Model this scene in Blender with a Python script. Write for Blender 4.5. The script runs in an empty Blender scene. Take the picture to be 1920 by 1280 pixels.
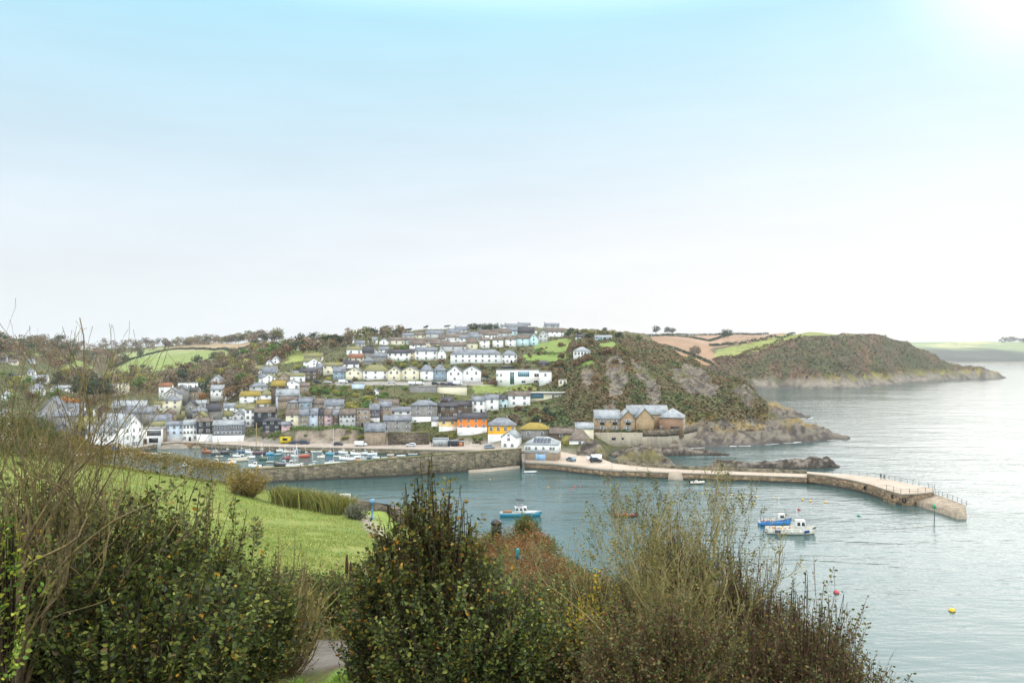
import bpy, math, random
import numpy as np
from mathutils import Vector
random.seed(7); RNG = np.random.default_rng(11)
F = 1493.33; HC = 40.0; CX = 960.0; HY = 660.0
S = bpy.context.scene
COL = S.collection
rad = math.radians

# ------------------------------------------------------------------ helpers
def at(px, py, Y):
    """point of the place seen in direction px, py at depth Y metres"""
    return ((px-CX)/F*Y, Y, HC-(py-HY)/F*Y)
def onz(px, py, z=0.0):
    Y = (HC-z)*F/(py-HY); return ((px-CX)/F*Y, Y, z)
def zof(py, Y): return HC-(py-HY)/F*Y
def lin(h):
    h = h.lstrip('#'); o = []
    for i in (0, 2, 4):
        c = int(h[i:i+2], 16)/255.0
        o.append(c/12.92 if c <= .04045 else ((c+.055)/1.055)**2.4)
    return tuple(o)

def mesh_np(name, V, polys, mats=None, mi=None, smooth=False, col=None):
    """V (n,3) array; polys: (m,k) int array or a list of such arrays/lists"""
    me = bpy.data.meshes.new(name)
    V = np.asarray(V, dtype=np.float32).reshape(-1, 3)
    if isinstance(polys, np.ndarray) and polys.ndim == 2:
        m, k = polys.shape
        loops = polys.astype(np.int32).ravel(); starts = np.arange(m, dtype=np.int32)*k
    else:
        L = []; starts = []; n = 0
        for p in polys:
            starts.append(n); L.extend(p); n += len(p)
        loops = np.array(L, dtype=np.int32); starts = np.array(starts, dtype=np.int32)
    me.vertices.add(len(V)); me.vertices.foreach_set('co', V.ravel())
    me.loops.add(len(loops)); me.loops.foreach_set('vertex_index', loops)
    me.polygons.add(len(starts)); me.polygons.foreach_set('loop_start', starts)
    if mi is not None: me.polygons.foreach_set('material_index', np.asarray(mi, dtype=np.int32))
    if smooth: me.polygons.foreach_set('use_smooth', np.ones(len(starts), dtype=bool))
    if mats is not None:
        for m_ in (mats if isinstance(mats, (list, tuple)) else [mats]): me.materials.append(m_)
    me.update(calc_edges=True)
    if col is not None:
        a = me.color_attributes.new('Col', 'FLOAT_COLOR', 'POINT')
        c = np.ones((len(V), 4), dtype=np.float32); c[:, :3] = col
        a.data.foreach_set('color', c.ravel())
    return me

def link(name, me, parent=None, loc=(0, 0, 0), rz=0.0, scale=None):
    o = bpy.data.objects.new(name, me); COL.objects.link(o)
    o.location = loc; o.rotation_euler = (0, 0, rz)
    if scale is not None: o.scale = scale
    if parent is not None: o.parent = parent
    return o
def empty(name, loc, rz=0.0):
    o = link(name, None, None, loc, rz); o.empty_display_size = .5; return o
LABELS = {}
def tag(o, label, cat, group=None, kind=None):
    o['label'] = label; o['category'] = cat
    if group: o['group'] = group
    if kind: o['kind'] = kind
    LABELS.setdefault(label, []).append(o.name)
    return o

class MB:
    """collects simple solids, links them as ONE mesh object"""
    def __init__(s): s.V = []; s.P = []; s.M = []
    def add(s, vs, ps, m=0):
        n = len(s.V); s.V.extend([tuple(v) for v in vs])
        for p in ps: s.P.append([i+n for i in p]); s.M.append(m)
        return s
    def box(s, x0, x1, y0, y1, z0, z1, m=0):
        return s.add([(x0,y0,z0),(x1,y0,z0),(x1,y1,z0),(x0,y1,z0),(x0,y0,z1),(x1,y0,z1),(x1,y1,z1),(x0,y1,z1)],
                     [(0,3,2,1),(4,5,6,7),(0,1,5,4),(1,2,6,5),(2,3,7,6),(3,0,4,7)], m)
    def prism(s, pts, z0, z1, m=0):
        n = len(pts); v = [(x, y, z0) for x, y in pts]+[(x, y, z1) for x, y in pts]
        return s.add(v, [tuple(range(n))[::-1], tuple(range(n, 2*n))]+[(i, (i+1) % n, (i+1) % n+n, i+n) for i in range(n)], m)
    def slab(s, a, b, c, d, t, m=0):
        """quad a b c d thickened by t along its normal, downwards"""
        A, B, C, D = [Vector(q) for q in (a, b, c, d)]
        n = (B-A).cross(D-A).normalized()*t
        return s.add([A, B, C, D, A-n, B-n, C-n, D-n], [(0,1,2,3),(7,6,5,4),(0,4,5,1),(1,5,6,2),(2,6,7,3),(3,7,4,0)], m)
    def tube(s, p, q, r0, r1=None, n=6, m=0):
        r1 = r0 if r1 is None else r1
        p = Vector(p); q = Vector(q); d = (q-p).normalized()
        u = d.orthogonal().normalized(); w = d.cross(u)
        vs = []
        for c, r in ((p, r0), (q, r1)):
            for i in range(n):
                a = 2*math.pi*i/n; vs.append(c+u*math.cos(a)*r+w*math.sin(a)*r)
        return s.add(vs, [(i, (i+1) % n, (i+1) % n+n, i+n) for i in range(n)]+[tuple(range(n))[::-1], tuple(range(n, 2*n))], m)
    def lathe(s, prof, n=12, c=(0, 0, 0), m=0):
        vs = []; ps = []
        for r, z in prof:
            for i in range(n):
                a = 2*math.pi*i/n; vs.append((c[0]+r*math.cos(a), c[1]+r*math.sin(a), c[2]+z))
        for k in range(len(prof)-1):
            for i in range(n):
                j = (i+1) % n; ps.append((k*n+i, k*n+j, (k+1)*n+j, (k+1)*n+i))
        ps.append(tuple(range(n))[::-1]); ps.append(tuple(range((len(prof)-1)*n, len(prof)*n)))
        return s.add(vs, ps, m)
    def me(s, name, mats, smooth=False): return mesh_np(name, np.array(s.V), s.P, mats, s.M, smooth)
    def build(s, name, mats, parent=None, loc=(0, 0, 0), rz=0.0, smooth=False):
        return link(name, s.me(name, mats, smooth), parent, loc, rz)

# ------------------------------------------------------------------ value noise in numpy
def _h(ix, iy, s):
    with np.errstate(over='ignore'):
        n = (ix.astype(np.int64)*374761393+iy.astype(np.int64)*668265263+s*1442695041) & 0x7fffffff
        n = ((n ^ (n >> 13))*1274126177) & 0x7fffffff
        n = (n ^ (n >> 16)) & 0xffff
    return n/65535.0
def vnoise(x, y, s=0):
    x = np.asarray(x, float); y = np.asarray(y, float)
    ix = np.floor(x).astype(np.int64); iy = np.floor(y).astype(np.int64)
    fx = x-ix; fy = y-iy; fx = fx*fx*(3-2*fx); fy = fy*fy*(3-2*fy)
    a = _h(ix, iy, s); b = _h(ix+1, iy, s); c = _h(ix, iy+1, s); d = _h(ix+1, iy+1, s)
    return (a*(1-fx)+b*fx)*(1-fy)+(c*(1-fx)+d*fx)*fy
def fbm(x, y, o=4, s=0, ridged=False):
    t = 0; a = .5; f = 1.0; tot = 0
    for k in range(o):
        n = vnoise(x*f, y*f, s+k*17)
        if ridged: n = 1-abs(2*n-1)
        t = t+a*n; tot += a; a *= .5; f *= 2.03
    return t/tot

# ------------------------------------------------------------------ materials
MATS = {}
def nodes(name):
    m = bpy.data.materials.new(name); m.use_nodes = True
    nt = m.node_tree; b = nt.nodes['Principled BSDF']
    return m, nt, b
def N(nt, t, **k):
    n = nt.nodes.new(t)
    for a, v in k.items():
        if a in n.inputs: n.inputs[a].default_value = v
        else: setattr(n, a, v)
    return n
def mat(name, rgb, rough=.8, var=.25, scale=.6, bump=0.0, fine=6.0, metal=0.0, spec=.3, emit=None, hue=None, streak=0.0, block=0.0):
    """a procedural material: base colour broken up by two sizes of noise (hue: a second colour blended in patches)"""
    if name in MATS: return MATS[name]
    if isinstance(rgb, str): rgb = lin(rgb)
    if isinstance(hue, str): hue = lin(hue)
    m, nt, b = nodes(name); L = nt.links.new
    pos = N(nt, 'ShaderNodeNewGeometry').outputs['Position']
    n1 = N(nt, 'ShaderNodeTexNoise', Scale=scale, Detail=5.0, Roughness=.65); L(pos, n1.inputs['Vector'])
    n2 = N(nt, 'ShaderNodeTexNoise', Scale=fine, Detail=3.0, Roughness=.7); L(pos, n2.inputs['Vector'])
    mx = N(nt, 'ShaderNodeMix', data_type='RGBA')
    h2 = hue if hue else tuple(c*.6 for c in rgb)
    mx.inputs['A'].default_value = (*rgb, 1); mx.inputs['B'].default_value = (*h2, 1)
    rp = N(nt, 'ShaderNodeMapRange'); rp.inputs['From Min'].default_value = .42; rp.inputs['From Max'].default_value = .68
    rp.inputs['To Max'].default_value = 1.0 if hue else min(1, var*1.6)
    L(n1.outputs['Fac'], rp.inputs['Value']); L(rp.outputs['Result'], mx.inputs['Factor'])
    mr = N(nt, 'ShaderNodeMapRange'); mr.inputs['From Min'].default_value = .25; mr.inputs['From Max'].default_value = .75
    mr.inputs['To Min'].default_value = 1-var; mr.inputs['To Max'].default_value = 1+var*.6
    L(n2.outputs['Fac'], mr.inputs['Value'])
    mul = N(nt, 'ShaderNodeMix', data_type='RGBA', blend_type='MULTIPLY'); mul.inputs['Factor'].default_value = 1
    L(mx.outputs['Result'], mul.inputs['A']); L(mr.outputs['Result'], mul.inputs['B'])
    out = mul.outputs['Result']
    if streak:
        mp = N(nt, 'ShaderNodeMapping'); mp.inputs['Scale'].default_value = (2.2, 2.2, .18); L(pos, mp.inputs['Vector'])
        n3 = N(nt, 'ShaderNodeTexNoise', Scale=1.0, Detail=4.0); L(mp.outputs['Vector'], n3.inputs['Vector'])
        m3 = N(nt, 'ShaderNodeMapRange'); m3.inputs['From Min'].default_value = .45; m3.inputs['From Max'].default_value = .75
        m3.inputs['To Min'].default_value = 1; m3.inputs['To Max'].default_value = 1-streak
        L(n3.outputs['Fac'], m3.inputs['Value'])
        ml = N(nt, 'ShaderNodeMix', data_type='RGBA', blend_type='MULTIPLY'); ml.inputs['Factor'].default_value = 1
        L(out, ml.inputs['A']); L(m3.outputs['Result'], ml.inputs['B']); out = ml.outputs['Result']
    if block:      # coursed stones: each cell its own tone, darker joints
        mp = N(nt, 'ShaderNodeMapping'); mp.inputs['Scale'].default_value = (.8, .8, 1.9); L(pos, mp.inputs['Vector'])
        vo = N(nt, 'ShaderNodeTexVoronoi', Scale=1.0); L(mp.outputs['Vector'], vo.inputs['Vector']); sp_ = N(nt, 'ShaderNodeSeparateXYZ'); L(vo.outputs['Color'], sp_.inputs[0])
        m4 = N(nt, 'ShaderNodeMapRange'); m4.inputs['To Min'].default_value = 1-block; m4.inputs['To Max'].default_value = 1+block; L(sp_.outputs['X'], m4.inputs['Value'])
        m5 = N(nt, 'ShaderNodeMapRange'); m5.inputs['From Min'].default_value = .55; m5.inputs['From Max'].default_value = .8; m5.inputs['To Min'].default_value = 1; m5.inputs['To Max'].default_value = .55; L(vo.outputs['Distance'], m5.inputs['Value'])
        m6 = N(nt, 'ShaderNodeMath', operation='MULTIPLY'); L(m4.outputs[0], m6.inputs[0]); L(m5.outputs[0], m6.inputs[1])
        ml = N(nt, 'ShaderNodeMix', data_type='RGBA', blend_type='MULTIPLY'); ml.inputs['Factor'].default_value = 1
        L(out, ml.inputs['A']); L(m6.outputs[0], ml.inputs['B']); out = ml.outputs['Result']
    L(out, b.inputs['Base Color'])
    b.inputs['Roughness'].default_value = rough; b.inputs['Metallic'].default_value = metal
    b.inputs['Specular IOR Level'].default_value = spec
    if bump:
        bp = N(nt, 'ShaderNodeBump', Strength=min(1, bump), Distance=.1+bump*.2); L(n2.outputs['Fac'], bp.inputs['Height']); L(bp.outputs['Normal'], b.inputs['Normal'])
    MATS[name] = m; return m
def vmat(name, rough=.85, fine=3.0, var=.35, bump=.6, spec=.2, trans=0.0, dist=.3, mid=.35):
    """vertex-coloured material (Col attribute) broken up by noise"""
    if name in MATS: return MATS[name]
    m, nt, b = nodes(name); L = nt.links.new
    at_ = N(nt, 'ShaderNodeVertexColor'); at_.layer_name = 'Col'
    pos = N(nt, 'ShaderNodeNewGeometry').outputs['Position']
    n2 = N(nt, 'ShaderNodeTexNoise', Scale=fine, Detail=6.0, Roughness=.7); L(pos, n2.inputs['Vector'])
    n3 = N(nt, 'ShaderNodeTexNoise', Scale=fine*mid, Detail=4.0, Roughness=.6); L(pos, n3.inputs['Vector'])
    ad = N(nt, 'ShaderNodeMath', operation='ADD'); L(n2.outputs['Fac'], ad.inputs[0]); L(n3.outputs['Fac'], ad.inputs[1])
    mr = N(nt, 'ShaderNodeMapRange'); mr.inputs['From Min'].default_value = .65; mr.inputs['From Max'].default_value = 1.35
    mr.inputs['To Min'].default_value = 1-var; mr.inputs['To Max'].default_value = 1+var
    L(ad.outputs[0], mr.inputs['Value'])
    mul = N(nt, 'ShaderNodeMix', data_type='RGBA', blend_type='MULTIPLY'); mul.inputs['Factor'].default_value = 1
    L(at_.outputs['Color'], mul.inputs['A']); L(mr.outputs['Result'], mul.inputs['B'])
    L(mul.outputs['Result'], b.inputs['Base Color'])
    b.inputs['Roughness'].default_value = rough; b.inputs['Specular IOR Level'].default_value = spec
    if bump:
        bp = N(nt, 'ShaderNodeBump', Strength=bump, Distance=dist); L(ad.outputs[0], bp.inputs['Height']); L(bp.outputs['Normal'], b.inputs['Normal'])
    MATS[name] = m; return m
def leafmat(name, rough=.5, trans=.3, spec=.35):
    """leaves: the colour of each leaf is in its Col attribute; some light passes through"""
    if name in MATS: return MATS[name]
    m, nt, b = nodes(name); L = nt.links.new
    at_ = N(nt, 'ShaderNodeVertexColor'); at_.layer_name = 'Col'
    pos = N(nt, 'ShaderNodeNewGeometry').outputs['Position']
    n2 = N(nt, 'ShaderNodeTexNoise', Scale=25.0, Detail=2.0); L(pos, n2.inputs['Vector'])
    mr = N(nt, 'ShaderNodeMapRange'); mr.inputs['To Min'].default_value = .7; mr.inputs['To Max'].default_value = 1.3; L(n2.outputs['Fac'], mr.inputs['Value'])
    mul = N(nt, 'ShaderNodeMix', data_type='RGBA', blend_type='MULTIPLY'); mul.inputs['Factor'].default_value = 1
    L(at_.outputs['Color'], mul.inputs['A']); L(mr.outputs['Result'], mul.inputs['B'])
    L(mul.outputs['Result'], b.inputs['Base Color']); b.inputs['Roughness'].default_value = rough; b.inputs['Specular IOR Level'].default_value = spec
    tr = N(nt, 'ShaderNodeBsdfTranslucent'); L(mul.outputs['Result'], tr.inputs['Color'])
    ms = N(nt, 'ShaderNodeMixShader'); ms.inputs[0].default_value = trans
    L(b.outputs[0], ms.inputs[1]); L(tr.outputs[0], ms.inputs[2]); L(ms.outputs[0], nt.nodes['Material Output'].inputs['Surface'])
    MATS[name] = m; return m

# ------------------------------------------------------------------ camera, light, sky
cd = bpy.data.cameras.new('camera'); cam = bpy.data.objects.new('camera', cd); COL.objects.link(cam)
cam.location = (0, 0, HC); cam.rotation_euler = (rad(90), 0, 0)
cd.sensor_width = 36; cd.lens = 28; cd.shift_y = 20/1920; cd.clip_start = .1; cd.clip_end = 20000
S.camera = cam
SUN_AZ, SUN_EL = rad(36), rad(27)          # to the right of the view, ahead
sd = bpy.data.lights.new('sun', 'SUN'); sd.energy = 1.0; sd.angle = rad(45); sd.color = (1, .95, .88)
sun = bpy.data.objects.new('sun', sd); COL.objects.link(sun)
sv = Vector((math.sin(SUN_AZ)*math.cos(SUN_EL), math.cos(SUN_AZ)*math.cos(SUN_EL), math.sin(SUN_EL)))
sun.rotation_euler = (-sv).to_track_quat('-Z', 'Y').to_euler(); sun.location = (60, 60, 120)

W = bpy.data.worlds.new('World'); S.world = W; W.use_nodes = True
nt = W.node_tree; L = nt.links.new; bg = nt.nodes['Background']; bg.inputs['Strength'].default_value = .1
sky = N(nt, 'ShaderNodeTexSky'); sky.sky_type = 'NISHITA'; sky.sun_disc = False; sky.sun_elevation = SUN_EL; sky.sun_rotation = SUN_AZ
tc = N(nt, 'ShaderNodeTexCoord'); sep = N(nt, 'ShaderNodeSeparateXYZ'); L(tc.outputs['Generated'], sep.inputs[0])
rmp = N(nt, 'ShaderNodeValToRGB'); L(sep.outputs['Z'], rmp.inputs['Fac'])
cr = rmp.color_ramp
SKY = [(0, (.86, .91, .945)), (.07, (.86, .91, .945)), (.15, (.80, .88, .94)), (.26, (.64, .84, .955)), (.39, (.46, .82, .98)), (.46, (.7, .9, 1.0)), (.62, (1, 1, 1)), (1, (1, 1, 1))]
cr.elements[0].position = 0; cr.elements[1].position = 1
for p, c in SKY[1:-1]: cr.elements.new(p)
for e, (p, c) in zip(sorted(cr.elements, key=lambda e: e.position), SKY): e.position = p; e.color = (*c, 1)
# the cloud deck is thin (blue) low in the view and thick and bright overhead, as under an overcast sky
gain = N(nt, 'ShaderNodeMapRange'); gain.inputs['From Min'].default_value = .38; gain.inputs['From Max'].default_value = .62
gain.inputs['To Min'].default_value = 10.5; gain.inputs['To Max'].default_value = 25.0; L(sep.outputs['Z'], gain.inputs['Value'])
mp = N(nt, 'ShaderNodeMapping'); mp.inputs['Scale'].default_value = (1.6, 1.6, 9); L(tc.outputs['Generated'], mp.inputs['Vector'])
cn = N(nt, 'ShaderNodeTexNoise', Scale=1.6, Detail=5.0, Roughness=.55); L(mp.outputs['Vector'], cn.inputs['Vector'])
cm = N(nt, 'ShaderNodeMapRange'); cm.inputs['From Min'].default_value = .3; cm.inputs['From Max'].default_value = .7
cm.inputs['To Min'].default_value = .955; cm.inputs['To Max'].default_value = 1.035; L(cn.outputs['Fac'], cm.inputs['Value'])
bk = N(nt, 'ShaderNodeMapRange', interpolation_type='SMOOTHSTEP'); bk.inputs['From Min'].default_value = .1; bk.inputs['From Max'].default_value = -.7; bk.inputs['To Min'].default_value = 1; bk.inputs['To Max'].default_value = 1.7; L(sep.outputs['Y'], bk.inputs['Value'])   # brightness added to the unseen sky behind the viewer, lighting the house fronts
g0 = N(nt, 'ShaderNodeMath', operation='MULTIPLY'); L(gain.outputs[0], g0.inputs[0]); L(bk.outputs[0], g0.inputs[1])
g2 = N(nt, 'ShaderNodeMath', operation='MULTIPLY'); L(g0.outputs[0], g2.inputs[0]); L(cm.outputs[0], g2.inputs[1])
# glow of the veiled sun in the cloud
nrm = N(nt, 'ShaderNodeVectorMath', operation='NORMALIZE'); L(tc.outputs['Generated'], nrm.inputs[0])
dt = N(nt, 'ShaderNodeVectorMath', operation='DOT_PRODUCT'); L(nrm.outputs[0], dt.inputs[0]); dt.inputs[1].default_value = sv
gl = N(nt, 'ShaderNodeMapRange', interpolation_type='SMOOTHERSTEP'); gl.inputs['From Min'].default_value = math.cos(rad(15)); gl.inputs['From Max'].default_value = 1
gl.inputs['To Max'].default_value = 1; L(dt.outputs['Value'], gl.inputs['Value'])
gp = N(nt, 'ShaderNodeMath', operation='POWER'); L(gl.outputs[0], gp.inputs[0]); gp.inputs[1].default_value = 2.6
gw = N(nt, 'ShaderNodeVectorMath', operation='SCALE'); gw.inputs[0].default_value = (5, 4.9, 4.7); L(gp.outputs[0], gw.inputs['Scale'])
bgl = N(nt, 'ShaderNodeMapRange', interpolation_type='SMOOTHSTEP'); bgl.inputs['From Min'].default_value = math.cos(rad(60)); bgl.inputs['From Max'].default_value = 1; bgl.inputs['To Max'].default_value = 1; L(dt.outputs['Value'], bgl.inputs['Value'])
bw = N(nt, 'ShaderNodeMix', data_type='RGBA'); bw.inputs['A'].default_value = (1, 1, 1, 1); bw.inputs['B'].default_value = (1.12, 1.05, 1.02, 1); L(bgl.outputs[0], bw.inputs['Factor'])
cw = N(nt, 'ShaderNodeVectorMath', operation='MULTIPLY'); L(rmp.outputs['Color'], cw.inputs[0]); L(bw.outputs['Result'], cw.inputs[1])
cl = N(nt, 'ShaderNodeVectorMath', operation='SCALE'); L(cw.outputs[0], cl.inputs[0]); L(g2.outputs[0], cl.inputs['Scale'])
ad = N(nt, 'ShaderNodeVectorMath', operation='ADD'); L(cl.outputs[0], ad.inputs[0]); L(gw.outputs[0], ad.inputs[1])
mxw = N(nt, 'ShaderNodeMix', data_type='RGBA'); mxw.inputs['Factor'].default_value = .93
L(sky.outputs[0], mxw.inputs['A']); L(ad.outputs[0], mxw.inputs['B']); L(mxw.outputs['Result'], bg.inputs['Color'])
S.view_settings.view_transform = 'Standard'; S.view_settings.look = 'None'; S.view_settings.exposure = 0.0; S.view_settings.gamma = 1
S.cycles.use_denoising = True
S.cycles.max_bounces = 6; S.cycles.diffuse_bounces = 3; S.cycles.glossy_bounces = 3; S.cycles.transmission_bounces = 3
S.cycles.volume_bounces = 0; S.cycles.transparent_max_bounces = 4
S.cycles.use_adaptive_sampling = True; S.cycles.adaptive_threshold = .02
S.cycles.sample_clamp_indirect = 8

# haze: the damp air of the bay, one closed box round everything
hz = MB().box(-5200, 5200, -400, 6400, -6, 125).build('haze', None)
m = bpy.data.materials.new('haze_air'); m.use_nodes = True; nt = m.node_tree; nt.nodes.remove(nt.nodes['Principled BSDF'])
pv = N(nt, 'ShaderNodeVolumePrincipled', Density=.000085, Anisotropy=.2); pv.inputs['Color'].default_value = (.93, .96, 1, 1)
nt.links.new(pv.outputs[0], nt.nodes['Material Output'].inputs['Volume']); hz.data.materials.append(m)
hz['kind'] = 'stuff'; hz['label'] = 'thin pale haze over the bay and hills'; hz['category'] = 'haze'
# ------------------------------------------------------------------ terrain profiles: per column of sight (px) a list of (Y, z)
def prof(*e):
    out = []
    for a in e:
        if a[0] == 'p': out.append((a[2], zof(a[1], a[2])))
        else: out.append(a)
    return out
p = lambda py, Y: ('p', py, Y)
TOWN = {
 -700: prof((250,-3),(285,1.4),(380,4),p(750,430),p(700,520),p(660,620),p(640,720),(1000,45)),
 -200: prof((250,-3),(285,1.4),(380,4),p(755,430),p(700,520),p(660,620),p(640,720),(1000,45)),
 0: prof((250,-3),(285,1.4),(380,3.5),(420,5),p(735,500),p(690,580),p(655,680),p(640,780),(1100,45)),
 100: prof((280,-3),(290,1.4),(350,2.5),(440,5),p(740,520),p(700,620),p(667,760),p(644,900),(1300,45)),
 160: prof((285,-3),(295,1.4),(360,2.5),(480,6),p(742,560),p(715,700),p(690,850),p(668,1050),p(652,1300),(1700,45)),
 230: prof((300,-3),(308,1.4),(350,2.5),(480,7),p(742,560),p(722,700),p(698,900),p(668,1100),p(653,1250),(1600,40)),
 300: prof((325,-3),(332,1.4),(350,2.0),(400,3.5),(450,6),p(742,520),p(718,620),p(694,850),p(668,1050),p(650,1250),(1700,45)),
 400: prof((330,-3),(336,1.4),(346,2.0),(400,7),p(758,450),p(733,520),p(700,620),p(680,760),p(660,1000),p(642,1300),(1700,50)),
 480: prof((320,-3),(327,1.4),(340,1.8),(345,5),p(788,375),p(760,410),p(730,450),p(700,500),p(670,620),p(657,760),p(638,1000),(1400,50)),
 545: prof((318,-3),(324,1.4),(331,1.6),(334,4),(337,7.6),p(800,342),p(770,365),p(745,395),p(720,430),p(700,460),p(680,510),p(657,600),p(640,720),(1000,50)),
 600: prof((317,-3),(323,1.4),(331,1.6),(334,4),(337,7.6),p(800,345),p(772,365),p(745,395),p(722,425),p(702,456),p(680,510),p(655,600),p(636,720),(1000,50)),
 640: prof((316,-3),(322,1.4),(331,1.6),(334,4),(336,7.8),p(800,342),p(780,353),p(760,372),p(737,402),p(721,418),p(717,434),p(692,460),p(667,520),p(643,620),p(631,740),(1000,52)),
 720: prof((313,-3),(319,1.4),(331,1.6),(334,4.5),p(815,338),p(795,350),p(770,375),p(745,400),p(721,420),p(716,436),p(692,460),p(662,530),p(638,640),p(625,760),(1000,55)),
 800: prof((311,-3),(317,1.4),(331,1.6),p(815,338),p(793,350),p(770,375),p(747,400),p(722,420),p(717,438),p(692,462),p(657,560),p(633,680),p(617,820),(1100,60)),
 880: prof((308,-3),(316,1.4),(329,1.6),p(818,334),p(806,339),p(785,360),p(765,385),p(740,413),p(722,428),p(718,442),p(687,468),p(662,520),p(633,640),p(615,780),(1100,60)),
 950: prof((300,-3),(306,1.4),(314,1.8),p(830,320),p(815,328),p(790,345),p(775,360),p(760,385),p(740,412),p(723,430),p(719,447),p(687,470),p(662,520),p(637,620),p(615,760),(1100,60)),
 1000: prof((280,-3),(290,1.8),(300,2.2),(309,4.3),p(815,324),p(793,342),p(773,360),p(752,388),p(728,415),p(712,438),p(687,465),p(662,515),p(638,610),p(614,750),(1100,58)),
 1050: prof((274,-3),(282,1.6),(297,2.2),(303,5),p(815,322),p(795,340),p(768,362),p(742,388),p(713,418),p(690,452),p(666,510),p(642,600),p(617,740),(1100,58)),
 1100: prof((266,-3),(275,1.6),(289,2.2),(296,4.5),(312,6),(330,6.5),p(800,345),p(760,362),p(720,385),p(690,410),p(667,450),p(647,520),p(628,640),p(622,740),(1100,55)),
 1150: prof((262,-3),(268,1.6),(276,1.6),(282,-2),(310,-2),(318,.6),(325.6,1.6),(328,6.6),(345,8),p(768,364),p(724,388),p(692,416),p(664,462),p(643,535),p(630,640),p(624,780),(1100,56)),
 1210: prof((255,-3),(300,-3),(314,-1.2),(320,.8),(325.6,1.6),(328,6.6),(348,8),p(765,372),p(730,398),p(700,428),p(676,475),p(655,540),p(640,640),p(631,800),(1100,50)),
 1250: prof((255,-3),(312,-2),(320,0),(325.6,1.4),(328,6.4),(350,7.5),p(768,375),p(736,400),p(707,430),p(682,470),p(662,530),p(655,600),(750,38),(1000,25)),
 1290: prof((255,-3),(322,-2),(332,0),(344,4.6),p(803,352),p(772,375),p(742,400),p(716,430),p(692,470),p(677,510),(620,28),(800,15)),
 1340: prof((255,-3),(330,-2.5),(338,0),p(815,350),p(790,365),p(766,385),p(746,410),p(726,440),p(708,480),(560,20),(700,8)),
 1395: prof((255,-3),(332,-2.5),(340,0),p(808,356),p(782,378),p(756,400),p(723,430),(480,18),(600,4),(700,-3)),
 1430: prof((255,-3),(334,-2.5),(343,0),p(792,366),p(777,378),(400,9),p(751,432),(470,8),(520,-3)),
 1455: prof((255,-3),(340,-2.5),(349,0),p(800,362),p(793,375),(392,3),(402,-2.5),(466,-2.5),(475,.3),p(760,488),(510,3),(525,-3)),
 1490: prof((255,-3),(345,-2.5),(353,0),p(803,362),p(795,372),(388,2.5),(398,-2.5),(468,-2.5),(476,.3),p(771,487),(500,1),(512,-3)),
 1515: prof((255,-3),(348,-2.5),(356,0),p(806,365),p(800,374),(386,1.5),(396,-2.5),(474,-2.5),(482,.1),(488,.6),(496,-2.5)),
 1545: prof((255,-3),(352,-2.5),(361,0),p(812,368),p(808,374),(384,.5),(392,-2.5),(500,-3)),
 1590: prof((255,-3),(360,-2.5),(366,-.1),(369,.5),(374,-1),(380,-2.5)),
 1615: prof((255,-3),(380,-3)), 1760: prof((255,-3),(380,-3)),
}
HEAD = {
 1080: prof((560,-3),(700,10),p(690,800),p(655,1000),p(632,1250),(1700,60)),
 1180: prof((560,-3),(700,16),p(682,800),p(652,1000),p(630,1250),(1700,60)),
 1260: prof((560,-3),(680,12),p(690,780),p(665,900),p(645,1050),p(628,1300),(1700,60)),
 1330: prof((560,-3),(650,5),p(706,760),p(690,820),p(670,920),p(650,1080),p(627,1350),(1700,60)),
 1365: prof((560,-3),(700,-3),(780,2),p(708,850),p(690,880),p(668,940),p(650,1050),p(626,1350),(1700,60)),
 1400: prof((560,-3),(860,-3),(876,.3),p(716,890),p(690,920),p(670,950),p(650,1010),p(636,1150),p(625,1350),(1700,60)),
 1470: prof((560,-3),(866,-3),(880,.3),p(719,890),p(690,915),p(655,962),p(638,1020),p(624,1250),(1600,60)),
 1520: prof((560,-3),(866,-3),(880,.3),p(719,893),p(690,920),p(650,965),p(633,1000),p(622,1120),(1600,40)),
 1580: prof((560,-3),(870,-3),(882,.3),p(716,900),p(680,940),p(641,1000),p(629,1060),(1150,65),(1500,30)),
 1640: prof((560,-3),(945,-3),(965,.3),p(708,985),p(670,1020),p(641,1060),p(627,1110),(1200,60),(1400,10)),
 1700: prof((560,-3),(1035,-3),(1060,.3),p(703,1085),p(670,1110),p(642,1150),(1200,50),(1240,38),(1350,5)),
 1750: prof((560,-3),(1085,-3),(1105,.3),p(693,1130),p(668,1158),(1205,34),(1240,24),(1350,-3)),
 1785: prof((560,-3),(1145,-3),(1165,.3),p(702,1176),p(688,1190),(1222,17),(1245,8),(1290,-3)),
 1830: prof((560,-3),(1175,-3),(1195,.3),p(699,1215),(1240,4),(1260,-3)),
 1868: prof((560,-3),(1185,-3),(1205,.3),p(703,1218),(1240,3),(1256,-3)),
 1900: prof((560,-3),(1700,-3)), 1960: prof((560,-3),(1700,-3)),
}
FAR = {
 1560: prof((2500,-3),(2640,-3),(2715,1),p(655,3000),p(643,3400),(4400,60)),
 1690: prof((2500,-3),(2640,-3),(2715,1),p(655,3000),p(642,3400),(4400,60)),
 1800: prof((2500,-3),(2640,-3),(2700,1),p(672,2760),p(656,3000),p(641,3500),(4400,60)),
 1920: prof((2500,-3),(2640,-3),(2700,1),p(669,2760),p(655,3000),p(640,3500),(4400,60)),
 2600: prof((2500,-3),(2640,-3),(2700,1),p(670,2760),p(655,3000),p(641,3500),(4400,60)),
}
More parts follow.
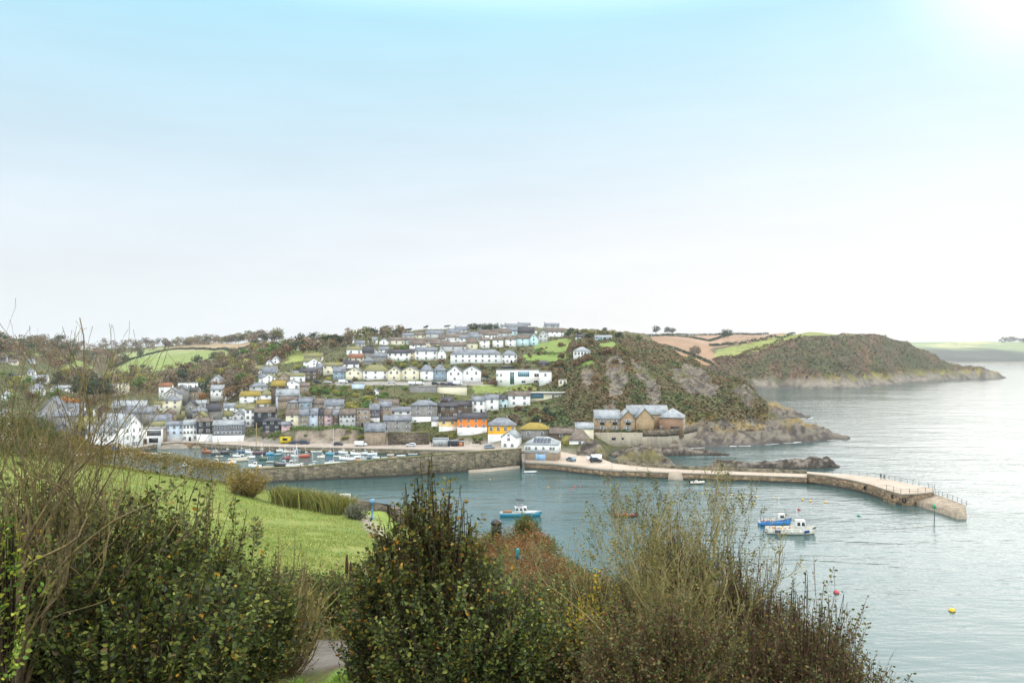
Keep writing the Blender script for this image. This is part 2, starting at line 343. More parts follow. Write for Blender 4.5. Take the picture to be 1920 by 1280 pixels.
NEAR = {
 -2600: [(-30,41),(2,38.3),(30,36),(70,33),(90,31),(130,10),(150,-3)],
 -500: [(-30,41),(2,38.3),(6,37.6),(10,36.5),(20,34.6),(40,33),(75,32.2),(90,30),(130,10),(150,-3)],
 0: [(-30,41),(2,38.3),(6,37.4),(10,36),(20,34),(40,32.4),(72,31.7),(84,30.5),(95,27),(135,5),(150,-3)],
 200: [(-30,41),(2,38.3),(6,37.2),(10,35.7),(20,33.6),(50,30.9),(82,28.4),(90,27.5),(100,24),(135,3),(150,-3)],
 400: [(-30,41),(2,38.3),(6,37),(10,35.3),(20,32.9),(45,29.7),(85,26.2),(92,25.2),(105,20),(130,2),(145,-3)],
 560: [(-30,41),(2,38.3),(6,36.9),(10,35.1),(15,34.2),(18,33.6),(35,30.5),(60,27.2),(80,25),(90,23.8),(100,20),(125,2),(140,-3)],
 640: [(-30,41),(2,38.3),(6,36.9),(10,35.1),(14,34.5),(18,33.5),(35,30.2),(62,26.6),(80,24.4),(88,23.2),(98,19),(122,1),(136,-3)],
 720: [(-30,41),(2,38.3),(6,36.9),(10,35.1),(14,34.3),(18,33.2),(35,29.6),(62,26),(80,24),(86,22.6),(94,18),(115,1),(130,-3)],
 820: [(-30,41),(2,38.3),(6,36.9),(10,35.1),(18,33.0),(35,29.2),(55,27),(70,25),(76,21),(95,2),(110,-3)],
 1000: [(-30,41),(2,38.3),(6,37),(10,35.3),(20,33),(35,30.7),(46,29.3),(52,27),(66,8),(80,-3)],
 1140: [(-30,41),(2,38.3),(6,37),(10,35.4),(20,33),(32,30.3),(40,27.5),(54,6),(66,-3)],
 1300: [(-30,41),(2,38.3),(6,36.8),(10,35),(18,31.5),(26,27),(40,8),(54,-3)],
 1500: [(-30,41),(2,38.2),(6,36.4),(10,34),(15,29.5),(24,20),(36,3),(46,-3)],
 1750: [(-30,41),(2,38),(5,35.6),(8,32),(14,24),(24,8),(34,-3)],
 2600: [(-30,40),(2,36),(5,31),(10,20),(18,3),(26,-3)],
 5000: [(-30,36),(2,28),(5,15),(10,4),(14,-3)],
}
def make_eval(prof_, Yg):
    ks = sorted(prof_); Z = np.stack([np.interp(Yg, [a for a, _ in prof_[k]], [b for _, b in prof_[k]]) for k in ks])
    ks = np.array(ks, float)
    def ev(px, Y):
        px = np.clip(np.asarray(px, float), ks[0], ks[-1]-1e-6); Y = np.asarray(Y, float)
        i = np.clip(np.searchsorted(ks, px, 'right')-1, 0, len(ks)-2)
        t = (px-ks[i])/(ks[i+1]-ks[i]); t = t*t*(3-2*t)*.5+t*.5
        yi = np.clip(np.interp(Y, Yg, np.arange(len(Yg))), 0, len(Yg)-1.0001); j = yi.astype(int); u = yi-j
        a = Z[i, j]*(1-u)+Z[i, j+1]*u; b = Z[i+1, j]*(1-u)+Z[i+1, j+1]*u
        return a*(1-t)+b*t
    return ev
def ss(a, b, x): t = np.clip((x-a)/(b-a), 0, 1); return t*t*(3-2*t)
YT = np.concatenate([np.arange(245, 560, 1.6), np.geomspace(560, 1750, 170)])
YH = np.geomspace(560, 1750, 260); YF = np.geomspace(2450, 4500, 90)
YN = np.concatenate([[-30, -15, -6], np.arange(-2, 30, .4), np.arange(30, 152, 1.2)])
_t, _h_, _f, _n = make_eval(TOWN, YT), make_eval(HEAD, YH), make_eval(FAR, YF), make_eval(NEAR, YN)
def town_z(X, Y):
    X = np.asarray(X, float); Y = np.asarray(Y, float); px = CX+F*X/Y
    z = _t(px, Y)
    cl = ss(1030, 1100, px)*ss(4, 14, z)+ss(1250, 1330, px)*ss(.2, 3, z)*(1-ss(4, 14, z))   # crags right of the village
    r = fbm(X/26, Y/26, 5, 3, True)-.55
    gully = fbm(X/11+z*.05, Y/40, 4, 9, True)-.5
    z = z+cl*(r*6.5+gully*5)*ss(.2, 6, z)+(fbm(X/9, Y/9, 3, 5)-.5)*.8*ss(3, 8, z)+ss(1260, 1300, px)*(fbm(X/6, Y/6, 5, 8, True)-.5)*4.2*ss(-.8, .8, z)
    return z+ss(900, 1100, Y)*(fbm(X/60, Y/60, 3, 6)-.5)*4
def head_z(X, Y):
    X = np.asarray(X, float); Y = np.asarray(Y, float); px = CX+F*X/Y
    z = _h_(px, Y); st = ss(1, 6, z)*(1-ss(52, 66, z))*ss(1330, 1400, px)
    return z+st*((fbm(X/50, Y/110, 4, 21, True)-.55)*22+(fbm(X/16, Y/16, 4, 22, True)-.5)*5)+ss(-.5, .5, z)*(1-ss(6, 14, z))*(fbm(X/9, Y/9, 4, 23, True)-.4)*6
def far_z(X, Y):
    X = np.asarray(X, float); Y = np.asarray(Y, float); px = CX+F*X/Y
    z = _f(px, Y); return z+ss(1, 6, z)*(fbm(X/120, Y/200, 4, 31)-.5)*16
def near_z(X, Y):
    X = np.asarray(X, float); Y = np.asarray(Y, float); px = CX+F*X/np.maximum(Y, 1.5)
    z = _n(px, Y); return z+ss(5, 20, Y)*(fbm(X/5, Y/5, 3, 41)-.5)*.5+ss(15, 60, Y)*(fbm(X/14, Y/14, 2, 42)-.5)*.6
def hit(px, py, zf=None, Y0=250, Y1=1700):
    """where the line of sight (px, py) meets the ground"""
    zf = zf or town_z
    Ys = np.linspace(Y0, Y1, 3000) if Y1 < 600 else np.geomspace(max(Y0, 1), Y1, 4000)
    d = (HC-(py-HY)/F*Ys)-zf((px-CX)/F*Ys, Ys); k = np.argmax(d <= 0)
    if d[k] > 0: k = int(np.argmin(d))
    Y = float(Ys[k]); return ((px-CX)/F*Y, Y, float(HC-(py-HY)/F*Y))

def sheet(name, pxs, Ys, zf, colf, m, minY=None):
    PX, YY = np.meshgrid(pxs, Ys); XX = (PX-CX)/F*(np.maximum(YY, minY) if minY else YY); ZZ = zf(XX, YY)
    nr, nc = XX.shape; V = np.stack([XX.ravel(), YY.ravel(), ZZ.ravel()], 1)
    i = np.arange(nr*nc).reshape(nr, nc)
    q = np.stack([i[:-1, :-1], i[:-1, 1:], i[1:, 1:], i[1:, :-1]], -1).reshape(-1, 4)
    gy, gx = np.gradient(ZZ); dx = np.gradient(XX, axis=1); dy = np.gradient(YY, axis=0)
    slope = np.hypot(gx/np.maximum(dx, 1e-3), gy/np.maximum(dy, 1e-3))
    c = colf(PX, HY+(HC-ZZ)*F/np.maximum(YY, 1), XX, YY, ZZ, slope)
    me = mesh_np(name, V, q, m, smooth=True, col=c.reshape(-1, 3))
    o = link(name, me); o['kind'] = 'structure'; return o
def mixc(c, rgb, w): return c*(1-w[..., None])+np.array(rgb)*w[..., None]
def inpoly(px, py, poly):
    r = np.zeros(np.shape(px), bool); n = len(poly)
    for i in range(n):
        x0, y0 = poly[i]; x1, y1 = poly[(i+1) % n]
        c = ((y0 > py) != (y1 > py)) & (px < (x1-x0)*(py-y0)/((y1-y0) if y1 != y0 else 1e-9)+x0); r ^= c
    return r
GRASS_F, BROWN_F, PALE_F = lin('#7c8b4a'), lin('#94795c'), lin('#858e5c')
SCRUB, SCRUB_R, OLIVE, ROCK, ROCKD, LICH, DARKG = lin('#5b5838'), lin('#6e523c'), lin('#5f6338'), lin('#736b5e'), lin('#4a4440'), lin('#a08640'), lin('#3d4a2a')
# fields as areas of ground (corner directions, turned into ground by depth)
TFIELDS = [
 ([(195,672),(300,655),(420,657),(440,664),(330,690),(250,702),(205,700)], GRASS_F),
 ([(180,672),(300,650),(420,652),(300,668)], PALE_F),
 ([(300,656),(330,648),(440,640),(520,640),(505,645),(420,657)], lin('#9a866a')),
 ([(420,657),(520,643),(560,640),(560,648),(430,662)], GRASS_F),
 ([(455,672),(480,662),(560,655),(600,660),(580,675),(470,690)], lin('#87904c')),
 ([(980,665),(1062,663),(1062,676),(990,680)], lin('#6f863c')),
 ([(1000,645),(1060,634),(1075,640),(1062,662),(1005,658)], lin('#73863f')),
 ([(1120,645),(1150,640),(1162,650),(1135,652)], lin('#748742')),
 ([(1075,680),(1110,674),(1115,682),(1078,690)], lin('#6c803c')),
 ([(885,720),(1000,722),(1010,733),(890,738)], lin('#7a8646')),
 ([(130,700),(200,706),(300,702),(335,692),(440,667),(520,657),(545,674),(500,694),(465,715),(440,750),(400,760),(370,740),(345,724),(300,744),(240,740),(205,750),(140,747),(100,712)], lin('#55482f')), ([(-80,648),(60,638),(110,643),(180,658),(250,672),(205,699),(170,692),(110,692),(60,674),(-80,692)], lin('#55482f')),
 ([(30,655),(75,650),(100,660),(70,668)], PALE_F), ([(95,668),(150,676),(180,690),(130,694)], GRASS_F),
]
CRAG = [[(1138,672),(1165,666),(1175,700),(1168,742),(1150,748),(1136,705)], [(1184,668),(1214,688),(1236,732),(1242,766),(1222,760),(1203,722),(1186,700)], [(1256,690),(1290,680),(1326,700),(1350,724),(1332,748),(1290,738),(1264,712)], [(1090,700),(1108,694),(1112,722),(1098,735)], [(1352,722),(1398,720),(1416,745),(1405,770),(1385,740)], [(1128,760),(1150,752),(1158,790),(1135,795)]]
def crag(PX, PY, X, Y, Z):
    qx = PX+22*(fbm(X/7, Y/7+Z/5, 3, 63)-.5); qy = PY+26*(fbm(X/6, Z/4, 3, 64)-.5); w = np.zeros(np.shape(PX), bool)
    for q in CRAG: w |= inpoly(qx, qy, q)
    return w
def town_col(PX, PY, X, Y, Z, sl):
    n = fbm(X/14, Y/14, 4, 51); n2 = fbm(X/5, Y/5, 3, 52)
    c = np.zeros(PX.shape+(3,)); c[:] = np.array(OLIVE)*.8
    c = mixc(c, np.array(SCRUB)*.85, ss(.4, .6, n)); c = mixc(c, DARKG, ss(.5, .7, n2)*.6)
    cl = ss(1040, 1110, PX)
    c = mixc(c, SCRUB_R, cl*ss(.52, .66, fbm(X/20, Y/20, 3, 53))*.6)
    rockw = crag(PX, PY, X, Y, Z)*ss(.3, .42, n2)
    rock = np.zeros(c.shape); rock[:] = ROCK; rock = mixc(rock, ROCKD, ss(.42, .6, fbm(X/1.6+Z*.25, Y/2.2+Z/2, 4, 55))*1.0)
    c = c*(1-rockw[..., None])+rock*rockw[..., None]
    sh = ss(1240, 1290, PX); up = sh*(1-ss(7, 13, Z+(n2-.5)*6))     # shore rocks: dark foot, grey, ochre lichen on top
    c = c*(1-up[..., None])+rock*up[..., None]
    c = mixc(c, LICH, sh*ss(4, 7, Z)*(1-ss(10, 15, Z))*ss(.48, .62, n2)*.45)
    c = mixc(c, ROCKD, ss(1130, 1160, PX)*(1-ss(.6, 1.8, Z))*.8)
    for poly, rgb in TFIELDS:
        w = inpoly(PX, PY, poly).astype(float)
        if w.any(): c = mixc(c, np.array(rgb)*1.0, w*(.8+.2*n2))
    qw = (1-ss(3.0, 4.5, Z))*(1-ss(1000, 1140, PX)); c = mixc(c, lin('#8b8478'), qw)   # yards and lanes of the low town
    cf = ss(520, 545, PX)*(1-ss(830, 900, PX))*ss(.5, 1.0, sl)*(1-ss(8, 10, Z)); c = mixc(c, lin('#8c7f70'), cf); c = mixc(c, lin('#5f564a'), cf*ss(.45, .6, fbm(X/2.5, Y/1.2+Z/1.5, 4, 56))); c = mixc(c, lin('#56602f'), cf*ss(.58, .66, fbm(X/5, Z/4, 3, 58)))   # rock face along the quay road
    rd = (1-ss(2.5, 4.5, abs(PY-718.5)))*ss(610, 640, PX)*(1-ss(900, 930, PX))*(Y < 460); c = mixc(c, lin('#8e8a84'), rd)
    return c*(.85+.3*n[..., None])
def head_col(PX, PY, X, Y, Z, sl):
    n = fbm(X/40, Y/40, 4, 61); n2 = fbm(X/12, Y/12, 4, 62)
    c = np.zeros(PX.shape+(3,)); c[:] = lin('#575338'); c = mixc(c, lin('#6b5640'), ss(.45, .6, n)); c = mixc(c, lin('#4c5430'), ss(.52, .68, n2)*.8)
    up = 1-ss(5, 14, Z+(n2-.5)*14); rock = np.zeros(c.shape); rock[:] = lin('#7f776a'); rock = mixc(rock, ROCKD, ss(.5, .65, n2)*.8)
    c = c*(1-up[..., None])+rock*up[..., None]; c = mixc(c, lin('#8d8448'), ss(6, 9, Z)*(1-ss(12, 18, Z))*ss(1480, 1600, PX)*ss(.4, .6, n2)*.8)
    c = mixc(c, ROCKD, (1-ss(.5, 2, Z))*.7)
    for poly, rgb in [
        ([(1200,632),(1290,628),(1372,628),(1372,640),(1330,655),(1345,668),(1330,684),(1290,672),(1240,655)], lin('#96785e')),
        ([(1200,618),(1500,618),(1440,636),(1400,645),(1345,651),(1300,640),(1240,630)], lin('#9a7f68')),
        ([(1250,655),(1310,672),(1335,682),(1300,690),(1250,670)], lin('#947452')),
        ([(1338,668),(1345,655),(1420,640),(1480,624),(1500,615),(1585,615),(1570,628),(1500,630),(1460,642),(1430,655),(1350,674)], lin('#828a4a')),
        ([(1560,624),(1625,622),(1620,629),(1575,630)], lin('#8a8b5c'))]:
        w = inpoly(PX, PY, poly).astype(float)*(Z > 18)
        if w.any(): c = mixc(c, rgb, w*(.82+.18*n2))
    return c*(.85+.3*n[..., None])
def far_col(PX, PY, X, Y, Z, sl):
    n = fbm(X/150, Y/260, 3, 71); cell = _h(np.floor(X/170+n*2).astype(np.int64), np.floor(Y/190+n).astype(np.int64), 3)
    c = np.zeros(PX.shape+(3,)); c[:] = lin('#7d8a60'); c = mixc(c, lin('#b0a878'), ss(.6, .7, cell)); c = mixc(c, lin('#5c6a48'), ss(.82, .9, cell))
    c = mixc(c, lin('#454a40'), 1-ss(34, 56, Z+(n-.5)*30)); c = mixc(c, lin('#8a8478'), 1-ss(3, 8, Z)); return c
def near_col(PX, PY, X, Y, Z, sl):
    n = fbm(X/3, Y/3, 4, 81); n2 = fbm(X/.9, Y/.9, 3, 82); n3 = fbm(X/9, Y/9, 3, 83)
    c = np.zeros(PX.shape+(3,)); c[:] = lin('#55502f'); c = mixc(c, lin('#4a3a26'), ss(.45, .6, n)); c = mixc(c, lin('#4f5c28'), ss(.5, .65, n2)*.6)
    edge = 28+6*(n3-.5)
    xp = np.interp(Y, [30, 34, 45, 55, 62, 70, 80, 86], [-1.6, -2.5, -5.1, -8.3, -10.6, -12.9, -15.8, -19.5])
    fld = ss(edge-2, edge+2, Y)*(1-ss(88, 92, Y))*(1-ss(-1.2, -.3, X-np.minimum(xp, np.interp(Y, [28, 40, 50], [-5.2, -7.0, -6.0]))))     # the sloping lawn
    g = np.zeros(c.shape); g[:] = lin('#727d3a'); g = mixc(g, lin('#7e7f46'), ss(.5, .7, n)*.6); g = mixc(g, lin('#5c7434'), ss(.5, .66, n2)*.5)
    c = c*(1-fld[..., None])+g*fld[..., None]
    # gravel track in the foreground, footpath beside the lawn
    tr = (1-ss(1.0, 1.5, abs(Y-15.9-(X+4.2)*.1+.5*(n-.5))/1.5))*ss(-6.6, -5.6, X)*(1-ss(-2.5, -1.7, X)); c = mixc(c, lin('#6e6962'), tr)
    c = mixc(c, lin('#6b8a3c'), (1-ss(1.1, 1.6, abs(Y-12.4)))*ss(-3.2, -2.9, X)*(1-ss(-1.9, -1.5, X)))
    pt = (1-ss(.55, .85, abs(X-xp)))*ss(30, 34, Y)*(1-ss(83, 86, Y)); c = mixc(c, lin('#8d8578'), pt)
    c = mixc(c, lin('#78893f'), ss(.4, .8, X-xp)*(1-ss(5.0, 6.5, X-xp))*ss(50, 56, Y)*(1-ss(80, 84, Y)))
    return c*(.8+.4*n[..., None])
GM = vmat('hillside_scrub', fine=.7, var=.45, bump=.8, dist=.6)
sheet('hill_terrain', np.arange(-700, 1700, 4.0), YT, town_z, town_col, GM)
sheet('headland_terrain', np.arange(1080, 1962, 3.0), YH, head_z, head_col, vmat('headland_scrub', fine=.22, var=.42, bump=.9, dist=2.0))
sheet('far_coast_terrain', np.arange(1560, 2600, 8.0), YF, far_z, far_col, vmat('far_farmland', fine=.05, var=.3, bump=.3, dist=3.0))
def ncol_px(): return np.concatenate([np.arange(-2600, -500, 70), np.arange(-500, 2000, 12), np.arange(2000, 5001, 100)])
sheet('near_hill_terrain', ncol_px(), YN, near_z, near_col, vmat('hill_turf', fine=7.0, var=.35, bump=.5, dist=.06), minY=1.5)

# ------------------------------------------------------------------ sea
m, nt, b = nodes('sea_water'); L = nt.links.new
b.inputs['Base Color'].default_value = (.036, .08, .078, 1); b.inputs['Roughness'].default_value = .09; b.inputs['IOR'].default_value = 1.33; b.inputs['Specular IOR Level'].default_value = .5
pos = N(nt, 'ShaderNodeNewGeometry').outputs['Position']
mp = N(nt, 'ShaderNodeMapping'); mp.inputs['Rotation'].default_value = (0, 0, rad(-14)); mp.inputs['Scale'].default_value = (.35, 1.0, 1); L(pos, mp.inputs['Vector'])
w1 = N(nt, 'ShaderNodeTexNoise', Scale=.55, Detail=4.0, Roughness=.55); L(mp.outputs['Vector'], w1.inputs['Vector'])
w2 = N(nt, 'ShaderNodeTexNoise', Scale=.09, Detail=3.0, Roughness=.5); L(mp.outputs['Vector'], w2.inputs['Vector'])
am = N(nt, 'ShaderNodeMapRange'); am.inputs['From Min'].default_value = .35; am.inputs['From Max'].default_value = .65; am.inputs['To Min'].default_value = .35; am.inputs['To Max'].default_value = 1.0
w3 = N(nt, 'ShaderNodeTexNoise', Scale=.018, Detail=3.0); L(mp.outputs['Vector'], w3.inputs['Vector']); L(w3.outputs['Fac'], am.inputs['Value'])
s1 = N(nt, 'ShaderNodeMath', operation='MULTIPLY'); L(w1.outputs['Fac'], s1.inputs[0]); L(am.outputs[0], s1.inputs[1])
s2 = N(nt, 'ShaderNodeMath', operation='MULTIPLY_ADD'); L(w2.outputs['Fac'], s2.inputs[0]); s2.inputs[1].default_value = 2.0; L(s1.outputs[0], s2.inputs[2])
bp = N(nt, 'ShaderNodeBump', Strength=.7, Distance=.4); L(s2.outputs[0], bp.inputs['Height']); L(bp.outputs['Normal'], b.inputs['Normal'])
o = link('sea_water', mesh_np('sea_water', [(-5000,-300,0),(5000,-300,0),(5000,6200,0),(-5000,6200,0)], [[0,1,2,3]], m)); o['kind'] = 'structure'
# ------------------------------------------------------------------ harbour walls, quays, piers, rocks
M = {}
M['masonry'] = mat('harbour_masonry', '#807560', .9, .5, .5, .6, 1.6, hue='#5d5a48', streak=.35, block=.35)
M['masonry_warm'] = mat('pier_masonry', '#8a755a', .9, .5, .7, .6, 1.8, hue='#66584a', streak=.35, block=.4)
M['weed'] = mat('weed_band', '#2f2c22', .7, .4, .8, .3, 3)
M['deck'] = mat('pier_concrete', '#b3a595', .85, .18, .25, .2, 3, hue='#a0917f')
M['road'] = mat('quay_road', '#a89c90', .9, .15, .2, 0, 3, hue='#8f867c')
M['iron'] = mat('dark_iron', '#2a2c30', .6, .2, 2)
M['stonewall'] = mat('rubble_wall', '#7d7060', .95, .5, .6, .5, 2.2, hue='#5d5546', block=.35)
M['concrete'] = mat('pale_concrete', '#a69b88', .9, .2, .3, .2, 2, hue='#8f8574', streak=.3)
M['moss'] = mat('mossy_wall_top', '#6f7040', .95, .4, .6, .3, 2, hue='#857a5c')

def wall_run(mb, pts, width, z0, z1s, m=0, flip=1):
    """a wall along pts (x,y): outer face on the line, thickness to the far side"""
    P_ = [Vector((a, b, 0)) for a, b in pts]; n = len(P_); inn = []
    for i in range(n):
        d = (P_[min(i+1, n-1)]-P_[max(i-1, 0)]).normalized(); inn.append(P_[i]+Vector((-d.y, d.x, 0))*width*flip)
    vs = []
    for i in range(n):
        z1 = z1s[i] if isinstance(z1s, (list, tuple)) else z1s
        vs += [(P_[i].x, P_[i].y, z0), (P_[i].x, P_[i].y, z1), (inn[i].x, inn[i].y, z1), (inn[i].x, inn[i].y, z0)]
    ps = []
    for i in range(n-1):
        a = 4*i; b_ = a+4
        for k in range(4): k2 = (k+1) % 4; ps.append((a+k, a+k2, b_+k2, b_+k))
    ps += [(0, 3, 2, 1), (4*n-4, 4*n-3, 4*n-2, 4*n-1)]
    mb.add(vs, ps, m); return mb
def xy(px, py, z=0): return onz(px, py, z)[:2]
def railing(parent, pts, h=1.15, step=2.6):
    """iron railing: rails as one mesh, each post a sub-part"""
    r = MB(); pts = [Vector(q) for q in pts]
    for a, b_ in zip(pts[:-1], pts[1:]):
        for hh in (.55, h-.03): r.tube(a+Vector((0, 0, hh)), b_+Vector((0, 0, hh)), .03, n=4)
    ro = r.build('railing', M['iron'], parent); pm = MB().tube((0, 0, 0), (0, 0, h), .055, .05, 6).lathe([(.07, h), (.085, h+.05), (.03, h+.12)], 6).me('railing_post', M['iron'])
    for a, b_ in zip(pts[:-1], pts[1:]):
        n = max(1, round((b_-a).length/step))
        for i in range(n): link('post', pm, ro, a.lerp(b_, i/n))
    link('post', pm, ro, pts[-1]); return ro

# inner pier: the high masonry wall across the picture
WI = [(455,907,4.4),(500,905,4.35),(560,902,4.4),(610,899,4.7),(660,897.5,5.2),(720,894.5,5.7),(800,890,6.15),(860,885.5,6.4),(920,881,6.5),(968,877.5,6.5),(978,875.5,6.4)]
pt = [xy(a, b_) for a, b_, c in WI]; tops = [c for a, b_, c in WI]
t = empty('stone_pier', (pt[5][0], pt[5][1], 0)); tag(t, 'long high mossy stone harbour wall between inner basin and outer harbour', 'pier')
ox, oy = pt[5]; rel = [(a-ox, b_-oy) for a, b_ in pt]
wall_run(MB(), rel, 1.3, -3, tops).build('wall', M['masonry'], t)
wall_run(MB(), [(a, b_-.06) for a, b_ in rel], .1, -3, .55).build('weed_band', M['weed'], t)
inn = [(a+.25, b_+1.3) for a, b_ in rel]
wall_run(MB(), inn, 5.0, -3, 2.5).build('deck', M['deck'], t)
wall_run(MB(), [(a, b_-.08) for a, b_ in rel], 1.5, 0, 0) if 0 else None
cap = MB(); wall_run(cap, [(a-.02, b_-.08) for a, b_ in rel], 1.46, 0, 0)
for i, v in enumerate(cap.V): cap.V[i] = (v[0], v[1], tops[i//4]+(.18 if i % 4 in (1, 2) else .0))
cap.build('coping', M['moss'], t)
# pale ledge at the foot near its right end
led = [xy(880, 886), xy(920, 883), xy(975, 877.5)]; wall_run(MB(), [(a-ox, b_-oy-.5) for a, b_ in led], .7, -3, .9).build('ledge', M['deck'], t)

# quay under the white harbour house and the outer pier
QF = [(985,864),(1015,865.5),(1048,868),(1088,873.5),(1148,880),(1200,882),(1250,884.6),(1330,887.5),(1400,890),(1480,893),(1513,894.5)]
QZ = [2.7,2.7,2.65,2.55,2.4,2.3,2.2,2.1,2.0,2.0,2.0]
QB = [(985,838),(1030,841),(1075,843),(1110,853),(1150,868),(1200,874),(1250,878),(1330,881.5),(1400,884),(1480,886.8),(1513,888)]
f_ = [xy(a, b_, z) for (a, b_), z in zip(QF, QZ)]; bk = [xy(a, b_, z) for (a, b_), z in zip(QB, QZ)]
t = empty('outer_pier', (f_[4][0], f_[4][1], 0)); tag(t, 'long low stone pier with concrete deck curving out into the bay', 'pier'); ox, oy = f_[4]
V = []; 
for (a, b_), (c, d), z in zip(f_, bk, QZ): V += [(a-ox, b_-oy, z), (c-ox, d-oy, z)]
mesh_ = mesh_np('deck', V, [(2*i, 2*i+2, 2*i+3, 2*i+1) for i in range(len(f_)-1)], M['deck']); link('deck', mesh_, t)
fr = [(a-ox, b_-oy) for a, b_ in f_]; wall_run(MB(), fr, .5, -3, [z-.004 for z in QZ]).build('wall', M['masonry_warm'], t)
wall_run(MB(), [(a, b_-.05) for a, b_ in fr], .1, -3, .5).build('weed_band', M['weed'], t)
wall_run(MB(), [(a, b_-.03) for a, b_ in fr], .55, 1.7, [z+.12 for z in QZ]).build('kerb', M['deck'], t)
bb = [(a-ox, b_-oy) for a, b_ in bk]
wall_run(MB(), bb[4:], 1.0, -3, [z+1.0 for z in QZ[4:]]).build('parapet', M['masonry'], t)
# rendered buttress beside the slip
a_, b_ = xy(1255, 885, 2.2); c_, d_ = xy(1278, 886, 2.2)
MB().add([(a_-ox, b_-oy-.1, 2.35), (c_-ox, d_-oy-.1, 2.35), (c_-ox+.6, d_-oy-2.2, -2), (a_-ox-1.2, b_-oy-2.2, -2), (a_-ox, b_-oy+1, 2.35), (c_-ox, d_-oy+1, 2.35)], [(0, 3, 2, 1), (0, 1, 5, 4), (0, 4, 3), (1, 2, 5), (2, 3, 4, 5)]).build('buttress', M['deck'], t)
# wide seaward head of the pier
HF = [(1513,887.5,3),(1555,892,3),(1597,899.5,3),(1630,907.5,3),(1663,918.5,3),(1690,926,3),(1722,925,3),(1750,922,3)]
HB = [(1513,883.5,3),(1560,887,3),(1610,890.8,3),(1655,896,3),(1700,905.5,3),(1722,910,3),(1740,913.5,3),(1751,916,3)]
hf = [xy(*q) for q in HF]; hb = [xy(*q) for q in HB]
MBd = mesh_np('deck', [q for (a, b_), (c, d) in zip(hf, hb) for q in ((a-ox, b_-oy, 3), (c-ox, d-oy, 3))], [(2*i, 2*i+2, 2*i+3, 2*i+1) for i in range(len(hf)-1)], M['deck']); link('deck', MBd, t)
hr = [(a-ox, b_-oy) for a, b_ in hf]
body = MB(); body.prism([(a-ox, b_-oy) for a, b_ in hf]+[(c-ox, d-oy) for c, d in hb][::-1], -3, 2.996); body.build('wall', M['masonry_warm'], t)
wall_run(MB(), [(a, b_-.05) for a, b_ in hr[:6]], .1, -3, .5).build('weed_band', M['weed'], t)
wall_run(MB(), [(a+.0, b_-.03) for a, b_ in hr], .5, 2.7, 3.14).build('kerb', M['deck'], t)
railing(t, [(c-ox, d-oy-.3, 3) for c, d in hb]); railing(t, [(a-ox, b_-oy+.25, 3.1) for a, b_ in hf[4:]])
# low ledge round the foot of the head, sloping breakwater tail
LG = [xy(*q) for q in [(1655,930,1.1),(1672,936,1.1),(1700,938.5,1.1),(1730,936,1.1),(1752,930,1.1),(1740,922,1.1),(1690,925,1.1)]]
MB().prism([(a-ox, b_-oy) for a, b_ in LG], -3, 1.1).build('ledge', M['masonry_warm'], t)
TF = [(1718,938,1.3),(1745,946,1.3),(1775,956,1.3),(1796,962.5,1.3),(1812,962,1.3)]; TB = [(1752,925,2.2),(1766,930,2.1),(1785,937,2.0),(1802,943.5,1.9),(1811,947,1.9)]
tf = [onz(*q) for q in TF]; tb = [onz(*q) for q in TB]; V = []
for a, b_ in zip(tf, tb): V += [(a[0]-ox, a[1]-oy-.7, -3), (a[0]-ox, a[1]-oy, a[2]), (b_[0]-ox, b_[1]-oy, b_[2]), (b_[0]-ox, b_[1]-oy+.5, -3)]
ps = [(4*i+k, 4*i+k+1, 4*i+k+5, 4*i+k+4) for i in range(4) for k in range(3)]+[(0, 3, 2, 1), (16, 17, 18, 19)]
link('breakwater', mesh_np('breakwater', V, ps, mat('pale_breakwater', '#a89a86', .9, .4, .6, .5, 2.5, hue='#7d6f60')), t)
railing(t, [(b_[0]-ox, b_[1]-oy-.35, b_[2]) for b_ in tb], step=2.2)
# ochre ladder bay and tyre fenders on the wall
a = xy(1632, 908, 3); MB().add([(a[0]-ox-.5, a[1]-oy-.12, 3.1), (a[0]-ox+1.1, a[1]-oy-.35, 3.1), (a[0]-ox+2.2, a[1]-oy-2.0, .2), (a[0]-ox+.9, a[1]-oy-1.8, .2), (a[0]-ox+.3, a[1]-oy+.5, 3.1), (a[0]-ox+2.2, a[1]-oy+.6, .2)], [(0, 3, 2, 1), (0, 1, 4), (1, 2, 5, 4), (0, 4, 5, 3), (2, 3, 5)]).build('ladder_bay', mat('ochre_lichen', '#a8833e', .9, .4, 2), t)
tyre = MB()
for i in range(10):
    a0 = 2*math.pi*i/10; a1 = 2*math.pi*(i+1)/10; tyre.tube((.42*math.cos(a0), 0, .42*math.sin(a0)), (.42*math.cos(a1), 0, .42*math.sin(a1)), .18, n=6)
tme = tyre.me('tyre_fender', mat('tyre_rubber', '#15140f', .8, .3, 3))
for q in [(1611,910,1.7),(1621,913,1.7),(1650,921,1.8),(1667,927,1.6)]:
    a = onz(*q); i = min(range(len(hf)-1), key=lambda k: abs(hf[k][0]+hf[k+1][0]-2*a[0])); u = (a[0]-hf[i][0])/(hf[i+1][0]-hf[i][0]); link('tyre_fender', tme, t, (a[0]-ox, hf[i][1]+u*(hf[i+1][1]-hf[i][1])-oy-.3, a[2]))

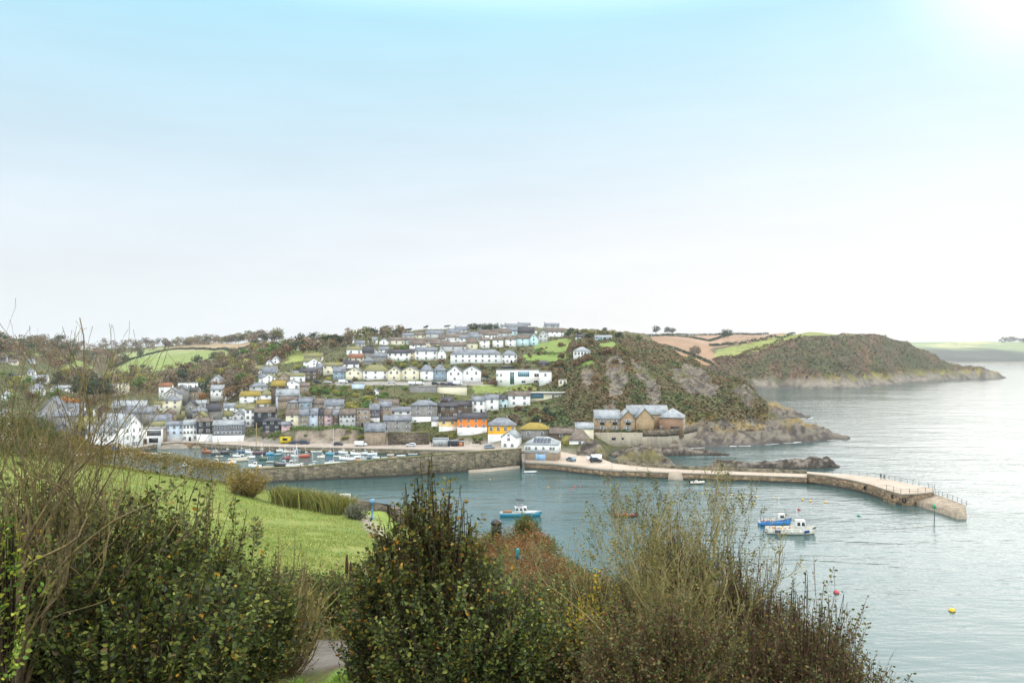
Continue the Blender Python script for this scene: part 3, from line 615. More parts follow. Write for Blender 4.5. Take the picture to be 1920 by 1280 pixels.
# inner quay with the harbour road
QI = [(120,858,2),(200,846.5,2),(232,842.6,2),(262,837.5,2),(300,831,2),(330,828.5,2),(370,829.5,2),(430,833,2),(480,836,2),(560,837.6,2),(620,838.4,2),(700,840,2.2),(780,841,2.4),(850,842,2.6),(930,843,2.7),(985,844,2.7)]
q = [onz(*a) for a in QI]; t = empty('harbour_quay', (q[8][0], q[8][1], 0)); tag(t, 'low stone quay and road running round the inner basin', 'quay'); ox, oy = q[8][:2]
V = []
for a in q: V += [(a[0]-ox, a[1]-oy, a[2]), (a[0]-ox, a[1]-oy+30, a[2])]
link('road', mesh_np('road', V, [(2*i, 2*i+2, 2*i+3, 2*i+1) for i in range(len(q)-1)], M['road']), t)
wall_run(MB(), [(a[0]-ox, a[1]-oy) for a in q], .6, -3, [a[2]-.004 for a in q]).build('wall', M['masonry'], t)
wall_run(MB(), [(a[0]-ox, a[1]-oy-.05) for a in q], .1, -3, .35).build('weed_band', M['weed'], t)
wall_run(MB(), [(a[0]-ox, a[1]-oy-.03) for a in q], .5, 1.7, [a[2]+.1 for a in q]).build('kerb', M['deck'], t)
# slipway in the corner of the basin
a, b_, c, d = onz(331, 828.2, 2.0), onz(368, 829.2, 2.0), onz(352, 838.6, .1), onz(336, 836, .1)
MB().add([(*xy(331,828.2,2), 2.05), (*xy(366,829.2,2), 2.05), (c[0]+1, c[1]-3, -1.2), (d[0], d[1]-3, -1.2), (*xy(331,828.2,2), -3), (*xy(366,829.2,2), -3)], [(0,3,2,1),(0,4,3),(1,2,5),(2,3,4,5),(0,1,5,4)]).build('slipway', M['masonry_warm'])
tag(bpy.data.objects['slipway'], 'brown stone slipway sloping into the corner of the basin', 'slipway')

# rocks: mounds with broken ridges
def rock(name, label, spine, res=.7, seed=0, amp=1.0, cols=None, group=None, parent=None):
    """spine: (x, y, top z, half width) along a ridge"""
    sp = np.array(spine, float); x0, x1 = sp[:, 0].min()-sp[:, 3].max()-1, sp[:, 0].max()+sp[:, 3].max()+1
    y0, y1 = sp[:, 1].min()-sp[:, 3].max()-1, sp[:, 1].max()+sp[:, 3].max()+1
    xs = np.arange(x0, x1, res); ys = np.arange(y0, y1, res); X, Y = np.meshgrid(xs, ys); Z = np.full(X.shape, -3.0)
    for i in range(len(sp)-1):
        for u in np.linspace(0, 1, 14):
            q = sp[i]*(1-u)+sp[i+1]*u; d = np.hypot(X-q[0], Y-q[1])/q[3]
            Z = np.maximum(Z, np.where(d < 1, (1-d**2.2)*(q[2]+1.2)-1.2, -3))
    n = fbm(X/3.2, Y/3.2+X*.1, 5, seed, True); n2 = fbm(X/1.3, Y/1.3, 3, seed+5)
    Z = Z+(n-.6)*amp*ss(-1.5, 1.5, Z)*2.4+(n2-.5)*.6*amp; Z = np.maximum(Z, -2.2)
    c = np.zeros(Z.shape+(3,)); c[:] = lin('#746b60'); c = mixc(c, lin('#3b342e'), ss(.38, .6, fbm(X/2, Y/2+Z, 4, seed+2)))
    if cols: c = mixc(c, cols, ss(.35, .6, fbm(X/4, Y/4, 3, seed+3))*ss(np.percentile(Z, 55), sp[:, 2].max(), Z))
    c = mixc(c, lin('#352f28'), 1-ss(.3, 1.1, Z))
    i = np.arange(Z.size).reshape(Z.shape); qd = np.stack([i[:-1, :-1], i[:-1, 1:], i[1:, 1:], i[1:, :-1]], -1).reshape(-1, 4)
    keep = (Z.ravel()[qd] > -2.0).any(1); cx, cy = sp[:, 0].mean(), sp[:, 1].mean()
    V = np.stack([X.ravel()-cx, Y.ravel()-cy, Z.ravel()], 1); used = np.unique(qd[keep]); mp_ = np.full(len(V), -1); mp_[used] = np.arange(len(used))
    o = link(name, mesh_np(name, V[used], mp_[qd[keep]], vmat('wet_rock', fine=1.6, var=.5, bump=.9, dist=.25), smooth=False, col=c.reshape(-1, 3)[used]), None, (cx, cy, 0))
    tag(o, label, 'rock', group); return o
def spn(*a): return [(*onz(px, py)[:2], top, hw) for px, py, top, hw in a]
rock('rock_reef', 'long low dark reef just beyond the outer pier', spn((1328,878,1.2,2.6),(1350,877,2.5,3.4),(1372,877,2.3,3),(1400,878,1.9,3),(1430,877,2.1,3.2),(1470,877,2.4,3.6),(1500,876,2.9,3.8),(1530,875,3.5,4),(1552,874,3.0,3.4),(1567,875,1.0,2.2)), .55, 1)
rock('rock_stack', 'big lichen-topped boulder beside the pier root', spn((1163,877,2.6,4),(1183,873,5.4,6),(1203,872,7.2,7),(1225,873,5.2,7),(1248,877,2.6,5)), .6, 2, 1.2, lin('#6e663c'))
rock('rock_outcrop', 'rounded rock outcrop under the brown-roofed cottage', spn((1092,866,4,4),(1104,862,7.5,6),(1118,862,7,5),(1130,867,3.5,4)), .6, 3, 1.0, lin('#6a6440'))
rock('rock_outcrop', 'bushy bank of rock behind the white harbour house', spn((1052,857,4,4),(1066,852,7.5,6),(1082,853,7,6)), .6, 4, .8, lin('#75703c'))
rock('rock_outcrop', 'dark rocks at the foot of the hotel terrace wall', spn((1165,854,1.6,6),(1195,852,2.2,6),(1225,851,2.4,6),(1243,849,1.8,5)), .7, 5, 1.1)
rock('rock_outcrop', 'steep dark crag below the right end of the hotel terrace', spn((1250,852,2.2,5),(1265,850,4.2,5.5),(1283,851,2.6,5),(1305,851,1.8,5),(1340,852,.8,4),(1362,853,.3,3)), .6, 6, 1.2)
rock('rock_skerry', 'thin dark skerry off the middle headland', [(*onz(1452,789)[:2], .8, 4), (*onz(1475,789)[:2], 1.2, 4), (*onz(1500,789)[:2], .7, 3)], 1.0, 7)

# broken foam where the swell meets the rocks
rg0 = np.random.default_rng(3); Ps = []
for zf, pr, Yr, n, sz in ((town_z, (1245, 1600), (330, 392), 60000, .9), (town_z, (1420, 1525), (462, 500), 15000, .9), (head_z, (1395, 1900), (868, 1240), 90000, 2.2)):
    px = rg0.uniform(*pr, n); Y = rg0.uniform(*Yr, n); X = (px-CX)/F*Y; z = zf(X, Y); k = (np.abs(z+.15) < .28) & (fbm(X/6, Y/6, 3, 12) > .52); Ps.append((np.column_stack([X[k], Y[k], np.full(k.sum(), .035)]), sz))
V = []
for P_, sz in Ps:
    a = rg0.uniform(0, 6.28, len(P_)); r = sz*rg0.uniform(.3, 1.2, len(P_))
    for i in range(5): V.append(None)
    V = [v for v in V if v is not None]; V.append(np.stack([P_+np.column_stack([np.cos(a+i*1.257)*r*rg0.uniform(.5, 1, len(P_)), np.sin(a+i*1.257)*r*.5*rg0.uniform(.5, 1, len(P_)), np.arange(len(P_))*2e-6]) for i in range(5)], 1).reshape(-1, 3))
V = np.concatenate(V); o = link('sea_foam', mesh_np('sea_foam', V, np.arange(len(V)).reshape(-1, 5), mat('foam_white', '#d5dad8', .9, .15, 1))); o['kind'] = 'stuff'; o['label'] = 'broken white foam along the foot of the rocks'; o['category'] = 'foam'
# ------------------------------------------------------------------ houses
FR = {'Z': (280,590,2.341), 'A': (0,600,4.266), 'B': (280,600,4.266), 'C': (560,600,4.266), 'D': (840,590,4.266), 'E': (1080,600,4.266), 'L': (0,650,6.4), 'M': (120,750,7.385)}
WALL = {'W': ('white_render','#eceae5','white'), 'C': ('cream_render','#ddd3b6','cream'), 'B': ('pale_blue_render','#c0ccd6','pale blue'), 'P': ('pink_render','#c4a3a4','pink'),
 'K': ('dark_slate_hanging','#3a3c42','dark slate-hung'), 'N': ('grey_stone','#918e88','grey stone'), 'T': ('tan_stone','#a08e78','tan stone'), 'Y': ('yellow_render','#dca528','yellow'),
 'O': ('orange_render','#d97f36','orange'), 'A': ('aqua_render','#bfd8d8','aqua'), 'D': ('dark_stone','#645648','dark stone'), 'G': ('grey_slate_hanging','#6f7178','grey slate-hung'),
 'V': ('purple_slate_hanging','#6d6672','purple-grey slate-hung'), 'S': ('steel_blue_boards','#8fa4b0','blue'), 'F': ('pale_yellow_render','#dcc080','pale yellow'), 'I': ('pale_grey_render','#b9b8b4','pale grey')}
ROOF = {'s': ('slate_roof','#868a90','grey slate','#5f646c'), 'l': ('light_slate_roof','#a2a6a8','pale slate','#7d8488'), 'm': ('mossy_roof','#7f7c44','mossy','#7a766a'), 'b': ('brown_tile_roof','#7a6e64','brown tiled','#5a5148'),
 'd': ('dark_slate_roof','#4d4c50','dark slate','#3f3e42'), 'r': ('red_tile_roof','#8f5f42','russet tiled','#7a5440'), 'y': ('ochre_lichen_roof','#98843c','ochre lichened','#8a7a36'), 'f': ('flat_roof','#8d8c8a','flat','#7c7b79')}
for k, (n, c, _) in WALL.items(): MATS['w'+k] = mat(n, c, .85, .10 if k in 'WCBYOAFIP' else .4, .5, 0, 1.5 if k in 'WCBYOAFIP' else 2.5, streak=.05 if k in 'WCBYOAFIP' else .2)
for k, (n, c, _, h) in ROOF.items(): MATS['r'+k] = mat(n, c, .8, .3, .45, .25, 2.2, hue=h)
WHITE = mat('white_paint', '#dedddc', .5, .06, 2); GLASS = mat('window_glass', '#1b2126', .08, .3, .3, spec=.6, hue='#3a4249')
DOORB = mat('door_paint_blue', '#2c5a8a', .5, .1, 2); DOORD = mat('door_paint_dark', '#2e2a2a', .5, .1, 2); DOORW = mat('door_paint_cream', '#c9a25a', .5, .1, 2)
BARGE = mat('painted_timber', '#c9c5ba', .6, .1, 2); POT = mat('clay_pot', '#9a6a4a', .8, .2, 4)
_fr = MB()
for q in ((-.5,-.38,0,1), (.38,.5,0,1), (-.38,.38,0,.09), (-.38,.38,.91,1), (-.38,.38,.46,.54), (-.03,.03,.09,.46), (-.03,.03,.54,.91)): _fr.box(q[0], q[1], -.05, 0, q[2], q[3])
WIN = _fr.me('window', WHITE); PANE = MB().box(-.38, .38, -.018, -.001, .09, .91).me('pane', GLASS)
_fd = MB()
for q in ((-.5,-.44,0,1), (.44,.5,0,1), (-.44,.44,.94,1)): _fd.box(q[0], q[1], -.06, 0, q[2], q[3])
DOORS = {}
for k, mm in (('b', DOORB), ('d', DOORD), ('c', DOORW)):
    d = MB()
    for q in ((-.5,-.44,0,1), (.44,.5,0,1), (-.44,.44,.94,1)): d.box(q[0], q[1], -.06, 0, q[2], q[3], 0)
    d.box(-.44, .44, -.03, -.001, 0, .94, 1); DOORS[k] = d.me('door', [WHITE, mm])
CHIM = MB().box(-.45, .45, -.3, .3, -1.2, 1.0).box(-.5, .5, -.35, .35, 1.0, 1.12).me('chimney', MATS['wN'])
CPOT = MB().lathe([(.13, 0), (.11, .45), (.14, .5)], 8).me('chimney_pot', POT)

def window(par, x, z, w, h, y=0, rz=0):
    f_ = link('window', WIN, par, (x, y, z), rz, (w, 1.6, h)); link('pane', PANE, f_); return f_
def door(par, x, z, w, h, k='d', y=0, rz=0): return link('door', DOORS[k], par, (x, y, z), rz, (w, 1.4, h))

def roof_mesh(kind, w, d, h, rise, ov=.42, t=.16):
    mb = MB(); x0, x1, y0, y1 = -w/2-ov*.6, w/2+ov*.6, -ov, d+ov
    if kind == 'S':
        k = rise/(d/2); zf = h-k*ov; zr = h+rise
        mb.slab((x0, y0, zf+t), (x1, y0, zf+t), (x1, d/2, zr+t), (x0, d/2, zr+t), t); mb.slab((x0, d/2, zr+t), (x1, d/2, zr+t), (x1, y1, zf+t), (x0, y1, zf+t), t)
        mb.box(x0, x1, d/2-.12, d/2+.12, zr+t-.06, zr+t+.07)
    elif kind == 'G':
        k = rise/(w/2); x0, x1, y0, y1 = -w/2-ov, w/2+ov, -ov*.7, d+ov*.6; ze = h-k*ov; zr = h+rise
        mb.slab((x0, y1, ze+t), (x0, y0, ze+t), (0, y0, zr+t), (0, y1, zr+t), t); mb.slab((0, y1, zr+t), (0, y0, zr+t), (x1, y0, ze+t), (x1, y1, ze+t), t)
        mb.box(-.12, .12, y0, y1, zr+t-.06, zr+t+.07)
    elif kind == 'H':
        r = min(w, d)*.5*.85
        if w >= d: rg = [(x0+r+ov, d/2), (x1-r-ov, d/2)]
        else: rg = [(0, y0+r+ov), (0, y1-r-ov)]
        a = [(x0, y0, h), (x1, y0, h), (x1, y1, h), (x0, y1, h), (*rg[0], h+rise+.1), (*rg[1], h+rise+.1)]
        up = [(q[0], q[1], q[2]+.14) for q in a[:4]]; v = a[:4]+up+a[4:]
        ps = [(0,3,2,1), (0,1,5,4), (1,2,6,5), (2,3,7,6), (3,0,4,7)]
        ps += [(4,5,9,8), (5,6,9), (6,7,8,9), (7,4,8)] if w >= d else [(4,5,8), (5,6,9,8), (6,7,9), (7,4,8,9)]
        mb.add(v, ps)
    else:
        mb.box(x0+.1, x1-.1, -.12, d+.12, h, h+.22); mb.box(x0+.5, x1-.5, .3, d-.3, h+.22, h+.3)
    return mb
def wall_mesh(kind, w, d, h, rise, down=3.0):
    mb = MB(); mb.box(-w/2, w/2, 0, d, -down, h)
    if kind == 'S': mb.add([(-w/2,0,h),(-w/2,d,h),(-w/2,d/2,h+rise),(w/2,0,h),(w/2,d,h),(w/2,d/2,h+rise)], [(0,2,1),(3,4,5),(0,3,5,2),(1,2,5,4)])
    if kind == 'G': mb.add([(-w/2,0,h),(w/2,0,h),(0,0,h+rise),(-w/2,d,h),(w/2,d,h),(0,d,h+rise)], [(0,1,2),(3,5,4),(0,2,5,3),(1,4,5,2)])
    return mb
def wins(par, w, z0, h, spec, dcol='d', y=0, margin=.11, gable=0):
    """rows of windows from the top: '3/3/2d' ; d adds a door to the ground row"""
    rows = spec.split('/'); n = len(rows); st = h/n
    for i, r in enumerate(rows):
        dr = r.endswith(('d', 'b', 'c')); k = r[-1] if dr else None; c = int(r.rstrip('dbc') or 0)
        zb = z0+h-(i+1)*st; ww = min(1.3, w*.75/max(1, c)); wh = min(1.7, st*.56); slots = c+(1 if dr else 0)
        for j in range(slots):
            x = 0 if slots == 1 else -w/2+w*margin+(w*(1-2*margin))*j/(slots-1)
            if slots == 2: x = -w*.24+w*.48*j
            if dr and j == (slots//2): door(par, x, zb+.02, min(1.05, w*.3), min(2.05, st*.78), k, y-.004)
            else: window(par, x, zb+st*.30, ww, wh, y-.004)

HOUSES = []
def house(fr, x0, x1, yt, ye, yb, kind, wl, rf, wn='', label='', d=None, yaw=None, low=None, lowf=.4, chim=1, base=None, name=None, cat='house', group=None, z0=None, Y=None, down=3.0, tint=None):
    ox, oy, s = FR[fr]; X0, X1 = ox+x0/s, ox+x1/s; yt, ye, yb = oy+yt/s, oy+ye/s, oy+yb/s; xc = (X0+X1)/2
    if Y is not None: b = at(xc, yb, Y)
    elif z0 is not None: b = onz(xc, yb, z0)
    else: b = hit(xc, yb)
    phi = math.atan((CX-xc)/F); yaw = phi*.6 if yaw is None else rad(yaw)
    sc = b[1]/F; w = (X1-X0)*sc*math.cos(phi)/max(.3, math.cos(phi-yaw))
    h = max(1.8, (yb-ye)*sc)
    if d is None: d = {'S': 6.5, 'H': min(8, max(5, w*.8)), 'G': 9, 'F': 6}[kind]
    rt = (zof(yt, b[1]+(d/2 if kind in 'SH' else 0))-b[2]-h); span = d/2 if kind == 'S' else (w/2 if kind == 'G' else min(d, w)/2)
    rise = min(max(rt, .42*span), 1.25*span) if kind != 'F' else 0
    nm = name or {'W': 'white_house', 'C': 'cream_house', 'B': 'blue_house', 'P': 'pink_house', 'K': 'slate_hung_house', 'N': 'stone_house', 'T': 'stone_house', 'Y': 'yellow_house', 'O': 'orange_house', 'A': 'aqua_house', 'D': 'stone_house', 'G': 'slate_hung_house', 'V': 'slate_hung_house', 'S': 'blue_house', 'F': 'yellow_house', 'I': 'grey_house'}[wl]
    t = empty(nm, b, yaw); HOUSES.append((b[0]-math.sin(yaw)*d/2, b[1]+math.cos(yaw)*d/2, max(w, d)*.55, h+b[2]))
    wall_mesh(kind, w, d, h, rise, down).build('wall', MATS['w'+wl], t)
    if low: MB().box(-w/2-.03, w/2+.03, -.05, d*.5, -down, h*lowf).build('ground_floor', MATS['w'+low], t)
    ro = roof_mesh(kind, w, d, h, rise).build('roof', MATS['r'+rf], t)
    if kind in 'SH':
        for k in range(chim):
            x = (-w/2+.5 if k % 2 == 0 else w/2-.5) if kind == 'S' else (w*.18 if k == 0 else -w*.2)
            c = link('chimney', CHIM, ro, (x, d/2, h+rise+.25), 0, (.8, .9, .9)); 
            if b[1] < 460: link('chimney_pot', CPOT, c, (-.2, 0, 1.1)); link('chimney_pot', CPOT, c, (.2, 0, 1.1))
    if kind == 'G' and b[1] < 620:
        k = rise/(w/2)
        for sgn in (-1, 1): MB().slab((sgn*(w/2+.3), -.26, h-k*.3+.17), (0, -.26, h+rise+.17), (0, -.26, h+rise-.1), (sgn*(w/2+.3), -.26, h-k*.3-.1), .05*sgn).build('bargeboard', BARGE, ro)
    if wn:
        wn = [wn] if isinstance(wn, str) else wn
        if kind == 'G' and rise > 1.8: window(t, 0, h+rise*.12, min(1, w*.2), min(1.1, rise*.35), -.004)
        wins(t, w, 0, h, wn[0], y=-.055 if False else 0)
        if low and False: pass
    tag(t, label, cat, group); t['_w'] = 0; del t['_w']
    return t, w, d, h, rise
def H(s):
    """one house per line: frame x0 x1 ridge eave base kind wall roof windows | label | options"""
    for ln in s.strip().splitlines():
        ln = ln.strip()
        if not ln or ln.startswith('#'): continue
        a, *r = [q.strip() for q in ln.split('|')]; f_ = a.split(); opt = eval('dict('+r[1]+')') if len(r) > 1 else {}
        house(f_[0], *[float(v) for v in f_[1:6]], f_[6], f_[7], f_[8], '' if f_[9] == '-' else f_[9], r[0], **opt)
H('''
# quay front
B 130 268 808 838 966 S B s 3/3/2b | pale blue three storey house with a blue shopfront on the quay | z0=2,low='I',lowf=.3
B 270 378 795 835 966 S W l 4/4/2d | narrow white house between the pale blue house and the black slate-hung one | z0=2
B 378 503 788 812 968 S K b 2/2/2d | black slate-hung quay house with white ground floor and two tall dormers | z0=2,low='W',lowf=.36,chim=2
B 506 752 798 838 970 S G l 6/7/4d | large grey slate-hung quayside inn with two rows of white windows | z0=2,low='W',lowf=.36,d=8,chim=0
B 765 850 700 712 850 S W m 2/2/2 | tall white three storey house with balconies behind the inn
B 838 1005 692 735 845 S K b 2/1 | dark slate-hung house just above the black hip-roofed one
B 905 1058 778 808 912 H K d 3/2/2 | black slate-hung house with white windows and hipped roof above the yellow kiosk | low='D',lowf=.2,d=6
B 1057 1124 812 835 893 S P s 1/0 | little pink cottage tucked against the black hip-roofed house | chim=0,d=4
B 660 768 722 765 805 G I s 2 | pale grey gable peeping over the inn roof
B 535 660 728 765 800 S W m 2 | low white house with mossy roof behind the inn roof | chim=0
B 592 690 664 700 745 S W l 2/1 | white house with pale slate roof in the lane above the inn
B 690 852 668 700 745 S W m 3/2 | white house with patchy mossy roof beside the three storey balcony house
B 728 885 568 605 660 S W y 2/2 | white cottage with bright yellow lichened roof at the wood's edge
B 893 982 558 597 655 H W m 1/1 | small white cottage with a brownish mossy hipped roof beside the yellow-roofed one
B 855 1005 636 668 700 S W y 3 | low cottage with ochre roof below the yellow-roofed white cottage
B 800 940 500 530 590 H I s 2/2 | pale grey house with slate hipped roof above the yellow-roofed cottage
B 975 1085 482 525 650 S D y - | tall dark stone gable house with ochre roof on the terraced slope
B 1012 1195 552 600 690 S B l 1/1 | pale bluish house with broad blank front on the terraced slope
B 1066 1215 483 508 565 G W l 2 | white gabled house with a pale roof above the blank bluish house
B 1030 1190 600 642 700 S T b 1 | brown-roofed stone house below the blank bluish house
B 1105 1198 640 660 715 H T s 2 | squat stone house with slate hip above the terrace row
B 1197 1300 622 652 715 S S s 2 | slate-blue house above the harbour terrace row
# lower town, left of the inn
B 180 365 718 792 840 S N m - | stone building with very large mossy roof behind the white quay house | z0=2.5
B 352 450 735 778 830 G T m - | stone gable with mossy roof behind the black slate-hung quay house | Y=352
B 105 190 715 748 790 G T b - | small brown-roofed gable behind the pale blue house | Y=362
B 0 128 812 840 965 S C m 2/0/0 | cream quay building with mossy roof left of the pale blue house | z0=2
B 0 170 755 805 850 S T s - | orange-brown stone building with slate roof and skylights by the quay corner | Y=352
B 345 455 690 730 800 H N s - | grey stone store with hipped slate roof above the quay corner | Y=378
B 450 575 665 722 780 S N d - | stone building with broad dark slate roof at the foot of the wood | Y=385
B 285 370 640 680 735 G N d 1 | narrow dark stone gable right of the big cream villa | Y=400
B 340 465 640 668 720 S I l 2 | long low house with pale grey roof beside the dark stone gable | Y=408,chim=0
B 105 240 600 642 715 H C s 2/2 | large cream villa with slate hipped roof at the valley mouth | Y=395
B 118 242 545 588 680 G I s 1/1 | grey gabled house standing behind the cream villa | Y=425
B 195 300 520 556 640 G N s 1 | grey stone gable behind the cream villa's right shoulder | Y=440
B 300 385 540 566 640 S T d 2 | dark-roofed stone house beyond the narrow dark gable | Y=450
B 75 180 500 530 600 S W r 2 | white house with russet tiled roof at the edge of the wood | Y=500
B 230 432 498 503 560 F W f 5 | long low white flat-roofed building in front of the wood | Y=500
B 478 595 440 492 535 G I s 1/1 | pale gabled house standing alone among the trees | Y=475
B 490 592 518 556 608 S W l 2/1 | white house below the lone pale gable among trees | Y=455
# upper left slope
B 890 1027 430 468 500 G W m 1/1 | wide white gabled house with mossy roof on the upper slope
B 840 900 362 400 445 S W m 1/1 | small white house at the left edge of the upper slope
B 900 1015 372 420 455 S W s 2 | white house with slate roof behind the wide white gable
B 750 822 335 360 390 G W s 1 | small white gabled cottage alone above the wood
B 975 1040 288 320 350 G W s 1 | white gabled cottage below the hilltop field
B 925 985 318 345 372 G W s 1 | white cottage left of the gabled cottage below the hilltop field
B 1030 1125 415 455 500 G T m 1 | brown stone gable right of the wide white gabled house
B 1127 1240 430 446 505 S W m 2 | plain white house with mossy roof right of the brown stone gable
B 1205 1335 388 410 480 S D d 3/3 | dark stone terrace house on the middle slope
''')
H('''
# harbour terrace above the rock face
B 1092 1192 713 755 858 S C b 1/1/1 | cream house with stacked balconies in the harbour terrace
C 0 75 710 755 858 S T s 2/2/2 | pinkish stone house with six windows in the harbour terrace
C 76 150 703 752 857 S B s 1/0/1 | narrow bluish-white house with tall dormer in the harbour terrace
C 151 204 703 755 852 S T d 1/1 | narrow tan house right of the bluish-white one | chim=2
C 206 274 713 755 850 S P b 1/1/1 | dusky pink terraced house near the ivy on the rock face
C 276 324 713 755 850 S D s 1/0/1 | slim dark stone house squeezed in the harbour terrace
C 326 449 708 755 860 S I b 4/3/2 | pale bay-windowed house in the harbour terrace
C 452 564 698 716 852 F T b 2/2/2d | tall tan stone house with flat parapet top
C 566 644 668 715 812 S V s 1/2/2 | purple-grey slate-hung house above the stone store | low='W',lowf=.3
C 646 738 648 690 800 S T s 2/1 | stone house with slate roof above the grey warehouse
C 738 893 693 730 758 S W s 3 | long white single storey house with slate roof
C 676 898 762 800 917 S N s 3/3/4d | grey stone warehouse with slate roof above the quay road | chim=0,d=7
C 527 692 822 885 1004 S T s - | windowless stone store with big slate roof standing on the quay road | z0=2,chim=0,d=7
C 900 1103 638 682 812 H N s 2/2/2b | hip-roofed stone house with a blue door | low='W',lowf=.3
C 1112 1268 663 690 790 S D d 2/2d | dark stone house with white windows left of the orange house
D 0 188 690 722 800 S D d 2/1 | dark stone house with low brown roof behind the orange house | chim=2
C 1062 1126 772 800 852 S W s - | white blank wall cottage at the left end of the yellow terrace | chim=0,d=5
C 1122 1268 772 802 885 S F d 2/2c | pale yellow terraced house beside the orange one | low='W',lowf=.4
D 76 312 785 826 960 S O d 4/4/3 | bright orange house with white lower storey | low='W',lowf=.46,chim=2
D 320 542 823 886 1005 H Y s 4/4d | bright yellow house with white lower storey and slate hipped roof | low='W',lowf=.42,d=8
D 425 545 930 975 1070 G W l 1/2 | small white gabled house with arched window at the end of the quay | d=7,yaw=-18,z0=2.4
D 582 812 862 918 988 H N y 2 | stone bungalow with vivid yellow lichened roof | d=8
D 815 1160 905 948 995 S D b 2 | long low brown-roofed shed behind the car park | d=7,chim=0
D 970 1140 918 1004 1055 H W b 1 | white cottage with brown pyramid roof above the rock outcrop | d=6,chim=0,Y=303
D 1020 1165 862 906 1000 S C l - | pale building with grey sheet roof beside the stone hotel | chim=0
# row below the white modernist house
D 190 294 652 686 788 S W s 2/1d | white cottage with upper balcony at the left of the bank row
D 296 404 638 672 768 S W s 1/1 | white cottage beside the aqua one on the bank
D 405 477 642 670 745 S A d 1/1d | pale aqua cottage in the row on the bank
D 480 658 612 644 732 S W b 2/2 | pinkish-white house with brown roof at the right end of the bank row
D 660 908 598 632 678 F C f 0 | low flat-roofed house with broad tinted windows at the cliff edge | d=7
# white modernist house
D 386 728 438 442 562 F W f 0 | large white flat-roofed modernist house with tall glazing | d=9,name='modernist_house'
D 730 828 452 457 558 F W f 1/0 | flat-roofed white annex with outside stair right of the modernist house | d=8
D 430 515 408 412 445 F K f - | dark timber cabin behind the modernist house roof | d=5
# villa row above the car park
C 275 374 372 410 476 S S s 2/2 | blue-boarded villa at the left of the villa row
C 376 512 376 410 476 G C s 2/1 | cream villa with broad front gable
C 516 712 357 405 476 H W m 3/3 | white villa with mossy hipped roof and yellow porch
C 712 814 370 402 482 G C s 2/1 | left half of the pale cream twin-gabled villa
C 816 962 370 402 482 G C s 2/2 | right half of the pale cream twin-gabled villa
C 970 1076 357 405 482 H W s 1/1 | white villa with blue neighbour in the villa row
C 1077 1180 357 405 482 H S s 2/2 | blue-fronted villa between white villas
C 1185 1310 366 412 492 G W s 2/1 | white gabled villa with conservatory right of the blue-fronted villa
D 116 264 408 446 536 G W s 2/1 | white gabled villa at the right end of the villa row
D -10 114 410 446 532 G W s 2/1 | white gabled villa second from the right in the villa row
# second row up
C 710 884 236 262 330 S W d 4/3 | white house with dark roof and glass bay on the second terrace
C 887 924 232 255 312 S C d 1/1 | narrow cream house beside the glass-bay house | chim=0
C 930 1108 218 246 326 S W s 3/3 | white house with tall upper windows on the second terrace
C 1112 1176 225 258 322 G W s 1 | white gable right of the tall-windowed house
D 20 428 278 316 386 H W s 7/7 | long white terrace of seven bays with slate hipped roof | d=9
D 430 552 284 320 388 H W s 3/3d | white hip-roofed house joined to the long terrace
D 1005 1140 258 290 334 H W l 5 | white pavilion-like bungalow alone on the headland | d=9,chim=0
# left group
C 196 350 338 363 432 S C m 3/2 | cream house with mossy roof left of the villa row
C 350 478 322 348 385 S W d 2 | white house with purple-grey roof above the villa row
C 400 516 273 300 332 S C r 3 | cream bungalow with orange tiled roof
C 60 186 303 340 390 G W m 1/1 | white gabled house with mossy roof left of the cream one
C 46 190 262 292 330 S C m 3 | cream house among trees at the upper left of the slope
C 512 600 298 330 352 H N s - | grey slate-roofed house right of the orange-roofed bungalow | chim=0
C 510 600 212 256 300 S N d - | dark gabled roof house above the orange-roofed bungalow
C 392 478 214 236 272 S W m 2 | white bungalow with mossy roof above the orange-roofed one
C 138 200 350 382 440 S N s 1 | small grey house at the left end of the middle road
C 0 60 186 215 246 S W s 1 | white house under trees near the hilltop field
C 205 358 632 680 715 S I s 3 | pale house with dormers behind the harbour terrace
C 0 100 615 645 705 S N s 2 | grey slate-roofed house behind the harbour terrace
C 110 205 625 665 705 S T b 1 | brown-roofed stone house behind the harbour terrace
C 608 798 632 672 700 S T b - | low russet stone outhouse in front of the green bank
C 1145 1235 612 650 672 S D d - | small dark-roofed store above the dark stone house
C 575 640 548 572 598 G W s 1 | little white summerhouse on the green bank | d=4
C 888 1104 525 532 580 F N f - | low stone garage block along the middle road | d=5
C 1106 1345 528 535 592 F C f - | low pale garage block right of the stone one | d=5
C 425 522 500 508 548 F B f - | pale blue flat-roofed garage under the villa row | d=5
D 85 150 582 588 632 F T f 0d | small stone hut beside the middle road's end | d=4
D 715 815 366 392 416 H D d 1 | dark garden shed on the cliff-top lawn | d=4,chim=0
D 885 950 508 520 566 F C f 2 | small glass-fronted cabin at the cliff edge | d=4
''')
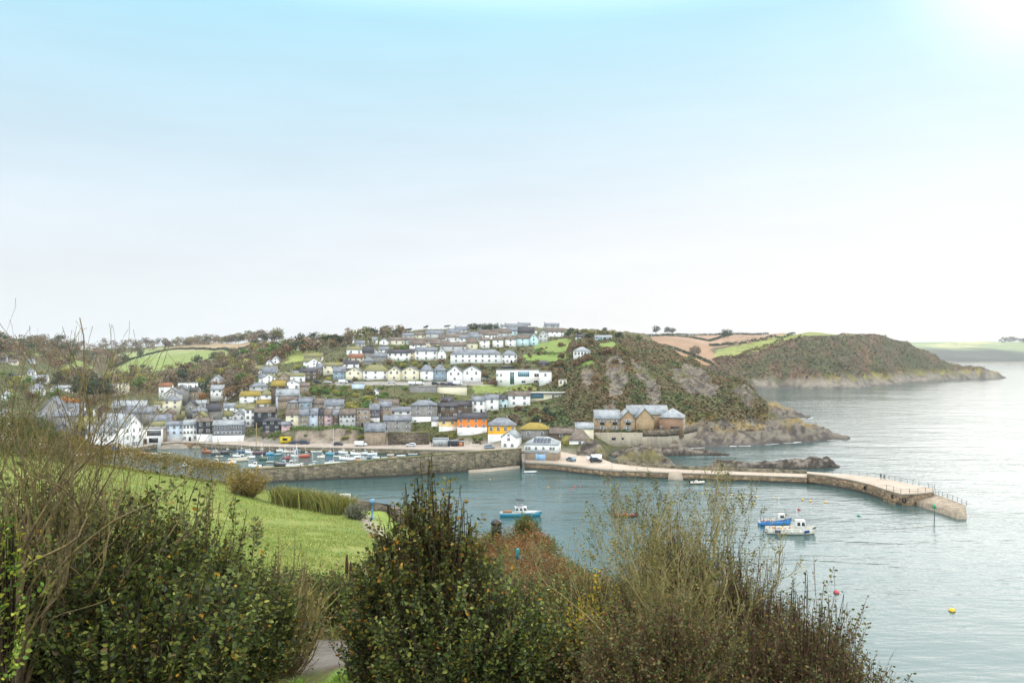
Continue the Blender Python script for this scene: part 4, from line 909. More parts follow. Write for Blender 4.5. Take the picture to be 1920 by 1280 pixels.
H('''
# top of the hill
C 720 845 138 160 198 S C b 3 | long cream house at the upper left of the hilltop
C 856 936 138 160 198 S A b 2 | aqua-white house beside the long cream one
C 886 1010 162 195 242 S W b 2/1 | white house with brown roof below the aqua-white one
C 1012 1056 168 196 230 G C b 1 | cream gable right of the brown-roofed white house
C 1058 1208 165 190 218 S C b 3 | low cream terrace with brown roof on the hilltop
C 1120 1285 120 152 180 S W b 3 | white terrace with brown roof near the skyline
C 1287 1362 118 146 176 S W s 2 | white terrace end with slate roof near the skyline
C 382 440 128 155 185 S W s 1 | small white house between bushy trees on the left skyline
C 478 522 168 180 205 G W s 1 | tiny white gable among trees left of the hilltop
C 640 720 212 236 258 S W s 2 | pale blue-white house among bushes left of the second terrace
C 1010 1110 90 112 128 S W s 2 | white house high on the skyline left part
C 1180 1290 78 98 112 S I s 2 | pale grey house on the skyline below the bent pine
D 142 230 186 206 270 S W b 1/1 | first white house of the stepped hill terrace
D 252 332 184 204 268 S W b 1/1 | second white house of the stepped hill terrace
D 356 442 180 200 262 S W b 1/1 | third white house of the stepped hill terrace
D 458 542 176 196 256 S W b 1/1 | fourth white house of the stepped hill terrace
D 546 648 165 188 250 S A b 1/1 | pale aqua house of the stepped hill terrace
D 650 722 150 185 246 G A b 1/1 | aqua end gable of the stepped hill terrace
D 725 796 122 158 222 G I s 2/2 | grey gable house with tall glazing at the terrace end
D 782 925 108 134 178 S W b 4/3 | white house with twin gables on the hilltop right
D 560 690 92 140 172 S N d - | house with wide dark roof behind the aqua gable
D 245 352 120 148 180 S W b 3 | white house with long brown roof behind the stepped terrace
D 356 470 112 142 172 S A b 3 | aqua-white house with brown roof behind the stepped terrace
D 475 556 104 130 165 S A s 2 | aqua house with steep roof behind the stepped terrace
D 165 242 138 165 195 S I s 2 | pale slate-roofed house left of the stepped terrace
D 60 160 150 176 205 S W b 2 | white brown-roofed house left of the pale slate-roofed one
D -40 56 158 182 212 S I b 2 | grey brown-roofed house at the left of the hilltop cluster
D 0 90 112 130 150 S W s 2 | white house under the skyline left of the dark pines
D 95 160 100 118 140 S I s 2 | pale house beside the dark pine clump
D 420 520 80 95 112 S W s 3 | white house on the skyline right of the dark pines
D 255 350 108 120 136 S I s 3 | low pale house just below the dark pine clump
D 560 660 66 82 98 S W s 2 | white house peeping over the dark wide roof
D 1175 1310 164 180 200 S B l 4 | pale blue bungalow on the headland skyline
D 1020 1090 158 178 196 S W d 2 | white cottage with dark roof left of the blue bungalow
D 770 890 68 84 102 S I s 3 | pale roofed house among bare trees on the right skyline
# left hillside and low town
L 20 112 530 572 645 H W l 2/2 | white house with pale hipped roof lowest on the left hillside
L 360 522 440 502 575 H W s 3/3 | white house with slate hipped roof on the left hillside
L 330 412 278 302 348 S W s 2 | white house high on the left hillside behind bare twigs
L 372 570 338 388 432 S W l 4 | long white house with pale roof on the left hillside
L 150 272 335 370 402 S W d 3 | white house with dark roof on the left hillside
L 330 402 148 174 198 S I s 2 | grey house highest on the left hillside
L 8 72 98 150 192 S I s 2 | grey house at the far left edge of the hillside
L 100 200 152 184 216 S C b 2 | cream house near the top of the left hillside
L 672 860 463 498 525 S W l 3 | low white house beside the dark firs
L 600 662 478 500 542 G W s 1 | tiny white gable left of the dark firs
L 0 52 758 790 870 G W s 1 | white gable at the left edge of the low town | Y=365
L 90 182 828 858 905 H W s 1 | white bungalow with slate hip at the left of the low town | Y=350
L 200 330 905 985 1060 S T b - | long brown-roofed building behind the bare tree | Y=300,d=9
L 290 540 900 1000 1065 S C b 5 | low shop building with pale front and brown roof | Y=306,d=9,chim=0
L 360 520 790 850 905 S N s - | slate-roofed stone shed in the low town | Y=345
L 640 1010 795 830 905 S N s - | long slate roofed store behind the slate-hung gable | Y=350,chim=0,d=9
L 485 760 610 750 860 G N s - | steep grey church-like gable in the low town | Y=385,d=14
L 640 770 735 795 850 G W s 1 | white gable left of centre in the low town | Y=372
L 785 940 725 798 850 G W s 1 | wider white gable with tiny window in the low town | Y=372
L 795 1000 678 770 830 S W s - | white house with large slate roof behind the wider white gable | Y=384
L 920 1140 840 955 1000 S N m - | grey building with big mossy roof left of the white harbour house | Y=322,chim=0,d=8
L 1115 1185 745 758 800 F W f 1 | little white flat-roofed block in the low town | Y=380,d=4
L 1180 1335 690 745 830 G D b - | brown brick gable in the low town | Y=372,d=12,yaw=30
L 1395 1545 720 800 850 G N d 1 | dark stone gable beside the orange autumn bush | Y=368
L 1355 1530 430 448 560 F C f 2/2/2 | tall pale flat-roofed house below the wood | Y=560,d=8
''')
H('''
A 410 590 818 888 968 G G s 4 | grey slate-hung gable house behind the field hedge | z0=2,d=12
A 592 672 825 866 925 G K m - | dark little gable with pale bargeboards and mossy roof beside the slate-hung gable house | Y=312
A 888 1165 642 700 742 S N l - | long slate roofed hall with ochre ridge in the low town | Y=392,d=12,chim=0
A 1000 1120 688 740 790 S N s - | blue-grey slate roofed hall in front of the ochre-ridged hall | Y=368,d=10,chim=0
A 1122 1238 690 738 790 S N s - | second blue-grey slate hall right of its twin | Y=370,d=10,chim=0
A 645 725 203 209 246 F W f 3/3 | distant white mansion on the wooded ridge | d=14,name='white_mansion'
M 1310 1404 395 403 578 F T f - | narrow brown stone building left of the cream quay building | z0=2,d=5
M 1100 1335 395 402 606 F W f - | white quayside restaurant with glazed upper floor | z0=2,d=8
M 290 862 345 442 668 S W l 4/3/5 | white lower wing of the large harbour house with pale mossy roof | z0=2,d=7,chim=0,yaw=10
''')
H('''
Z 866 940 140 152 176 S W m 2 | white bungalow with mossy roof at the right edge of the crest trees
Z 942 1000 140 158 184 G W s 1 | white gable right of the mossy-roofed crest bungalow
Z 905 945 114 126 146 S I s 1 | small grey house just above the mossy-roofed crest bungalow
Z 985 1040 168 182 206 S N s 1 | grey house left of the glass-bay house
Z 640 690 128 140 156 G W s 1 | white gable buried in the crest trees
Z 676 742 190 205 230 S W m 2 | white house with yellowish roof below the crest trees
Z 505 560 222 238 262 S W m 1 | little white house left of the wide white gabled house
Z 562 616 252 268 292 S T m 2 | small tan house with mossy roof below the wide white gabled house
Z 620 680 246 260 290 S W s 2 | white slate-roofed house left of the dark stone terrace
Z 1166 1215 105 118 140 S W b 1 | white brown-roofed house between the aqua-white and cream terraces
Z 1215 1290 68 82 102 S I s 2 | pale house high on the hill between two bent pines
Z 1300 1390 86 99 119 S W b 3 | white brown-roofed terrace under the left side of the skyline roofs
Z 1275 1390 122 136 160 S I b 3 | long pale house behind the long white terrace
Z 1560 1650 40 52 67 S W s 3 | white skyline house above the aqua gables
Z 1392 1440 108 124 152 S C b 1 | narrow cream house left end of the stepped hill terrace
Z 330 395 392 405 430 S W s 2 | white slate-roofed cottage behind the left of the inn
Z 255 330 420 436 462 S N m - | low mossy-roofed stone house behind the blue quay house
Z 395 450 345 358 382 S C m 1 | cream cottage just below the yellow-roofed white cottage
Z 480 540 262 276 300 S W s 2 | white slate-roofed house at the wood edge above the grey hipped house
Z 1110 1160 80 92 110 S W s 2 | white house between two skyline pines at the top left of the cluster
Z 1165 1212 76 88 104 S C b 2 | cream brown-roofed house just under the left skyline pines
Z 1220 1268 104 117 137 S W b 2 | white brown-roofed house above the second terrace's right gable
Z 1340 1395 53 65 80 S I s 2 | pale slate-roofed house left of the dark pine clump
Z 1400 1460 86 98 117 S W s 2 | white slate-roofed house two rows below the dark pines
Z 1462 1530 76 88 106 S W b 3 | white brown-roofed terrace below the right end of the dark pines
Z 1532 1590 66 79 97 S I b 2 | pale brown-roofed house right of the dark pines, second row
Z 1652 1702 54 67 83 S W b 2 | white brown-roofed house left of the twin-gabled hilltop house
Z 1010 1048 103 115 132 G W s 1 | white gable at the left end of the long cream hilltop house
Z 958 1000 98 110 128 S W s 2 | white slate-roofed house between crest trees left of the hilltop
Z 690 735 232 246 270 S N s 2 | grey house right of the yellowish-roofed one on the middle slope
Z 660 702 298 312 342 S T b 1 | brown-roofed tan house left of the green bank
Z 455 500 300 314 335 S W m 2 | white mossy-roofed house left of the grey hipped house
Z 330 375 330 342 368 G W s 1 | white gable beside the wood below the lone cottage
Z 180 240 385 398 425 S W s 2 | white slate-roofed house in the low town right of the cream villa
Z 20 70 378 392 420 S W m 2 | white mossy-roofed house at the left of the cream villa
''')
def find(lab): return bpy.data.objects[LABELS[lab][0]]
# glazing of the flat-roofed houses
BLUEGL = mat('blue_glass', '#5f8ea0', .08, .2, .4, spec=.6); TEALGL = mat('teal_glass', '#2f5a5c', .08, .2, .4, spec=.6)
def glaze(t, x, z, w, h, n, m=GLASS, fm=WHITE):
    f_ = MB()
    for i in range(n+1): f_.box(x-w/2+w*i/n-.04, x-w/2+w*i/n+.04, -.08, -.003, z, z+h)
    f_.box(x-w/2, x+w/2, -.07, -.003, z-.06, z+.02); f_.box(x-w/2, x+w/2, -.07, -.003, z+h-.02, z+h+.06)
    fo = f_.build('window', fm, t); MB().box(x-w/2, x+w/2, -.03, -.002, z, z+h).build('pane', m, fo)
t = find('large white flat-roofed modernist house with tall glazing')
glaze(t, -3.0, .4, 2.2, 6.6, 2, TEALGL); glaze(t, 3.2, 4.6, 6.2, 2.6, 6, BLUEGL); glaze(t, 3.2, 1.2, 2.0, 1.2, 2)
for x in (-11, -9): window(t, x, 4.8, 1.2, 1.3); window(t, x, 1.6, 1.2, 1.1)
glaze(t, 10.2, 4.6, 2.4, 1.6, 2); glaze(t, 9.8, 1.4, 2.2, 1.2, 2)
t = find('low flat-roofed house with broad tinted windows at the cliff edge'); glaze(t, -4.5, .7, 6.5, 2.2, 4, BLUEGL, mat('grey_frame', '#5f666a', .5, .1, 2)); window(t, 3.5, .8, 1.4, 1.6); window(t, 6.5, .8, 1.0, 1.4)
MB().box(-9.5, 9.3, -1.6, 0, 3.5, 3.75).build('canopy', MATS['wW'], t)
t = find('white quayside restaurant with glazed upper floor'); glaze(t, .8, 3.4, 5.4, 2.2, 7); glaze(t, 0.6, .6, 3.4, 1.8, 5, GLASS, DOORD); door(t, -2.6, .05, 1.5, 2.3, 'd', -.004)
# the tall part of the large white harbour house: gable end to the right
b = onz(233, 842, 2); t = empty('harbour_house', (b[0]-1.0, b[1]+2.0, 2), rad(-24)); w, d, h, rise = 16.5, 9.0, 8.6, 4.6
wall_mesh('S', w, d, h, rise).build('wall', MATS['wW'], t, (-w/2, 0, 0)); roof_mesh('S', w, d, h, rise).build('roof', MATS['rl'], t, (-w/2, 0, 0))
for z in (.6, 3.4, 6.2):
    for y in (1.6, 4.5, 7.4):
        if z > 1 or y < 2: window(t, 0.004, z, .95, 1.5, y, rad(90))
for i in range(4): window(t, 0.004, .5, .8, 1.8, 3.9+i*.95, rad(90))
for y in (3.4, 4.5, 5.6): window(t, .004, 9.3+(.6 if y == 4.5 else 0), .6, .9, y, rad(90))
tag(t, 'tall white harbour house with a big windowed gable facing the basin', 'house')

# white harbourside building with stone ground floor and solar panels
b = onz(985+60, 864.6, 2.6); t = empty('harbour_building', (at(1044, 864, 273)[0]-11.0, 272.5, 2.6), rad(-9)); w, d, h, rise = 11.6, 8.5, 5.6, 2.2
b0 = onz(1018, 863.5, 2.62); t.location = (b0[0]-.5, b0[1]+.3, 2.6)
wall_mesh('H', w, d, h, rise).build('wall', MATS['wT'], t); MB().box(-w/2-.12, w/2+.12, -.14, d+.14, 2.7, h-.004).build('upper_floor', MATS['wW'], t)
ro = roof_mesh('H', w, d, h, rise).build('roof', MATS['rl'], t)
k = rise/(d/2+.3); sp = MB()
for i in range(5):
    for j in range(2):
        y0 = .35+j*1.55; y1 = y0+1.45; x0 = -2.9+i*1.22; zz = lambda y: h+.14+(y+.3)*k*.95+.09; sp.slab((x0, y0, zz(y0)), (x0+1.14, y0, zz(y0)), (x0+1.14, y1, zz(y1)), (x0, y1, zz(y1)), .05)
sp.build('solar_panel', mat('solar_panel', '#2e3a4c', .2, .2, 1, spec=.6), ro)
for x in (-5.2, -4.2, -1.9, .7, 3.2, 4.2): window(t, x, 3.7, .85, 1.1, -.145)
for y in (2.2, 3.6): window(t, w/2+.125, 3.7, .8, 1.1, y, rad(90))
MB().box(-1.4, 1.4, -.09, -.002, 0, 2.2).box(-2.0, -1.4, -.1, -.002, 0, 2.35).build('door', [mat('blue_sign', '#8fb4d6', .5, .1, 2)], t)
cu = bpy.data.curves.new('lettering', 'FONT'); cu.body = 'HARBOUR AQUARIUM'; cu.size = .62; cu.extrude = .01; cu.align_x = 'CENTER'
dg = bpy.context.evaluated_depsgraph_get(); tmp = bpy.data.objects.new('lettering', cu); COL.objects.link(tmp); dg.update()
lm = bpy.data.meshes.new_from_object(tmp.evaluated_get(dg)); COL.objects.unlink(tmp); bpy.data.objects.remove(tmp); lm.materials.clear(); lm.materials.append(mat('blue_lettering', '#4a6a92', .6, .1, 2))
lo = link('sign_lettering', lm, t, (-.5, -.155, 2.95)); lo.rotation_euler = (rad(90), 0, 0)
tag(t, 'white harbourside building with stone ground floor and solar panels on its roof', 'building')

# stone hotel on the rocks: three blocks, one building
t = empty('stone_hotel', at(1170, 808, 331)); hz_ = zof(808, 331); t.location = (at(1170, 808, 331)[0], 331, hz_)
TS = mat('hotel_stone', '#a8916f', .9, .35, .6, .3, 2.4, hue='#957a5a'); BR = mat('hotel_brick', '#977860', .9, .3, .6, .2, 3)
def wing(x, y, rz, kind, w, d, h, rise, m):
    e = wall_mesh(kind, w, d, h, rise, 2.5).build('wall', m, t, (x, y, 0), rz); r = roof_mesh(kind, w, d, h, rise).build('roof', MATS['rl'], t, (x, y, 0), rz); return e, r
u = 331/F/4.266    # metres per crop pixel
X = lambda cx: (cx-384)*u
e, _ = wing(X(255), 0, 0, 'S', 205*u*1.0, 8.5, 5.3, 3.2, TS)
for cx in (208, 310):
    for z in (.3, 3.0):
        window(e, X(cx)-X(255), z, 1.5, 1.9, -.005); window(e, X(cx-36)-X(255), z+.4, .7, 1.2, -.005); window(e, X(cx+30)-X(255), z+.4, .7, 1.2, -.005)
MB().box(-.9, .9, -.7, -.01, 2.8, 2.95).box(-.9, .9, -.72, -.66, 3.0, 3.9).build('balcony', M['iron'], e, (X(208)-X(255), 0, 0)); MB().box(-.9, .9, -.7, -.01, 2.8, 2.95).box(-.9, .9, -.72, -.66, 3.0, 3.9).build('balcony', M['iron'], e, (X(310)-X(255), 0, 0))
e, _ = wing(X(415), -.6, 0, 'G', 118*u, 10, 5.3, 3.3, TS)
for z in (.3, 3.0): window(e, 0, z, 1.7, 2.0, -.005); window(e, -1.7, z+.4, .6, 1.2, -.005); window(e, 1.7, z+.4, .6, 1.2, -.005)
MB().box(-1, 1, -.7, -.01, 2.8, 2.95).box(-1, 1, -.72, -.66, 3.0, 3.9).build('balcony', M['iron'], e)
e, r = wing(X(548), -1.2, rad(-4), 'G', 142*u, 11, 5.6, 4.0, TS)
MB().slab((-2.6, 1.0, 8.33), (-2.6, .2, 8.33), (-1.4, .2, 9.35), (-1.4, 1.0, 9.35), .05).build('skylight', mat('blue_panel', '#2b3f9a', .3, .2, 2), r, (-.9, 2.0, -.3))
e, _ = wing(X(600), 7, 0, 'S', 330*u, 8, 6.6, 3.4, TS)
e, _ = wing(X(760), -.5, rad(-16), 'H', 190*u, 11, 5.6, 3.6, TS)
MB().box(-190*u/2-.02, 190*u/2-.4, -.04, -.002, -2, 5.5).build('brick_front', BR, e)
MB().box(-.2, 3.2, -.09, -.042, -.2, 2.0).build('garage_door', DOORD, e); window(e, -4.2, .8, .8, 1.4, -.045)
for y in (1.5, 4.2, 6.8, 9.4):
    for z in (.5, 3.2): window(e, 190*u/2+.005, z, .8, 1.5, y, rad(90))
tag(t, 'stone hotel with pale slate roofs and gables standing on the rocks', 'hotel')
# its terrace: pale concrete wall with three openings, stone parapet curving right
b = [at(1114, 832, 326), at(1150, 832, 325), at(1205, 831, 324.5), at(1250, 829, 325), at(1275, 824, 330), at(1292, 818, 337), at(1308, 812, 346)]
tops = [hz_-.2, hz_-.2, hz_-.2, hz_+.1, hz_+.35, hz_+.45, hz_+.5]
ox, oy = b[2][:2]; t = empty('terrace_wall', (ox, oy, 0)); rel = [(q[0]-ox, q[1]-oy) for q in b]
wall_run(MB(), rel, 3.5, -2, tops).build('wall', M['concrete'], t); wall_run(MB(), [(x_, y_-.08) for x_, y_ in rel[2:]], .6, hz_-1.5, [q+1.0 for q in tops[2:]]).build('parapet', M['stonewall'], t)
for cx in (302, 380, 430): MB().box(-.8, .8, -.12, .02, 0, 1.0).build('opening', GLASS, t, (at(1080+cx/4.266, 823, 325)[0]-ox, rel[1][1]-.06, zof(824, 325)))
tag(t, 'pale concrete terrace wall with three dark openings below the hotel', 'wall')
# ------------------------------------------------------------------ boats
def paint(c): return mat('paint_'+c.lstrip('#'), c, .35, .12, 1.2, 0, 5, spec=.5)
TIMB = mat('boat_timber', '#8a6a48', .7, .3, 3); DECKP = paint('#c9c6bc'); RUB = mat('boat_rubber', '#1d1d1f', .7, .2, 3); SPAR = mat('pale_spar', '#d5d2c8', .5, .1, 2); ROPE = mat('rope', '#6d6a5c', .9, .2, 5); METAL = mat('galvanised', '#8b9094', .45, .15, 3, metal=.6)
BOATFR = dict(FR); BOATFR['F'] = (370,790,9.6); BOATFR['G'] = (560,790,9.6); BOATFR['Q'] = (740,780,7.385); BOATFR['P'] = (0,0,1); BOATFR['X'] = (1380,900,9.6)
def hull(t, L_, B_, fb, c, inner='#b9b4a6', stripe=None, boot='#24282c', depth=.35, sheer=.45):
    n = 11; V = []; 
    for i in range(n):
        u = i/(n-1); hb = B_/2*(.82+.18*math.sin(min(1, u/.5)*math.pi/2)) if u < .55 else B_/2*max(.02, (1-((u-.55)/.45)**2.1))
        x = -L_/2+L_*u; zs = fb*(1+sheer*max(0, u-.3)**1.5*1.6); fl = .72-.3*max(0, u-.5)
        xo = x+(L_*.045*max(0, u-.8)/.2)
        V += [(x, 0, -.5), (x, -hb*fl, -.25), (x, -hb*(fl+.08), .12), (xo, -hb, zs), (xo, -hb*.86, zs), (xo, -hb*.8, zs-depth), (xo, hb*.8, zs-depth), (xo, hb*.86, zs), (xo, hb, zs), (x, hb*(fl+.08), .12), (x, hb*fl, -.25)]
    k = 11; P_ = []; Mi = []
    for i in range(n-1):
        for j in range(k):
            a = i*k+j; b_ = i*k+(j+1) % k; P_.append((a, b_, b_+k, a+k)); Mi.append(2 if j in (0, 1, 9, 10) else (1 if j in (4, 5, 6) else 0))
    P_.append(tuple(range(k))[::-1]); Mi.append(0); P_.append(tuple(range((n-1)*k, n*k))); Mi.append(0)
    h = link('hull', mesh_np('hull', V, P_, [paint(c), paint(inner), paint(boot)], Mi), t)
    if stripe:
        W_ = []; Q = []
        for i in range(n):
            for j in (3, 8):
                v = V[i*k+j]; s = -1 if j == 3 else 1; W_ += [(v[0], v[1]+s*.03, v[2]-.16), (v[0], v[1]+s*.05, v[2]-.02)]
        for i in range(n-1): a = 4*i; Q += [(a, a+1, a+5, a+4), (a+2, a+6, a+7, a+3)]
        link('rubbing_strake', mesh_np('rubbing_strake', W_, Q, paint(stripe)), t)
    return h
def cabin(t, x0, x1, w, z0, h, c, roof=None, rake=.35, win=True, front=1):
    """wheelhouse tapering upward with a raked windscreen towards the bow"""
    mb = MB(); s = .86; xa, xb = x0, x1; f0, f1 = (rake*h, 0) if front > 0 else (0, rake*h)
    top = [(xa+f1, -w/2*s), (xb-f0, -w/2*s), (xb-f0, w/2*s), (xa+f1, w/2*s)]
    mb.add([(xa,-w/2,z0),(xb,-w/2,z0),(xb,w/2,z0),(xa,w/2,z0)]+[(a, b_, z0+h) for a, b_ in top], [(0,3,2,1),(4,5,6,7),(0,1,5,4),(1,2,6,5),(2,3,7,6),(3,0,4,7)])
    cb = mb.build('cabin', paint(c), t)
    MB().prism([(a*1.0+(.12 if i in (1, 2) else -.12), b_*1.08) for i, (a, b_) in enumerate(top)], z0+h, z0+h+.07).build('cabin_roof', paint(roof or c), cb)
    if win:
        q = lambda u, v, sd: Vector((xa+(xb-xa)*u+(f1*(1-u)-f0*u)*v, sd*(w/2*(1-(1-s)*v)+.012), z0+h*v)); n = max(1, int((xb-xa)/.9))
        for sd in (-1, 1):
            for i in range(n):
                a, b_ = (i+.14)/n, (i+.86)/n; MB().slab(q(a,.52,sd), q(b_,.52,sd), q(b_,.88,sd), q(a,.88,sd), -.01*sd).build('window', GLASS, cb)
        g = lambda v, y: Vector(((xb-f0*v+.012) if front > 0 else (xa+f1*v-.012), y*w/2*(1-(1-s)*v), z0+h*v))
        MB().slab(g(.52,-.85), g(.52,.85), g(.9,.85), g(.9,-.85), .01*front).build('windscreen', GLASS, cb)
    return cb
def boat(fr, x0, x1, y, kind, c, label, c2='#e2e0da', stripe=None, dirn=1, rz=0, beam=None, group=None, inner='#b9b4a6', boot='#24282c', extra='', cat='boat', name=None, mast=None, ratio=1.0):
    ox, oy, s = BOATFR[fr]; xc = ox+(x0+x1)/2/s; b = onz(xc, oy+y/s, 0); L_ = max(2.6, (x1-x0)/s*b[1]/F*ratio)
    if kind == 'motor' and mast is None and fr in 'FG': mast = 2.6+(int(x0) % 5)*.4
    nm = name or {'open': 'dinghy', 'motor': 'motor_boat', 'fish': 'fishing_boat', 'yacht': 'sailing_yacht', 'rib': 'inflatable_boat'}[kind]
    t = empty(nm, (b[0], b[1], .02), rad(rz)+(math.pi if dirn < 0 else 0))
    if kind == 'open':
        B_ = beam or min(1.7, L_*.42); hull(t, L_, B_, .5, c, inner, stripe, boot, .28, .35)
        for u in (-.18, .15): MB().box(L_*u-.12, L_*u+.12, -B_*.42, B_*.42, .34, .38).build('thwart', TIMB, t)
        if 'o' in extra: MB().box(-L_/2-.25, -L_/2+.05, -.14, .14, .35, .85).tube((-L_/2-.12, 0, -.3), (-L_/2-.12, 0, .4), .06).build('outboard_motor', RUB, t)
    elif kind == 'motor':
        B_ = beam or min(2.8, L_*.36); f = .75+.02*L_; hull(t, L_, B_, f, c, inner, stripe, boot, .3, .4); MB().prism([(L_*.12, -B_*.42), (L_*.34, -B_*.3), (L_*.5, 0), (L_*.34, B_*.3), (L_*.12, B_*.42)], f*.7, f*1.22).build('foredeck', paint(c2), t)
        cabin(t, -L_*.12, L_*.22, B_*.72, f*.75, min(1.5, .35+L_*.17), c2, rake=.45)
        r = MB(); z = f*1.4+.55
        for yy in (-1, 1): r.tube((L_*.2, yy*B_*.38, z), (L_*.52, 0, z+.1), .03, n=4); r.tube((L_*.3, yy*B_*.32, f), (L_*.3, yy*B_*.32, z), .02, n=4)
        r.build('bow_rail', METAL, t)
        if mast: MB().tube((-.05*L_, 0, f+1), (-.05*L_, 0, mast), .05, .03).build('mast', SPAR, t)
        if 'o' in extra: MB().box(-L_/2-.4, -L_/2+.05, -.2, .2, .3, 1.0).build('outboard_motor', RUB, t)
    elif kind == 'fish':
        B_ = beam or min(4.2, L_*.36); f = .9+.03*L_; hull(t, L_, B_, f, c, inner, stripe, boot, .55, .5); wx = L_*.12 if 'A' not in extra else -L_*.28
        ch = min(2.3, .8+L_*.14); cabin(t, wx, wx+L_*.2, B_*.55, f*.6, ch, c2, rake=.12)
        mh = mast or L_*.55; mb = MB().tube((wx+L_*.02, 0, f*.6+ch), (wx+L_*.02, 0, f+mh), .06, .03).tube((wx+L_*.02, 0, f+mh*.7), (wx+L_*.02, .6, f+mh*.7), .025).tube((wx+L_*.02, 0, f+mh*.7), (wx+L_*.02, -.6, f+mh*.7), .025)
        mb.build('mast', SPAR, t)
        g = MB(); gx = -L_*.4 if 'A' not in extra else L_*.05; gh = f+1.9
        for yy in (-B_*.36, B_*.36): g.tube((gx, yy, f*.5), (gx, yy*.9, gh), .06)
        g.tube((gx, -B_*.33, gh), (gx, B_*.33, gh), .06); g.tube((gx, 0, gh), (gx-L_*.12, 0, gh+.35), .05); g.build('gantry', METAL if 'w' not in extra else SPAR, t)
        ropes = MB()
        for yy in (-1, 1): ropes.tube((wx+L_*.02, 0, f+mh*.9), (gx, yy*B_*.33, gh), .015, n=3); ropes.tube((wx+L_*.02, 0, f+mh*.9), (L_*.48, 0, f*1.4), .015, n=3)
        ropes.build('rigging', ROPE, t)
        for i, cc in enumerate(('#c8702c', '#2a4fa0', '#c9a22e', '#8a2f2a')):
            xx = gx+L_*(.08+.07*i); MB().lathe([(.05, 0), (.32, .06), (.34, .28), (.2, .5), (.05, .55)], 7).build('gear_heap', paint(cc), t, (xx, (-1)**i*B_*.16, f-.5))
        if 'R' in extra:   # tall A-frame with trawl gear
            a = MB()
            for yy in (-1, 1):
                a.tube((gx+L_*.15, yy*B_*.4, f*.6), (gx+L_*.05, 0, f+mh*1.1), .09, .06); a.tube((gx+L_*.05, 0, f+mh*1.0), (gx-L_*.12, yy*B_*.45, f*.8), .06, .05); a.tube((gx+L_*.05, 0, f+mh*.95), (L_*.35, yy*B_*.5, f+.4), .03)
            a.tube((gx-L_*.05, -B_*.55, f+1.2), (gx-L_*.05, B_*.55, f+1.2), .07); a.build('trawl_frame', SPAR, t)
        r = MB()
        for yy in (-1, 1): r.tube((L_*.3, yy*B_*.34, f*1.25+.6), (L_*.5, 0, f*1.45+.6), .03, n=4); r.tube((L_*.3, yy*B_*.34, f*1.1), (L_*.3, yy*B_*.34, f*1.25+.6), .025, n=4)
        r.build('bow_rail', METAL, t)
    elif kind == 'yacht':
        B_ = beam or L_*.32; f = .85; hull(t, L_, B_, f, c, inner, stripe, boot, .2, .3); MB().prism([(-L_*.3, -B_*.42), (L_*.25, -B_*.36), (L_*.5, 0), (L_*.25, B_*.36), (-L_*.3, B_*.42)], f*.8, f*1.04).build('deck', paint(c2), t)
        cabin(t, -L_*.18, L_*.16, B_*.55, f, .5, c2, rake=.7)
        mh = mast or L_*1.3; MB().tube((L_*.08, 0, f), (L_*.08, 0, mh), .09, .06).tube((L_*.08, -.7, mh*.55), (L_*.08, .7, mh*.55), .03).build('mast', SPAR, t)
        MB().tube((L_*.06, 0, f+1.1), (-L_*.42, 0, f+1.0), .06).build('boom', SPAR, t)
        MB().tube((L_*.03, 0, f+1.22), (-L_*.40, 0, f+1.1), .22, .14, 8).build('sail_cover', paint(extra or '#2858a0'), t)
        st = MB()
        for q in ((L_*.5, 0, f), (-L_*.48, 0, f), (L_*.06, B_*.45, f), (L_*.06, -B_*.45, f)): st.tube((L_*.08, 0, mh-.1), q, .014, n=3)
        st.build('rigging', METAL, t)
    elif kind == 'rib':
        B_ = beam or L_*.4; mb = MB(); n = 9
        for sd in (-1, 1):
            pts = [(-L_*.5, sd*B_*.4, .35), (L_*.1, sd*B_*.42, .38), (L_*.34, sd*B_*.28, .46), (L_*.5, 0, .6)]
            for a, b_ in zip(pts[:-1], pts[1:]): mb.tube(a, b_, .27, .25, 8)
        mb.build('tube_collar', paint(c), t); MB().prism([(-L_*.45, -B_*.36), (L_*.1, -B_*.38), (L_*.42, 0), (L_*.1, B_*.38), (-L_*.45, B_*.36)], -.1, .25).build('hull', paint('#6d6f70'), t)
        MB().box(-L_*.12, L_*.02, -.35, .35, .2, 1.0).build('console', paint(c2), t); MB().box(-L_*.5-.3, -L_*.5+.1, -.25, .25, .3, 1.15).build('outboard_motor', RUB, t)
        MB().box(-L_*.3, -L_*.2, -.4, .4, .2, .65).build('seat', RUB, t)
    tag(t, label, cat, group); return t, L_
def BT(s):
    for ln in s.strip().splitlines():
        a, *r = [q.strip() for q in ln.split('|')]; f_ = a.split(); boat(f_[0], *[float(v) for v in f_[1:4]], f_[4], f_[5], r[0], **(eval('dict('+r[1]+')') if len(r) > 1 else {}))
